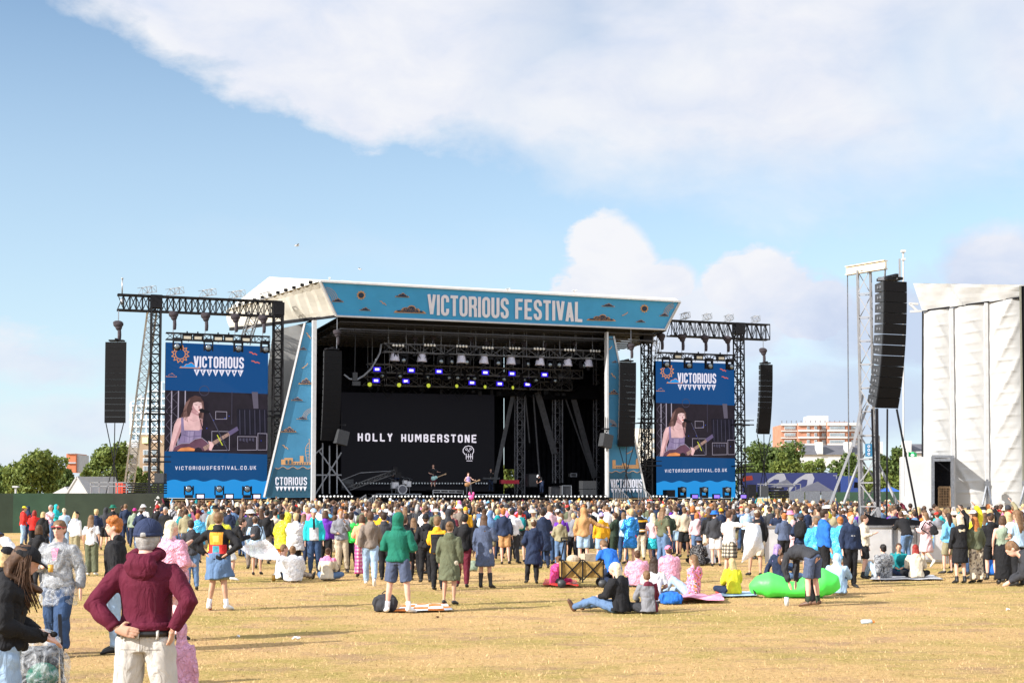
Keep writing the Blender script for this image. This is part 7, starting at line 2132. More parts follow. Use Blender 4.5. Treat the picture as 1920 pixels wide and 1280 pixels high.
# x, foot-row or distance, height, turn, pose, top, bottom, hair, extras, label
def crowd_by_hand():
 g1 = 'people standing on the open grass'
 A = dict
 rows = [
  # along the hoarding
  (A(x=42, Y=62, h=1.72, rz=-70, pose='phone', top=('jacket', 'red'), bot=('trousers', 'light denim'), hair=('cap', 'yellow')), 'person in red jacket and yellow cap by the hoarding'),
  (A(x=54, Y=64, h=1.70, rz=0, top=('hoodup', 'navy'), bot=('trousers', 'navy')), 'person with navy hood up behind the yellow cap'),
  (A(x=63, Y=57, h=1.62, rz=20, pose='phone', top=('jacket', 'red'), bot=('trousers', 'black'), hair=('bob', 'red')), 'red-haired person in bright red jacket by the hoarding'),
  (A(x=80, Y=52, h=1.62, rz=-20, pose='stand2', top=('coat', 'black'), bot=('trousers', 'black'), hair=('bob', 'blonde')), 'blonde person in long black hooded coat near the red jackets'),
  (A(x=93, Y=62, h=1.78, rz=150, pose='phone', top=('t_shirt', 'lilac'), bot=('trousers', 'denim'), hair=('short', 'grey'), tmat=PM['shirtprint']), 'grey-haired person in flowery lilac shirt facing the camera by the hoarding'),
  (A(x=103, Y=70, h=1.72, rz=-90, pose='phone', top=('hoodup', 'turquoise'), bot=('trousers', 'navy')), 'person in turquoise jacket with hood up'),
  (A(x=123, Y=60, h=1.66, rz=10, pose='phone', top=('t_shirt', 'pale blue'), bot=('trousers', 'light denim'), hair=('bun', 'pale blonde')), 'blonde person in loose pale blue shirt by the hoarding'),
  (A(x=141, Y=47, h=1.68, rz=-30, pose='stand2', top=('hoodie', 'white'), bot=('trousers', 'khaki'), hair=('cap', 'black'), hat=('long', 'blonde')), 'long-haired blonde person in black cap and white hoodie'),
  (A(x=177, Y=54, h=1.68, rz=5, pose='phone', top=('jacket', 'navy'), bot=('trousers', 'dark denim'), hair=('curly', 'blonde')), 'curly blonde person in dark blue jacket holding up a phone'),
  (A(x=172, fy=1079, h=1.66, rz=0, pose='stand', top=('t_shirt', 'white'), bot=('wide', 'olive'), hair=('long', 'light brown'), shoes='white', w=.95), 'person in white off-shoulder top and wide olive trousers'),
  (A(x=195, Y=58, h=1.72, rz=0, pose='stand', top=('hoodup', 'charcoal'), bot=('shorts', 'black')), 'person with charcoal hood up and black shorts'),
  (A(x=211, Y=57, h=1.84, rz=-15, pose='cross', top=('jacket', 'black'), bot=('shorts', 'black'), hair=('bucket', 'green'), hat=('short', 'brown')), 'tall person in black jacket and green bucket hat'),
  (A(x=227, Y=66, h=1.72, rz=-70, top=('jacket', 'black'), hair=('short', 'dark brown')), 'dark-haired person in black coat beyond the green bucket hat'),
  (A(x=237, Y=64, h=1.80, rz=10, top=('jacket', 'navy'), hair=('short', 'light brown')), 'balding person in navy jacket past the green bucket hat'),
  (A(x=250, Y=60, h=1.66, rz=0, top=('jacket', 'sage'), hair=('beanie', 'magenta')), 'person in magenta beanie and sage jacket'),
  (A(x=262, Y=55, h=1.74, rz=0, pose='stand2', top=('jacket', 'navy'), bot=('trousers', 'light denim'), hair=('bucket', 'taupe')), 'person in navy coat and taupe brimmed hat'),
  (A(x=271, Y=62, h=1.80, rz=0, top=('t_shirt', 'white'), hair=('bucket', 'white')), 'person in white bucket hat past the magenta beanie'),
  (A(x=294, Y=62, h=1.76, rz=0, top=('jacket', 'black'), hair=('beanie', 'red')), 'person in rust-red beanie and black top'),
  (A(x=313, Y=52, h=1.80, rz=170, pose='stand', top=('jacket', 'black'), bot=('trousers', 'dark denim'), hair=('short', 'grey')), 'grey-haired person in black leather jacket facing the camera'),
  (A(x=333, Y=58, h=1.66, rz=0, top=('t_shirt', 'white'), bot=('trousers', 'denim'), hair=('bob', 'pale blonde')), 'blonde person in plain white T-shirt below the larger screen'),
  (A(x=352, Y=50, h=1.74, rz=0, top=('jacket', 'khaki'), bot=('trousers', 'denim'), hair=('short', 'dark brown')), 'dark-haired person in khaki parka below the larger screen'),
  (A(x=369, Y=47, h=1.62, rz=0, top=('poncho', 'sky blue'), bot=('trousers', 'denim'), hair=('short', 'ginger')), 'ginger person in sky blue poncho behind the yellow poncho'),
  (A(x=408, Y=36, h=1.76, rz=0, pose='cross', top=('poncho', 'yellow'), bot=('trousers', 'black'), hair=('cap', 'olive'), under='yellow'), 'person in yellow plastic poncho and olive cap seen from behind'),
  (A(x=362, Y=33, h=1.62, rz=20, pose='stand', top=('jacket', 'charcoal'), bot=('trousers', 'denim'), hair=('short', 'dark brown')), 'shorter dark-haired person in charcoal beside the yellow poncho'),
  (A(x=20, Y=37, h=1.45, rz=60, pose='bend2', top=('jacket', 'white'), bot=('trousers', 'navy'), hair=('bucket', 'navy')), 'person stooping in white jacket with navy waistband'),
  (A(x=75, Y=31, h=1.55, rz=0, pose='stand', top=('jacket', 'black'), bot=('trousers', 'charcoal'), hair=('bob', 'brown')), 'short person in black beyond the raincoat man'),
  # middle ground
  (A(x=435, fy=1088, h=1.66, rz=-75, pose='lean', top=('hoodie', 'black'), bot=('shorts', 'white'), hair=('bun', 'dark brown'), shoes='white'), 'person in baggy black sweatshirt and white shorts holding plastic sheet'),
  (A(x=482, fy=1078, h=1.62, rz=0, top=('jacket', 'pale blue'), bot=('shorts', 'sage'), hair=('cap', 'taupe')), 'person in pale denim shirt and green shorts carrying dark backpack'),
  (A(x=474, Y=43, h=1.78, rz=15, pose='cross', top=('jacket', 'charcoal'), bot=('trousers', 'taupe'), hair=('bucket', 'white')), 'tall person in charcoal jacket and white bucket hat'),
  (A(x=497, Y=46, h=1.75, rz=0, top=('jacket', 'black'), hair=('short', 'black'), bot=('trousers', 'taupe')), 'black-clad person right behind the white bucket hat'),
  (A(x=529, fy=1066, h=1.66, rz=-30, pose='armup', top=('poncho', 'yellow'), bot=('shorts', 'orange'), hair=('bun', 'dark brown'), under='khaki'), 'person flapping in a yellow plastic poncho with orange shorts'),
  (A(x=552, Y=42, h=1.66, rz=0, pose='phone', top=('poncho', 'white'), bot=('trousers', 'black'), hair=('curly', 'blonde'), under='white'), 'blonde person in a filmy white poncho behind the yellow one'),
  (A(x=566, Y=46, h=1.62, rz=0, top=('jacket', 'denim'), hair=('long', 'light brown')), 'light brown-haired person in denim jacket'),
  (A(x=590, fy=1076, h=1.83, rz=190, pose='stand', top=('jacket', 'turquoise'), bot=('trousers', 'dark denim'), hair=('cap', 'pale blue'), hat=('short', 'brown'), tmat=PM['turq']), 'person in turquoise and white jacket with pale blue cap facing the camera'),
  (A(x=612, Y=42, h=1.76, rz=-10, pose='stand2', top=('jacket', 'purple'), bot=('trousers', 'black'), hair=('bob', 'brown')), 'person in purple and blue jacket beside the turquoise jacket'),
  (A(x=625, Y=43, h=1.62, rz=0, top=('vest', 'sage'), bot=('shorts', 'cream'), hair=('short', 'brown')), 'person in sage vest and cream shorts'),
  (A(x=643, fy=1073, h=1.82, rz=190, pose='phone', top=('hoodie', 'grey'), bot=('trousers', 'beige'), hair=('short', 'ginger')), 'ginger person in grey sweatshirt eating from a tray'),
  (A(x=662, Y=41, h=1.70, rz=0, pose='stand2', top=('t_shirt', 'lime green'), bot=('trousers', 'black'), hair=('curly', 'dark brown'), shoes='white'), 'curly-haired person in lime top and black trousers'),
  (A(x=679, Y=38.5, h=1.68, rz=10, pose='cross', top=('jacket', 'peach'), bot=('wide', 'magenta'), hair=('bob', 'brown'), boots=1, bmat=PM['magenta_check']), 'person in peach jacket and magenta checked trousers'),
  (A(x=694, fy=1098, h=1.80, rz=5, pose='walk', top=('jacket', 'taupe'), bot=('trousers', 'light denim'), hair=('short', 'brown'), shoes='white'), 'person walking away in taupe bomber jacket and pale jeans'),
  (A(x=725, Y=37, h=1.76, rz=0, top=('jacket', 'charcoal'), bot=('trousers', 'black'), hair=('short', 'dark brown')), 'person in charcoal jacket just beyond the green hood'),
  (A(x=710, Y=42, h=1.78, rz=0, top=('jacket', 'mustard'), hair=('cap', 'light grey')), 'person in yellow-mustard jacket and pale cap'),
  (A(x=842, fy=1134, h=1.66, rz=-15, pose='stand', top=('coat', 'olive'), bot=('shorts', 'cream'), hair=('bun', 'light brown'), shoes='black'), 'person in olive green parka with bare legs and trainers'),
  (A(x=762, Y=37, h=1.66, rz=-20, pose='cross', top=('jacket', 'black'), bot=('skirt', 'black'), hair=('pony', 'brown')), 'brown ponytailed person in black jacket next to green hood'),
  (A(x=780, Y=38, h=1.60, rz=0, top=('jacket', 'charcoal'), bot=('trousers', 'black'), hair=('long', 'light brown')), 'light-haired person in charcoal jacket past the green hood'),
  (A(x=798, Y=36, h=1.72, rz=10, pose='hug', top=('hoodie', 'black'), bot=('leggings', 'black'), hair=('beanie', 'black')), 'person in black hoodie and black beanie with small backpack'),
  (A(x=822, Y=33, h=1.68, rz=-20, pose='cross', top=('jacket', 'mustard'), bot=('trousers', 'black'), hair=('curly', 'light brown'), tmat=PM['mustardblack']), 'person in mustard and black jacket with dark trousers'),
  (A(x=866, Y=34, h=1.76, rz=0, top=('jacket', 'black'), bot=('trousers', 'burgundy'), hair=('short', 'black')), 'person in black jacket and burgundy trousers'),
  (A(x=910, fy=1103, h=1.74, rz=-15, pose='drink', top=('coat', 'slate'), bot=('skirt', 'beige'), hair=('long', 'brown'), boots=2), 'long-haired person in flapping slate trench coat and tall black boots'),
  (A(x=948, fy=1058, h=1.80, rz=-5, top=('jacket', 'navy'), bot=('shorts', 'tan'), hair=('short', 'ginger')), 'person in navy jacket and tan shorts'),
  (A(x=976, Y=47, h=1.76, rz=0, top=('t_shirt', 'charcoal'), bot=('shorts', 'charcoal'), hair=('short', 'brown')), 'person in charcoal clothes with teal backpack'),
  (A(x=998, fy=1094, h=1.60, rz=0, pose='stand2', top=('coat', 'navy'), bot=('trousers', 'black'), hair=('cap', 'beige')), 'person in navy cardigan and beige cap'),
  (A(x=1021, Y=43, h=1.80, rz=10, pose='cross', top=('coat', 'navy'), bot=('trousers', 'navy'), hair=('short', 'dark brown')), 'tall dark-haired person in long navy coat beside purple jacket'),
  (A(x=1053, fy=1058, h=1.64, rz=0, pose='cross', top=('jacket', 'purple'), bot=('trousers', 'black'), hair=('bob', 'light brown')), 'person in bright purple hooded jacket'),
  (A(x=1040, Y=49, h=1.72, rz=0, top=('jacket', 'plum'), hair=('bun', 'dark brown')), 'person in plum jacket beyond the purple one'),
  (A(x=1094, fy=1062, h=1.84, rz=0, pose='hug', top=('hoodup', 'tan'), bot=('shorts', 'light denim'), w=1.02), 'person in tan hoodie hugging the one in yellow'),
  (A(x=1127, fy=1060, h=1.66, rz=0, top=('hoodie', 'mustard'), bot=('shorts', 'light denim'), hair=('beanie', 'lilac')), 'person in golden yellow hoodie held by the tan hoodie'),
  (A(x=1073, Y=48, h=1.62, rz=0, top=('jacket', 'grey'), bot=('trousers', 'black'), hair=('short', 'blonde')), 'person in grey jacket between purple and tan'),
  (A(x=1150, Y=46, h=1.66, rz=60, pose='phone', top=('hoodie', 'dark green'), bot=('trousers', 'dark green'), hair=('short', 'brown')), 'person in dark green hoodie beside golden yellow hoodie'),
  (A(x=1180, fy=1058, h=1.76, rz=0, pose='stand2', top=('coat', 'blue'), tmat=PM['foil'], bot=('shorts', 'red'), hair=('curly', 'blonde')), 'curly blonde person in shiny blue foil poncho and red shorts'),
  (A(x=1201, fy=1050, h=1.72, rz=0, pose='cross', top=('jacket', 'black'), bot=('trousers', 'cream'), hair=('cap', 'navy'), w=1.1, tmat=PM['stripes']), 'person in black jersey with gold and white waist stripes'),
  (A(x=1226, Y=46, h=1.64, rz=0, top=('t_shirt', 'pale pink'), bot=('skirt', 'turquoise'), bmat=PM['aquafoil'], hair=('long', 'pale blonde')), 'long-haired blonde person in pale pink top and turquoise wrap'),
  (A(x=1247, fy=1058, h=1.80, rz=-5, pose='cross', top=('jacket', 'dark green'), bot=('trousers', 'dark denim'), hair=('short', 'grey'), w=1.08), 'broad person in dark green jacket and dark jeans'),
  (A(x=1284, fy=1045, h=1.80, rz=0, pose='stand2', top=('jacket', 'beige'), bot=('shorts', 'black'), hair=('bun', 'light brown')), 'person in beige shirt jacket and black shorts'),
  (A(x=1263, Y=52, h=1.84, rz=0, top=('t_shirt', 'cream'), bot=('shorts', 'light denim'), hair=('short', 'brown')), 'tall person in cream shirt behind the beige jacket'),
  (A(x=1304, Y=50, h=1.62, rz=0, top=('hoodie', 'pale pink'), bot=('trousers', 'denim'), hair=('bob', 'ginger')), 'person in pale pink hoodie with red hair'),
  (A(x=1326, Y=49, h=1.68, rz=0, top=('jacket', 'black'), bot=('shorts', 'cream'), hair=('bob', 'brown')), 'person in black jacket with red scarf beside pink hoodie'),
  (A(x=1343, fy=1062, h=1.74, rz=-10, top=('jacket', 'charcoal'), bot=('shorts', 'white'), hair=('bucket', 'blue')), 'person in charcoal puffer, white shorts and blue bucket hat'),
  (A(x=1368, fy=1084, h=1.80, rz=-50, pose='reach', top=('t_shirt', 'white'), bot=('skirt', 'cream'), hair=('short', 'brown'), boots=1, w=1.05, bmat=PM['checked']), 'person in white T-shirt with checked shirt tied round the waist, arm out'),
  (A(x=1417, fy=1080, h=1.80, rz=0, pose='stand2', top=('jacket', 'black'), bot=('shorts', 'cream'), hair=('cap', 'beige'), w=1.08), 'person in black jacket and cream shorts behind the white plastic sheet'),
  (A(x=1468, fy=1068, h=1.68, rz=10, pose='cross', top=('hoodie', 'slate'), bot=('trousers', 'black'), hair=('bun', 'ginger')), 'person in slate hoodie and black trousers by the first barrier'),
  (A(x=1485, Y=44, h=1.74, rz=0, top=('jacket', 'pale pink'), bot=('skirt', 'pale pink'), hair=('bucket', 'pink'), hat=('long', 'blonde')), 'person in pink bucket hat and pale pink jacket'),
  (A(x=1500, Y=39.5, h=1.70, rz=-10, pose='cross', top=('jacket', 'navy'), bot=('shorts', 'slate'), hair=('beanie', 'charcoal')), 'person in navy jacket and dark beanie with black backpack'),
  (A(x=1527, Y=37, h=1.62, rz=0, top=('poncho', 'sky blue'), bot=('shorts', 'black'), hair=('short', 'light brown'), under='sky blue'), 'person in sky blue plastic poncho left of the bearded man'),
  (A(x=1545, fy=1098, h=1.86, rz=-80, pose='stand', top=('jacket', 'blue'), bot=('trousers', 'black'), hair=('short', 'dark brown')), 'bearded man in bright blue jacket seen from the side'),
  (A(x=1573, Y=36, h=1.66, rz=0, pose='cross', top=('poncho', 'sky blue'), bot=('shorts', 'white'), hair=('bun', 'ginger'), under='blue'), 'person in torn blue poncho between bearded man and navy hoodie'),
  (A(x=1593, fy=1101, h=1.80, rz=195, pose='stand', top=('hoodie', 'navy'), bot=('trousers', 'black'), hair=('short', 'ginger'), w=.98, tmat=PM['ghood']), 'boy in navy hoodie and black joggers facing the camera'),
  (A(x=1622, fy=1084, h=1.68, rz=-110, pose='drink', top=('jacket', 'cream'), bot=('shorts', 'black'), hair=('short', 'brown'), boots=1), 'person in cream jacket, black shorts and black boots holding a drink'),
  (A(x=1697, Y=46.0, h=1.76, rz=15, pose='lean', top=('jacket', 'black'), bot=('trousers', 'denim'), hair=('short', 'brown')), 'person in black leather jacket and jeans leaning over the barrier'),
  (A(x=1737, fy=1066, h=1.70, rz=40, pose='walk2', top=('coat', 'pale pink'), bot=('skirt', 'pale pink'), hair=('long', 'light brown'), shoes='white'), 'person striding in pale pink dress with black backpack'),
  (A(x=1801, fy=1094, h=1.72, rz=10, pose='armup', top=('hoodie', 'black'), bot=('skirt', 'black'), hair=('long', 'pale blonde'), boots=1), 'blonde person in black dress and tights with arm raised'),
  (A(x=1832, fy=1093, h=1.66, rz=20, top=('jacket', 'olive'), bot=('wide', 'cream'), hair=('long', 'ginger'), boots=1, bmat=PM['trouser_print']), 'person in olive jacket and patterned cream trousers'),
  (A(x=1857, Y=37, h=1.74, rz=0, pose='armup', top=('hoodie', 'black'), bot=('shorts', 'black'), hair=('cap', 'black'), boots=1), 'person in black with arm up between olive jacket and green vest'),
  (A(x=1882, fy=1096, h=1.70, rz=-15, pose='hug', top=('vest', 'sage'), bot=('long_skirt', 'black'), hair=('bob', 'brown'), boots=1), 'person in sage knitted vest and long black skirt'),
  (A(x=1908, Y=34.5, h=1.84, rz=30, pose='cross', top=('t_shirt', 'pale blue'), bot=('trousers', 'black'), hair=('long', 'light brown'), boots=1), 'long-haired person in pale blue open shirt by the sage vest'),
  (A(x=1730, Y=53, h=1.74, rz=0, top=('jacket', 'red'), hair=('cap', 'grey')), 'person in crimson jacket and grey cap behind the barrier'),
  (A(x=1760, Y=51, h=1.70, rz=0, top=('hoodie', 'turquoise'), hair=('short', 'brown')), 'person in aqua hoodie behind the poster barrier'),
  # seated
  (A(x=549, fy=1091, h=1.75, rz=15, pose='sitleg', top=('poncho', 'white'), bot=('trousers', 'denim'), hair=('bun', 'light brown'), under='white'), 'person in white plastic poncho sitting on the grass'),
  (A(x=525, fy=1086, h=1.75, rz=-70, pose='sitleg', top=('t_shirt', 'white'), bot=('trousers', 'taupe'), hair=('short', 'light brown')), 'person in taupe trousers lounging beside the seated white poncho'),
  (A(x=613, fy=1088, h=1.60, rz=-10, pose='sit', top=('hoodie', 'cream'), bot=('trousers', 'denim'), hair=('bun', 'brown'), tmat=PM['raglan']), 'person in cream and pink fleece sitting cross-legged'),
  (A(x=766, fy=1076, h=1.66, rz=-70, pose='sitknee', top=('coat', 'taupe'), bot=('leggings', 'taupe'), hair=('bob', 'blonde'), tmat=PM['leopard'], bmat=PM['leopard']), 'blonde person in leopard print coat hugging the knees'),
  (A(x=799, fy=1074, h=1.75, rz=30, pose='sitleg', top=('jacket', 'black'), bot=('trousers', 'black'), hair=('short', 'dark brown')), 'dark-haired person in black jacket sitting by the leopard coat'),
  (A(x=1043, fy=1097, h=1.35, rz=-60, pose='sit', top=('poncho', 'hot pink'), bot=('trousers', 'hot pink'), hair=('bun', 'light brown'), under='hot pink'), 'child in hot pink raincoat sitting by the folding wagon'),
  (A(x=1148, fy=1094, h=1.80, rz=30, pose='kneel', top=('jacket', 'blue'), bot=('trousers', 'navy'), hair=('short', 'light brown'), w=1.1), 'person kneeling in royal blue jacket beside the wagon'),
  (A(x=1163, fy=1149, h=1.78, rz=55, pose='sitleg', top=('coat', 'black'), bot=('trousers', 'denim'), hair=('long', 'pale blonde'), w=1.12, shoes='brown'), 'blonde person in big black coat sitting with crossed shoes'),
  (A(x=1216, fy=1150, h=1.50, rz=20, pose='sit', top=('hoodie', 'grey'), bot=('trousers', 'charcoal'), hair=('short', 'light brown'), tmat=PM['maroon_sleeve']), 'boy in grey hoodie with maroon sleeve sitting beside the black coat'),
  (A(x=1225, fy=1130, h=1.75, rz=-20, pose='sit', top=('t_shirt', 'white'), bot=('trousers', 'denim'), hair=('long', 'dark brown')), 'person in white top sitting beyond the boy in maroon'),
  (A(x=1197, fy=1100, h=1.66, rz=10, pose='sit', top=('poncho', 'pink'), bot=('trousers', 'denim'), hair=('bun', 'brown'), under='pink'), 'person in crinkled pink poncho behind the white top'),
  (A(x=1257, fy=1093, h=1.78, rz=20, pose='sit', top=('poncho', 'pink'), bot=('trousers', 'khaki'), hair=('cap', 'pink'), under='pink'), 'person in pink poncho and pink cap sitting near the flowery shirt'),
  (A(x=1298, fy=1120, h=1.75, rz=50, pose='prop', top=('jacket', 'pink'), bot=('trousers', 'light denim'), hair=('long', 'light brown'), tmat=PM['floral']), 'long-haired person in flowery pink shirt sitting on pink sheet'),
  (A(x=1311, fy=1060, h=1.72, rz=0, pose='sit', top=('hoodie', 'charcoal'), bot=('trousers', 'black'), hair=('bucket', 'slate'), tmat=PM['speckle']), 'person in speckled dark coat and slate bucket hat sitting'),
  (A(x=1331, fy=1058, h=1.66, rz=0, pose='sit', top=('hoodie', 'white'), bot=('trousers', 'black'), hair=('short', 'blonde')), 'person in white hoodie sitting next to the slate hat'),
  (A(x=1376, fy=1116, h=1.55, rz=20, pose='sit', top=('jacket', 'yellow'), bot=('trousers', 'navy'), hair=('long', 'blonde'), shoes='red'), 'blonde child in yellow jacket sitting on the grass'),
  (A(x=1569, fy=1115, h=1.75, rz=-20, pose='sitknee', top=('hoodup', 'pale blue'), bot=('trousers', 'pale blue')), 'person in pale blue hooded blanket sitting behind green lounger'),
  (A(x=1655, fy=1086, h=1.75, rz=15, pose='prop', top=('poncho', 'clear'), bot=('trousers', 'pale blue'), hair=('bun', 'black'), under='charcoal'), 'person in clear poncho sitting in front of the barriers'),
  (A(x=1686, fy=1080, h=1.72, rz=165, pose='sit', top=('hoodie', 'teal'), bot=('trousers', 'navy'), hair=('short', 'brown')), 'person in teal shirt sitting and facing the camera'),
  (A(x=1718, fy=1085, h=1.72, rz=-10, pose='sit', top=('hoodie', 'cream'), bot=('leggings', 'black'), hair=('long', 'red')), 'red-haired person in cream top sitting in front of the barriers'),
 ]
 for k, (a, lab) in enumerate(rows):
  a.setdefault('seed', k)
  sit = a.get('pose', '') in ('sit', 'sitleg', 'sitknee', 'prop', 'kneel')
  cat = 'child' if 'child' in lab or 'boy' in lab else 'person'
  person(lab, cat=cat, group='people sitting on the grass' if sit else 'people standing on the field', skin=(0, 0, 1, 0, 0, 1, 0, 2)[k % 8] if k % 8 == 7 and k % 3 == 0 else (0, 1)[k % 3 == 0], **a)
 # band
 M = lambda x, y, b: (lambda p: V((p.x, p.y, p.z)))(st(x, y, b))
 person('guitarist in black T-shirt and dark kilt on the stage', 0, loc=M(812, 917, 3), h=1.85, rz=math.degrees(SANG) + 165, pose='guitar', top=('t_shirt', 'black'), bot=('skirt', 'burgundy'), hair=('short', 'dark brown'), cat='guitarist', group='musicians on the stage', boots=1)
 person('singer in lilac dress with acoustic guitar at the stage front', 0, loc=M(878, 929, 1.6), h=1.70, rz=math.degrees(SANG) + 180, pose='guitar', top=('vest', 'lilac'), bot=('trousers', 'charcoal'), hair=('long', 'brown'), cat='singer', group='musicians on the stage')
 person('drummer in black seated behind the pale drum kit', 0, loc=M(742, 915, 6.2) + V((0, 0, .55)), h=1.75, rz=math.degrees(SANG) + 180, pose='sitknee', top=('t_shirt', 'black'), hair=('long', 'light brown'), cat='drummer', group='musicians on the stage')
 person('keyboard player in black beside the edge of LED wall', 0, loc=M(920, 922, 7.0), h=1.80, rz=math.degrees(SANG) + 180, pose='phone', top=('jacket', 'black'), hair=('short', 'light brown'), cat='musician', group='musicians on the stage')
 person('stage hand in dark clothes and cap by the black cabinets', 0, loc=M(1016, 925, 4.0), h=1.70, rz=math.degrees(SANG) + 120, pose='bend2', top=('t_shirt', 'black'), hair=('cap', 'white'), cat='stage hand')
 M_GT = mat('guitar_wood', (.40, .20, .08), .35, .15, 5, coat=.5); M_GB = mat('guitar_mint', (.30, .50, .48), .3, .05, 5)
 for (x, y, b, mm, lab) in ((812.5, 896.5, 2.6, M_GB, 'pale green electric guitar held by the kilted guitarist'), (876, 908, 1.2, M_GT, 'brown acoustic guitar held by the singer')):
  p = st(x, y, b)
  T = thing('guitar', lab, 'guitar', p)
  q = MB(); q.ell(p, (.20, .06, .17), 12, 6, M=Matrix.Rotation(SANG, 3, 'Z')); q.ell(p + SU * .2 + V((0, 0, .07)), (.14, .05, .12), 12, 6, M=Matrix.Rotation(SANG, 3, 'Z')); q.build('body', mm, T, smooth=True)
  q = MB(); q.bar(p + SU * .25 + V((0, 0, .08)), p + SU * .85 + V((0, 0, .3)), .055); q.bar(p + SU * .85 + V((0, 0, .3)), p + SU * .98 + V((0, 0, .35)), .09); q.build('neck', mat('guitar_neck', (.42, .28, .16), .4, .1, 5), T)
 T = thing('microphone_stand', 'thin microphone stand in front of the singer', 'microphone stand', st(883, 929, 1.0))
 q = MB(); q.bar(st(884, 929, 1.0), st(882, 899, 1.0), .03); q.bar(st(882, 899, 1.0), st(879, 894.5, 1.0), .03); q.build('pole', M_SILD, T)
crowd_by_hand()
# ------------------------------------------------------------------ the nearest people
def near_people():
 MB_ = lambda: MB()
 # man in the maroon hoodie, hands on hips
 Y = 10.06
 lab = 'man in maroon hoodie, navy cap and pale trousers, hands on hips, back to the camera'
 T = person(lab, 276, Y=Y, h=1.80, rz=-4, pose='akimbo', top=('sweat', 'maroon'), bot=('trousers', 'cream'), hair=None, cat='person', group='people standing close by', vox=.011, w=1.0, legs=True,
      tmat=cloth('maroon_sweat', (.092, .007, .023)), bmat=print_mat('stone_trousers', (.46, .44, .41), [(.03, .14, .868, .874, (.22, .20, .18), 'b'), (-.14, -.03, .868, .874, (.22, .20, .18), 'b'), (-.003, .003, .70, .95, (.24, .22, .20), 'b')]))
 j = POSES['akimbo']
 H = rot_frame(j['hdir'], j['hup']); h = j['hed']; P_ = lambda x, y, z: h + H @ V((x, y, z))
 def add(name, mbs, m, vox=None, folds=0):
  me = remesh(mbs, vox, name, folds) if vox else mbs.mesh(name, True)
  return put_mesh(me, name, m, T)
 # bare hands with five fingers, one flat on the back of the hip
 hm_ = MB()
 finger_hand(hm_, j['wrL'] + V((.012, -.01, -.005)), V((.96, -.02, -.20)), V((0, 1, -.2)), 1, .22, .95)
 add('hand', hm_, SKINS[1], .0055)
 hm_ = MB()
 finger_hand(hm_, j['wrR'] + V((-.005, 0, -.01)), V((-.20, .45, -.72)), V((-1, .1, 0)), -1, .45, .95)
 add('hand', hm_, SKINS[1], .0055)
 # hair below the cap, cap with rear opening and strap
 m = MB(); m.ell(P_(0, -.02, .0), (.083, .095, .085), 20, 14, M=H); m.ell(P_(0, -.055, -.045), (.068, .045, .05), 14, 10, M=H); add('hair', m, hm('grey'), .007, .006)
 m = MB(); m.ell(P_(0, -.008, .040), (.098, .112, .098), 32, 16, M=H, z0=-.10); c = add('cap', m, cloth('navy_cap', (.022, .032, .075)))
 m = MB(); m.ell(P_(0, -.050, .022), (.050, .078, .044), 20, 12, M=H, z0=-.3); m2 = m; o = add('cap_opening', m2, hm('grey'))
 m = MB(); m.loft([(P_(0, -.008, .012), .100, .114), (P_(0, -.008, .024), .101, .115), (P_(0, -.008, .036), .1, .114)], side=V((1, 0, 0)), n=32); add('cap_strap', m, MATS['navy_cap'])
 m = MB(); m.ell(P_(0, -.01, .137), (.008, .008, .005), 8, 5); add('cap_button', m, MATS['navy_cap'])
 m = MB(); m.loft([(P_(0, .07, .03), .078, .01), (P_(0, .13, .022), .072, .008), (P_(0, .17, .01), .045, .006)], side=V((1, 0, 0)), n=14); add('cap_peak', m, MATS['navy_cap'])
 # loose hood lying on the shoulders
 m = MB()
 n_ = j['nek']
 for k in range(9):
  a = -2.2 + k * .55
  m.ell(n_ + V((.088 * math.sin(a), -.035 - .055 * math.cos(a) if abs(a) < 1.6 else .02, .035 - .02 * math.cos(a))), (.045, .045, .040), 10, 8)
 m.loft([(n_ + V((0, -.095, .035)), .085, .05), (n_ + V((0, -.115, -.03)), .125, .055), (n_ + V((0, -.115, -.09)), .10, .045), (n_ + V((0, -.10, -.14)), .045, .025)], n=18)
 add('hood', m, MATS['maroon_sweat'], .010, .009)
 # rib hem, belt, pockets, belt loop
 pe = j['pel']
 m = MB(); m.loft([(pe + V((0, 0, .050)), .198, .150), (pe + V((0, 0, .075)), .207, .160), (pe + V((0, 0, .105)), .202, .157)], n=36); add('rib_hem', m, MATS['maroon_sweat'])
 m = MB(); m.loft([(pe + V((0, -.004, .010)), .196, .148), (pe + V((0, -.004, .048)), .194, .147)], n=36); add('belt', m, mat('black_leather', (.012, .011, .011), .35, .2, 20))
 for x in (-.005, .12, -.125):
  m = MB(); m.box(pe + V((x, -.152 + abs(x) * .28, .024)), (.020, .012, .062), M=Matrix.Rotation(-x * 1.7, 3, 'Z') if x > 0 else Matrix.Rotation(-x * 1.7, 3, 'Z')); add('belt_loop', m, MATS['stone_trousers'])
 # woman looking down at the edge
 lab = 'woman in black padded jacket and pale jeans looking down, brown hair blown about'
 T = person(lab, 12, Y=10.7, h=1.66, rz=-72, pose='lookdown', top=('hoodie', 'black'), bot=('trousers', 'light denim'), hair=('cap', 'black'), hat=('long', 'brown'), cat='person', group='people standing close by', vox=.012, w=1.12, skin=0)
 j = POSES['lookdown']; H = rot_frame(j['hdir'], j['hup']); h = j['hed']; P_ = lambda x, y, z: h + H @ V((x, y, z))
 m = MB(); r = random.Random(9)
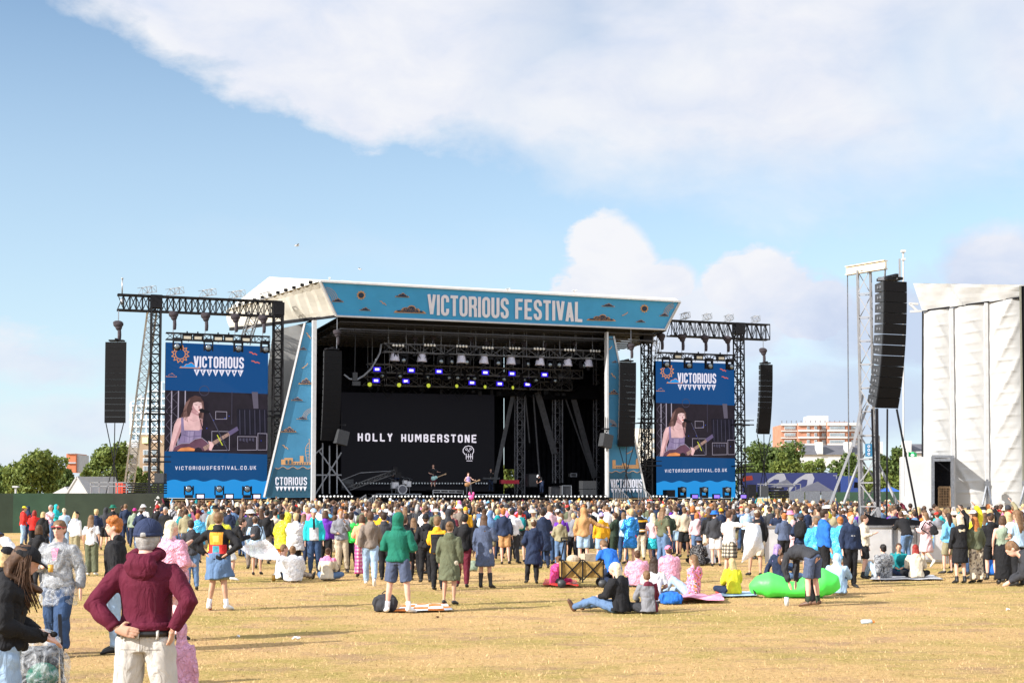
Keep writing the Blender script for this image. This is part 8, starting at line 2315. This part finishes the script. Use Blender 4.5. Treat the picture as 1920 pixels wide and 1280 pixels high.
 for k in range(300):
  a = r.uniform(-1.9, 1.9); p0 = P_(.085 * math.sin(a), -.08 * math.cos(a), r.uniform(-.02, .07))
  pts = [p0]
  dx, dy = r.uniform(-.05, .05), r.uniform(-.04, .12)
  L_ = r.uniform(.22, .42)
  for q in range(1, 6):
   u = q / 5
   pts.append(p0 + V((dx * u + .012 * math.sin(q + k), -.05 * u + dy * u * u, -L_ * u)))
  m.loft([(p, .0075 * (1 - i / 6.5), .004) for i, p in enumerate(pts)], n=4)
 me = m.mesh('hair_strands', True); put_mesh(me, 'hair_strands', hm('brown'), T)
 for s, sg in (('L', 1), ('R', -1)):
  hm_ = MB(); finger_hand(hm_, j['wr' + s], (j['wr' + s] - j['el' + s]), V((0, -.3, -1)), sg, .7, .92)
  put_mesh(remesh(hm_, .0055, 'hand'), 'hand', SKINS[0], T)
 G = thing('sunglasses', 'dark sunglasses held in the hands of the woman looking down', 'sunglasses', at(84, 1192, 10.5))
 c = at(84, 1189, 10.55); m = MB(); m.ell(c, (.028, .01, .022), 12, 8); m.ell(c + V((.06, .02, 0)), (.028, .01, .022), 12, 8); m.build('lens', M_SPK, G, smooth=True)
 m = MB(); m.path([c + V((-.03, 0, .01)), c + V((-.05, -.03, .06)), c + V((-.06, -.04, .10))], .006); m.bar(c + V((.02, 0, .01)), c + V((.04, .01, .01)), .006); m.build('frame', M_BLK, G)
 person('person in black cap at the very edge behind the woman looking down', 4, Y=15.5, h=1.60, rz=-60, pose='stand', top=('jacket', 'black'), bot=('trousers', 'black'), hair=('cap', 'black'), hat=('bob', 'blonde'), group='people standing close by', vox=.018)
 # man in the clear raincoat, facing the camera
 lab = 'man in clear rain poncho over grey jacket, red sunglasses, walking towards the camera'
 T = person(lab, 108, fy=1229, h=1.83, rz=176, pose='rain', top=('jacket', 'grey'), tmat=PM['greypat'], bot=('wide', 'dark denim'), hair=('short', 'light brown'), cat='person', group='people standing close by', vox=.013, w=1.02)
 j = POSES['rain']; h = j['hed']
 m = MB(); m.loft([(V((0, 0, .66)), .25, .20), (V((0, 0, .85)), .245, .19)] + [(c, a * 1.04 + .012, b * 1.06 + .012) for c, a, b in torso_rings(j, .03)[0][2:-1]] + [(j['nek'], .085, .08)], n=24)
 for s in 'LR':
  sh, el, wr = j['sh' + s], j['el' + s], j['wr' + s]
  m.loft([(lerp(j['che'], sh, .5), .07, .08), (sh, .09, .09), (lerp(sh, el, .5), .095, .10), (el, .085, .10), (lerp(el, wr, .7), .06, .07)], n=12)
 put_mesh(remesh(m, .014, 'rain_poncho', .015, 6.0, 2), 'rain_poncho', plastic(*PLA['clear']), T)
 m = MB()
 for sx in (-1, 1): m.ell(h + V((sx * .034, .100, .026)), (.030, .008, .021), 12, 8)
 put_mesh(m.mesh('sunglass_lens', True), 'sunglass_lens', mat('dark_lens', (.02, .008, .008), .1, .1, 5, spec=.8), T)
 m = MB()
 for sx in (-1, 1):
  m.bar(h + V((sx * .064, .098, .035)), h + V((sx * .080, -.01, .03)), .008); m.bar(h + V((sx * .004, .108, .044)), h + V((sx * .066, .098, .042)), .009)
 put_mesh(m.mesh('sunglass_frame'), 'sunglass_frame', mat('red_frame', (.5, .02, .03), .3, .1, 5), T)
 m = MB(); m.box(h + V((0, .098, -.058)), (.040, .006, .006)); put_mesh(m.mesh('mouth'), 'mouth', mat('lip', (.34, .12, .10), .6, .1, 8), T)
 m = MB(); m.prism([V((-.05, .145, 1.40)), V((.05, .145, 1.40)), V((.02, .152, 1.24)), V((-.02, .152, 1.24))], (0, .008, 0)); put_mesh(m.mesh('shirt_front'), 'shirt_front', cm('pink'), T)
 C_ = thing('beer_cup', 'plastic cup of beer in the hand of the raincoat man', 'cup', at(96, 1066, 18.95))
 c = at(95, 1072, 18.95); m = MB(); m.loft([(c, .032, .032), (c + V((0, 0, .10)), .038, .038)], n=14); m.build('beer', mat('beer', (.60, .32, .06), .2, .1, 5), C_, smooth=True)
 m = MB(); m.loft([(c + V((0, 0, .10)), .039, .039), (c + V((0, 0, .15)), .043, .043)], n=14); m.build('cup', plastic(*PLA['clear']), C_, smooth=True)
 lab = 'young man with curly ginger hair and glasses in black jacket beside the maroon hoodie'
 T = person(lab, 216, fy=1224, h=1.86, rz=100, pose='stand', top=('jacket', 'black'), bot=('trousers', 'light denim'), hair=('curly', 'ginger'), cat='person', group='people standing close by', vox=.013)
 h = POSES['stand']['hed']; m = MB()
 for sx in (-1, 1):
  q = [h + V((sx * .034 + .026 * math.cos(a), .104, .024 + .020 * math.sin(a))) for a in [i * .7 for i in range(10)]]
  m.path(q, .004); m.bar(h + V((sx * .062, .10, .03)), h + V((sx * .078, -.01, .03)), .004)
 put_mesh(m.mesh('glasses'), 'glasses', M_BLK, T)
 person('woman with long pale hair in crinkled pink sequin poncho behind the navy cap', 330, Y=21.5, h=1.80, rz=-40, pose='phone', tmat=print_mat('pink_sequin', (.74, .42, .52), spots=[(50, (.45, .30, .60), .56), (60, (.85, .80, .85), .6)]), top=('poncho', 'pink'), bot=('trousers', 'pale pink'), hair=('long', 'pale blonde'), under='pale pink', group='people standing close by', vox=.016)
 person('small child in pale pink hooded raincoat beside the maroon hoodie man', 350, Y=11.4, h=1.02, rz=-10, pose='stand', top=('hoodup', 'pale pink'), tmat=plastic('raincoat_pink', (.72, .36, .52), .95), bot=('trousers', 'pale pink'), cat='child', group='people standing close by', vox=.018, w=.74)
 person('man in black jersey with bright back patch and denim shirt round the waist', 408, fy=1144, h=1.86, rz=-8, pose='hips', top=('jacket', 'black'), tmat=PM['jersey'], bot=('shorts', 'khaki'), hair=('short', 'light brown'), shoes='white', socks='white', group='people standing close by', vox=.014, w=1.04, skin=1)
 T = thing('denim_shirt', 'denim shirt tied round the waist of the man in the patched jersey', 'shirt', gnd(408, 1144))
 b = gnd(408, 1144); m = MB()
 m.loft([(V((.03, .0, .58)), .27, .17), (V((.01, 0, .75)), .235, .165), (V((0, 0, .95)), .215, .165), (V((0, 0, 1.03)), .19, .15)], n=20)
 m2 = remesh(m, .014, 'cloth', .028, 5, 4); o = put_mesh(m2, 'cloth', cm('denim'), T); o.scale = (1.06, 1.06, 1.06)
 lab = 'man in bottle green jacket with hood up, navy shorts and white socks'
 person(lab, 746, fy=1149, h=1.86, rz=-12, pose='wide', top=('hoodup', 'green'), bot=('shorts', 'slate'), shoes='white', socks='white', group='people standing close by', vox=.014, w=1.04)
 person('man bent double over a black backpack, dark jacket and grey shorts', 1521, fy=1136, h=1.80, rz=46, pose='bend', top=('jacket', 'charcoal'), bot=('shorts', 'slate'), hair=('capback', 'brown'), shoes='brown', socks='dark green', group='people standing close by', vox=.014)
 person('person in black stooping at the very edge of the open grass', 1960, fy=1196, h=1.74, rz=75, pose='bend2', top=('hoodie', 'charcoal'), bot=('trousers', 'black'), hair=('short', 'light brown'), group='people standing close by', vox=.016)
 person('purple-haired person lying back on the green air lounger', 0, loc=gnd(1462, 1108) + V((0, 0, .22)), h=1.62, rz=-70, pose='prop', top=('hoodie', 'navy'), bot=('trousers', 'denim'), hair=('long', 'purple'), group='people sitting on the grass', vox=.02)
near_people()
# ------------------------------------------------------------------ things on the grass and in hands
def props():
 def lump(name, cat, lab, x, fy, size, m, parts=True, rz=0, lift=0, group=None):
  b = gnd(x, fy); T = thing(name, lab, cat, b, group, rz)
  q = MB(); s = size
  q.ell(V((0, 0, s[2] * .5 + lift)), (s[0] * .5, s[1] * .5, s[2] * .5), 14, 10); q.box(V((0, 0, s[2] * .42 + lift)), (s[0] * .8, s[1] * .8, s[2] * .75)); q.ell(V((0, -s[1] * .42, s[2] * .32 + lift)), (s[0] * .34, s[1] * .22, s[2] * .28), 10, 8)
  put_mesh(remesh(q, .02, 'bag_body', .015, 7), 'bag_body', m, T)
  if parts:
   for sx in (-1, 1):
    q = MB(); q.path([V((sx * s[0] * .25, s[1] * .35, s[2] * .9 + lift)), V((sx * s[0] * .3, s[1] * .62, s[2] * .6 + lift)), V((sx * s[0] * .25, s[1] * .45, s[2] * .15 + lift))], .035); put_mesh(q.mesh('strap'), 'strap', m, T)
   q = MB(); q.path([V((-.06, 0, s[2] + lift)), V((0, 0, s[2] + .05 + lift)), V((.06, 0, s[2] + lift))], .02); put_mesh(q.mesh('grab_loop'), 'grab_loop', m, T)
  return T
 BG = 'backpacks'
 lump('backpack', 'backpack', 'bulging black backpack on the grass by the green hooded man', 722, 1146, (.50, .36, .34), cm('charcoal'), group=BG)
 lump('backpack', 'backpack', 'upright black backpack between the feet of the bending man', 1522, 1130, (.30, .26, .60), cm('black'), group=BG)
 def worn(x, Y, s, m, lab, h=1.75, rz=0):
  b = gx(x, Y); z = h * .60
  T = thing('backpack', lab, 'backpack', V((b.x, b.y, b.z)), BG, R(rz)); q = MB()
  q.ell(V((0, -.24, z + s * .5)), (s * .36, .10, s * .52), 12, 9); q.box(V((0, -.22, z + s * .45)), (s * .6, .14, s * .8)); q.ell(V((0, -.33, z + s * .3)), (s * .26, .05, s * .25), 10, 7)
  put_mesh(remesh(q, .02, 'bag_body', .01, 7), 'bag_body', m, T)
  for sx in (-1, 1):
   q = MB(); q.path([V((sx * .10, -.17, z + s)), V((sx * .12, -.02, h * .835)), V((sx * .13, .13, z + s * .6)), V((sx * .12, -.12, z + .05))], .035); put_mesh(q.mesh('strap'), 'strap', m, T)
 worn(482, 39.3, .42, cm('charcoal'), 'dark grey backpack worn over a pale denim shirt', 1.62)
 worn(799, 36, .30, cm('black'), 'small black and white backpack worn by the black beanie', 1.72, 10)
 worn(977, 47, .45, cm('teal'), 'teal backpack worn beside the tan shorts', 1.76)
 worn(1500, 39.5, .50, cm('black'), 'big black backpack worn over navy jacket near barriers', 1.70, -10)
 worn(1738, 42.8, .30, cm('black'), 'black bag worn on the back of pale pink dress', 1.70, 40)
 # blanket
 def mat_on(name, cat, lab, px, m, fold=.02, blocks=None):
  c = [gnd(*p) for p in px]; ctr = sum(c, V((0, 0, 0))) / len(c)
  T = thing(name, lab, cat, ctr); q = MB(); n = 14
  rows = [[c[0].lerp(c[1], i / n).lerp(c[3].lerp(c[2], i / n), k / n) for i in range(n + 1)] for k in range(n + 1)]
  for r_ in rows:
   for p in r_: p.z += .012 + fold * (1 + noise.noise(p * 3.2)) + .008
  for k in range(n):
   for i in range(n): q.face([rows[k][i], rows[k][i + 1], rows[k + 1][i + 1], rows[k + 1][i]], (blocks(i, k) if blocks else 0))
  q.build('cloth', m, T, smooth=True)
 mat_on('picnic_blanket', 'blanket', 'orange and white checked blanket under the green hooded man', ((738, 1149), (850, 1147), (836, 1133), (760, 1136)), [cm('orange'), cm('white')], .02, lambda i, k: (i // 4 + k // 4) % 2)
 mat_on('plastic_sheet', 'sheet', 'red plastic sheet under the hot pink child', ((1017, 1101), (1085, 1102), (1080, 1091), (1022, 1090)), plastic('plastic_red', (.75, .05, .03), .9), .05)
 mat_on('plastic_sheet', 'sheet', 'crumpled pink plastic sheet beside the flowery shirt', ((1262, 1132), (1358, 1131), (1350, 1119), (1270, 1120)), cloth('pink_crumple', (.70, .30, .42)), .07)
 mat_on('plastic_sheet', 'sheet', 'pale sheet under the group sitting by the barriers', ((1630, 1089), (1770, 1088), (1750, 1080), (1640, 1080)), cm('light grey'), .02)
 mat_on('plastic_sheet', 'sheet', 'pale sheet beneath the child in yellow', ((1345, 1121), (1420, 1119), (1415, 1111), (1350, 1112)), cm('pale blue'), .02)
 lump('carrier_bag', 'bag', 'royal blue bag on the grass beside crumpled pink sheet', 1258, 1132, (.50, .35, .26), cm('blue'), False)
 lump('carrier_bag', 'bag', 'pale green carrier bag near the tall black boots', 887, 1070, (.30, .2, .32), cm('sage'), False)
 lump('carrier_bag', 'bag', 'bright blue carrier bag among the legs near the sage vest', 1862, 1078, (.42, .3, .45), cm('blue'), False)
 # folding wagon
 b = gnd(1090, 1100); W = thing('folding_wagon', 'tan folding wagon with crossed dark frame and four wheels', 'wagon', b, None, .05)
 L_, D_, z0, z1 = 1.0, .55, .24, .62
 q = MB(); q.prism([V((-L_ / 2, -D_ / 2, z0)), V((L_ / 2, -D_ / 2, z0)), V((L_ / 2 + .03, -D_ / 2 - .02, z1)), V((-L_ / 2 - .03, -D_ / 2 - .02, z1))], (0, D_, 0)); put_mesh(remesh(q, .025, 'tub', .012, 6), 'tub', cloth('tan_canvas', (.30, .19, .06)), W)
 for sy in (-1, 1):
  q = MB(); y = sy * (D_ / 2 + .035)
  for x in (-L_ / 2, 0):
   q.bar(V((x + .02, y, z0 - .05)), V((x + L_ / 2 - .02, y, z1 + .05)), .028); q.bar(V((x + .02, y, z1 + .05)), V((x + L_ / 2 - .02, y, z0 - .05)), .028)
  for x in (-L_ / 2, 0, L_ / 2): q.bar(V((x, y, z0 - .12)), V((x, y, z1 + .06)), .03)
  put_mesh(q.mesh('frame'), 'frame', M_BLK, W)
  for x in (-L_ / 2, L_ / 2 - .02):
   q = MB(); q.loft([(V((x, y - .04, .10)), .10, .10), (V((x, y + .04, .10)), .10, .10)], side=V((1, 0, 0)), n=18); put_mesh(q.mesh('wheel', True), 'wheel', M_SPKS, W)
 q = MB(); q.bar(V((-L_ / 2, 0, z1)), V((-L_ / 2 + .1, 0, 1.12)), .03); q.bar(V((-L_ / 2 + .02, 0, 1.18)), V((-L_ / 2 + .2, 0, 1.18)), .03); q.bar(V((-L_ / 2 + .02, 0, 1.10)), V((-L_ / 2 + .2, 0, 1.10)), .03); q.bar(V((-L_ / 2 + .02, 0, 1.1)), V((-L_ / 2 + .02, 0, 1.18)), .03); q.bar(V((-L_ / 2 + .2, 0, 1.1)), V((-L_ / 2 + .2, 0, 1.18)), .03); put_mesh(q.mesh('handle'), 'handle', M_BLK, W)
 q = MB(); q.box(V((.15, 0, .70)), (.3, .28, .2), .4); q.ell(V((-.2, 0, .66)), (.16, .14, .12), 10, 8); put_mesh(q.mesh('load'), 'load', cm('beige'), W)
 # air lounger
 b = gnd(1492, 1120); T = thing('air_lounger', 'bright green inflatable air lounger lying on the grass', 'air lounger', b, None, -.06)
 q = MB(); prof = [(-1.02, .10, .10), (-1.0, .20, .22), (-.86, .34, .31), (-.66, .42, .36), (-.4, .40, .30), (-.12, .38, .22), (.15, .40, .25), (.42, .44, .36), (.66, .42, .42), (.86, .32, .34), (.98, .16, .18)]
 q.loft([(V((x, 0, r * .98)), w_, r) for x, w_, r in prof], side=V((0, 1, 0)), n=48)
 put_mesh(remesh(q, .03, 'cushion', 0, 4, 0, 14), 'cushion', mat('green_nylon', (.08, .82, .10), .45, .08, 3, bump=.3, bscale=9, bdist=.02), T)
 q = MB(); q.path([V((-1.02, -.2, .1)), V((-1.08, -.1, .3)), V((-.95, -.12, .5))], .05); put_mesh(q.mesh('strap'), 'strap', M_BLK, T)
 T.scale = (.86, .86, .78)
 def small(name, cat, lab, x, fy, r, hgt, m, m2=None, flat=False):
  b = gnd(x, fy); T = thing(name, lab, cat, b); q = MB()
  if flat: q.loft([(b + V((-hgt / 2, 0, r)), r * .9, r * .9), (b + V((hgt * .3, .02, r)), r, r), (b + V((hgt / 2, .03, r)), r * .4, r * .4)], side=V((0, 1, 0)), n=10)
  else: q.loft([(b, r * .85, r * .85), (b + V((0, 0, hgt)), r, r)], n=12)
  q.build('body', m, T, smooth=True)
  q = MB(); e = b + (V((hgt / 2, .03, r)) if flat else V((0, 0, hgt))); q.loft([(e, r * .6, r * .6), (e + (V((.03, 0, 0)) if flat else V((0, 0, .02))), r * .6, r * .6)], n=10); q.build('lid', m2 or m, T)
 small('drink_can', 'can', 'red drink can standing by the foot of the patched-jersey man', 394, 1143, .035, .13, mat('can_red', (.5, .03, .02), .3, .1, 6, metal=.3), M_SIL)
 small('beer_cup', 'cup', 'cup of amber beer on the grass by the sitting white poncho', 513, 1089, .05, .16, MATS['beer'], M_FRAME)
 small('plastic_cup', 'cup', 'clear plastic cup with green print standing near the green lounger', 1475, 1135, .05, .17, mat('cup_milky', (.6, .62, .6), .3, .1, 6), cm('green'))
 small('water_bottle', 'bottle', 'clear bottle with orange cap lying on the open grass', 1626, 1169, .038, .20, mat('bottle_pale', (.55, .65, .72), .2, .1, 6), mat('cap_orange', (.7, .2, .03), .4, .1, 5), True)
 for k, (x, y, s, lab) in enumerate(((556, 1197, .06, 'scrap of white paper on open grass right of centre front'), (820, 1158, .03, 'brown scrap below the checked blanket'), (1890, 1143, .04, 'pale scrap on the grass near the edge'), (447, 1194, .025, 'tiny dark scrap on the grass beside the pink raincoat'))):
  b = gnd(x, y); T = thing('litter', lab.replace('right of centre front', 'in front of everyone'), 'litter', b); q = MB()
  q.prism([b + V((s * math.cos(a) * (1 + .4 * math.sin(2 * a)), s * .8 * math.sin(a), .01 + .02 * math.sin(3 * a))) for a in [i * .9 for i in range(7)]], (0, 0, .012)); q.build('scrap', cm('white') if k != 1 else cm('brown'), T)
 # held plastic sheets
 def flying(name, lab, px, Y, m, bulge, ny=14, base=None):
  c = [at(x, y, Y + dy) for x, y, dy in px]
  T = thing(name, lab, 'plastic sheet', c[3]); q = MB(); n = ny
  rows = [[c[0].lerp(c[1], i / n).lerp(c[3].lerp(c[2], i / n), k / n) for i in range(n + 1)] for k in range(n + 1)]
  for k, r_ in enumerate(rows):
   for i, p in enumerate(r_):
    p.y += bulge * math.sin(math.pi * i / n) * math.sin(math.pi * k / n) + .09 * noise.noise(p * 2.3); p.z += .12 * noise.noise(p * 1.7 + V((5, 0, 0))); p.x += .06 * noise.noise(p * 2.1 + V((0, 7, 0)))
  for k in range(n):
   for i in range(n): q.face([rows[k][i], rows[k][i + 1], rows[k + 1][i + 1], rows[k + 1][i]])
  q.build('sheet', m, T, smooth=True)
 flying('plastic_sheet', 'big white plastic sheet blown from the outstretched arm of white T-shirt', ((1397, 976, 0), (1424, 985, .2), (1434, 1028, .1), (1392, 1056, -.3)), 36.5, plastic('sheet_white', (.78, .78, .80), .95), -.35)
 flying('plastic_sheet', 'clear poncho flapping from the hands of the black sweatshirt', ((447, 1024, 0), (500, 1010, .3), (528, 1050, .2), (490, 1052, -.2)), 35.5, plastic('sheet_clear', (.80, .80, .83), .62), .3)
 # rain-covered pushchair
 b = gx(78, 12.6); T = thing('pushchair', 'dark pushchair under a crinkled clear rain cover', 'pushchair', b, None, .4)
 q = MB(); q.ell(V((0, 0, .55)), (.24, .34, .36), 16, 12); q.ell(V((0, .1, .35)), (.22, .3, .3), 12, 8); put_mesh(remesh(q, .018, 'rain_cover', .03, 7), 'rain_cover', plastic(*PLA['clear']), T)
 q = MB(); q.box(V((0, .08, .5)), (.34, .1, .5)); q.box(V((0, -.08, .34)), (.34, .3, .1)); put_mesh(q.mesh('seat'), 'seat', cm('charcoal'), T)
 q = MB(); q.ell(V((.03, -.02, .50)), (.14, .12, .12), 10, 8); put_mesh(q.mesh('cushion', True), 'cushion', cm('green'), T)
 for sx in (-1, 1):
  q = MB(); q.bar(V((sx * .2, .35, 1.0)), V((sx * .2, -.25, .1)), .03); q.bar(V((sx * .2, -.1, .4)), V((sx * .2, .3, .1)), .03); put_mesh(q.mesh('frame'), 'frame', M_BLK, T)
  for y in (-.25, .3):
   q = MB(); q.loft([(V((sx * .2 - .02, y, .1)), .1, .1), (V((sx * .2 + .02, y, .1)), .1, .1)], side=V((0, 1, 0)), n=16); put_mesh(q.mesh('wheel', True), 'wheel', M_SPK, T)
 # balloon over the crowd
 c = at(884, 932, 88); T = thing('balloon', 'pink rabbit-eared balloon held over the crowd below the singer', 'balloon', c)
 q = MB(); q.ell(c, (.16, .1, .16), 10, 8); q.ell(c + V((-.12, 0, .22)), (.07, .05, .12), 8, 6); q.ell(c + V((.12, 0, .22)), (.07, .05, .12), 8, 6); q.bar(c, c - V((.02, 0, .8)), .04); q.build('foil', mat('balloon_pink', (.75, .10, .30), .3, .1, 5), T, smooth=True)
props()
# ------------------------------------------------------------------ the crowd: one person each as far as they can be told apart, then one mass
LAND = [(300, 400, 'below the singer on the larger screen'), (400, 505, 'below the strobes under the larger screen'), (505, 595, 'before the CTORIOUS banner wing'), (595, 665, 'before the crossed scaffold braces'), (665, 735, 'below the sloping steel rails'),
  (735, 790, 'in front of the drum kit'), (790, 850, 'below the kilted guitarist'), (850, 905, 'below the singer on stage'), (905, 975, 'below the bright gap in the drapes'), (975, 1050, 'before the inner roof towers'), (1050, 1135, 'before the stacked side speakers'),
  (1135, 1215, 'before the skyline banner wing'), (1215, 1300, 'below the singer on the narrower screen'), (1300, 1400, 'below the strobes of the narrower screen'), (1400, 1500, 'before the blue lorry'), (1500, 1600, 'before the wide grey gazebo'),
  (1600, 1720, 'behind the barriers by the silver mast'), (1720, 1800, 'before the dark doorway'), (1800, 1960, 'before the tall white sheets')]
def auto_crowd(n_want):
 r = random.Random(21)
 taken = [o.location.to_2d() for o in bpy.data.objects if o.parent is None and o.name.startswith('person')]
 tops = ['navy', 'black', 'charcoal', 'grey', 'olive', 'denim', 'white', 'cream', 'khaki', 'burgundy', 'sky blue', 'pink', 'mustard', 'red', 'teal', 'dark green', 'light grey', 'taupe', 'pale blue', 'beige', 'purple', 'orange', 'yellow', 'pale pink'] + ['black', 'navy', 'charcoal', 'grey', 'denim', 'olive', 'slate', 'taupe', 'white', 'khaki'] * 2
 hairs = [('short', 'dark brown'), ('short', 'brown'), ('short', 'light brown'), ('short', 'blonde'), ('short', 'grey'), ('long', 'blonde'), ('long', 'brown'), ('long', 'light brown'), ('long', 'dark brown'), ('bun', 'brown'), ('bun', 'blonde'), ('curly', 'dark brown'), ('pony', 'light brown'), ('bob', 'ginger'), ('bob', 'brown'),
    ('cap', 'navy'), ('cap', 'white'), ('cap', 'black'), ('bucket', 'white'), ('bucket', 'cream'), ('beanie', 'charcoal'), ('beanie', 'mustard'), ('bucket', 'black'), ('cap', 'red')]
 used = set(); made = 0; tries = 0
 while made < n_want and tries < 20000:
  tries += 1
  Yv = r.uniform(44.5, 57.5)
  px = r.uniform(305, 1925)
  if r.random() < .35: px, Yv = r.uniform(1425, 1925), r.uniform(49.5, 58)
  east = False
  q_ = r.random()
  if q_ < .07: px, Yv, east = r.uniform(1775, 1925), r.uniform(36, 45), True
  if px < 430 and Yv < 50: continue
  if px > 1250 and Yv < 48.5 and not east: continue
  if px > 1430 and Yv < 49.5 and not east: continue
  if 1595 < px < 1662 and Yv < 55: continue
  p = gx(px, Yv)
  if any((p.to_2d() - q).length < .50 for q in taken): continue
  land = [l for l in LAND if l[0] <= px < l[1]]
  if not land: continue
  tc = r.choice(tops); tk = r.choices(['hoodie', 'jacket', 't_shirt', 'hoodup'], [3, 5, 3, .5])[0]
  hk = r.choice(hairs)
  if tk == 'hoodup': hk = ('hood', 'up')
  key = (tc, hk, land[0][0], tk)
  if (tc, hk, land[0][0]) in used: continue
  used.add((tc, hk, land[0][0]))
  tn = {'hoodie': 'hooded top', 'jacket': 'jacket', 't_shirt': 'T-shirt', 'hoodup': 'raised hood'}[tk]
  if hk[0] in ('cap', 'beanie'): hd = 'and %s %s' % (hk[1], hk[0])
  elif hk[0] == 'bucket': hd = 'and %s bucket hat' % hk[1]
  elif hk[0] == 'hood': hd = ''
  else: hd = 'with %s%s' % ({'short': 'short %s hair', 'long': 'long %s hair', 'bun': '%s hair bun', 'curly': '%s curls', 'pony': '%s ponytail', 'bob': '%s bob'}[hk[0]] % hk[1], '')
  lab = ('person in %s %s %s %s' % (tc, tn, hd, land[0][2])).replace('  ', ' ')
  if len(lab.split()) > 16: lab = ' '.join(lab.replace('person in', 'person,').split()[:16])
  pose = r.choice(['stand', 'stand2', 'cross', 'phone', 'drink']) if r.random() > .05 else 'armup'
  bot = r.choice([('trousers', 'black'), ('trousers', 'denim'), ('trousers', 'navy'), ('trousers', 'charcoal'), ('shorts', 'charcoal'), ('trousers', 'dark denim'), ('shorts', 'khaki')])
  T = person(lab, px, Y=Yv, h=r.gauss(1.74, .075), rz=r.gauss((px - 850) / 40, 22) if r.random() > .04 else r.uniform(100, 260), pose=pose, top=(tk, tc), bot=bot, hair=None if tk == 'hoodup' else hk, hat=('short', r.choice(['brown', 'blonde', 'dark brown'])), group='people in the standing crowd', vox=.030, w=r.uniform(.94, 1.1), skin=r.choices([0, 1, 2], [6, 3, 1])[0], seed=made)
  taken.append(p.to_2d()); made += 1
def mass():
 r = random.Random(5)
 cols = ['navy', 'black', 'charcoal', 'grey', 'olive', 'denim', 'white', 'cream', 'khaki', 'burgundy', 'sky blue', 'pink', 'mustard', 'red', 'teal', 'light grey', 'orange', 'pale pink']
 hc = ['dark brown', 'brown', 'light brown', 'blonde', 'pale blonde', 'grey', 'ginger', 'black']
 mats = [cm(c) for c in cols] + [hm(c) for c in hc] + [SKINS[0]]
 wt = [7, 9, 6, 3, 3, 3, 3, 2, 2, 1, 1, .6, .7, .8, 1, 2, .6, .7]
 nc = len(cols)
 m = MB()
 def one(p, h, rz):
  s = h / 1.75; M3 = Matrix.Rotation(rz, 3, 'Z')
  f = lambda x, y, z: p + M3 @ V((x * s, y * s, z * s))
  t = r.choices(range(nc), wt)[0]; sd = M3 @ V((1, 0, 0))
  m.loft([(f(0, 0, .85), .20, .14), (f(0, 0, 1.1), .17, .13), (f(0, 0, 1.32), .215, .14), (f(0, 0, 1.42), .17, .10), (f(0, 0, 1.49), .07, .07)], side=sd, n=8, mi=t)
  for q in (-1, 1):
   up = r.random() < .03
   m.loft([(f(q * .19, 0, 1.38), .065, .065), (f(q * .25, -.02, 1.13), .055, .055), (f(q * .2, .14, .95), .04, .04)] if not up else [(f(q * .19, 0, 1.38), .06, .06), (f(q * .24, .05, 1.68), .05, .05), (f(q * .15, .05, 1.9), .035, .035)], side=M3 @ V((0, 1, 0)), n=6, mi=t)
  m.loft([(f(0, 0, 0), .14, .10), (f(0, 0, .5), .15, .11), (f(0, 0, .9), .18, .13)], side=sd, n=6, mi=r.choice((1, 5, 0, 7)))
  m.ell(f(0, .02, 1.60), (.072 * s, .085 * s, .11 * s), 8, 6, M=M3, mi=nc + len(hc))
  k = r.random()
  hi_ = nc + r.choices(range(len(hc)), [5, 6, 5, 3, 2, 2, .6, 2])[0] if k < .87 else r.choices(range(nc), wt)[0]
  m.ell(f(0, -.022, 1.66), (.09 * s, .10 * s, .10 * s), 8, 6, M=M3, mi=hi_)
  if r.random() < .35: m.loft([(f(0, -.07, 1.66), .085, .04), (f(0, -.1, 1.5), .095, .035), (f(0, -.1, 1.36), .06, .02)], side=sd, n=6, mi=hi_)
  elif r.random() < .15: m.loft([(f(0, -.01, 1.62), .145 * s, .15 * s), (f(0, -.01, 1.66), .10 * s, .11 * s), (f(0, -.01, 1.75), .07 * s, .08 * s)], side=sd, n=8, mi=hi_)
 Yv = 58.6
 while Yv < 99:
  x = (300 - 960) / FPX * Yv
  while x < (1935 - 960) / FPX * Yv:
   p = V((x + r.uniform(-.28, .28), Yv + r.uniform(-.4, .4), 0)); x += r.uniform(.62, 1.05)
   px = 960 + p.x / p.y * FPX
   if (p - SL).dot(SV) > -3.2: continue
   if px > 1420 and Yv > 90: continue
   if px > 1690 and Yv > 62: continue
   if px < 330 and r.random() < .6: continue
   p.z = gz(p.y)
   one(p, r.gauss(1.73, .08), r.gauss(0, .45))
  Yv += 1.12
 o = m.build('crowd', mats, smooth=True)
 tag(o, 'far mass of festival-goers packed in front of the stage', 'crowd', kind='stuff')
n_now = len([o for o in bpy.data.objects if o.parent is None and (o.get('category') in ('person', 'child', 'guitarist', 'singer', 'drummer', 'musician', 'stage hand'))])
auto_crowd(296 - n_now)
mass()
for i, (x, Y_, c) in enumerate(((1219, 86, 'red'), (518, 88, 'olive'), (1413, 88, 'cream'))):
 q = gx(x, Y_)
 person('small child in %s top riding on shoulders above the far crowd' % c, x, loc=V((q.x, q.y, q.z + 1.45)), h=1.1, rz=10, pose='sit', top=('t_shirt', c), bot=('trousers', 'denim'), hair=('short', 'light brown'), cat='child', group='children on shoulders')
bpy.data.objects.remove(TOOL[0])
bpy.data.batch_remove(WASTE)
bpy.data.scenes.remove(TMP)
for o_ in COL.q: FINAL.objects.link(o_)
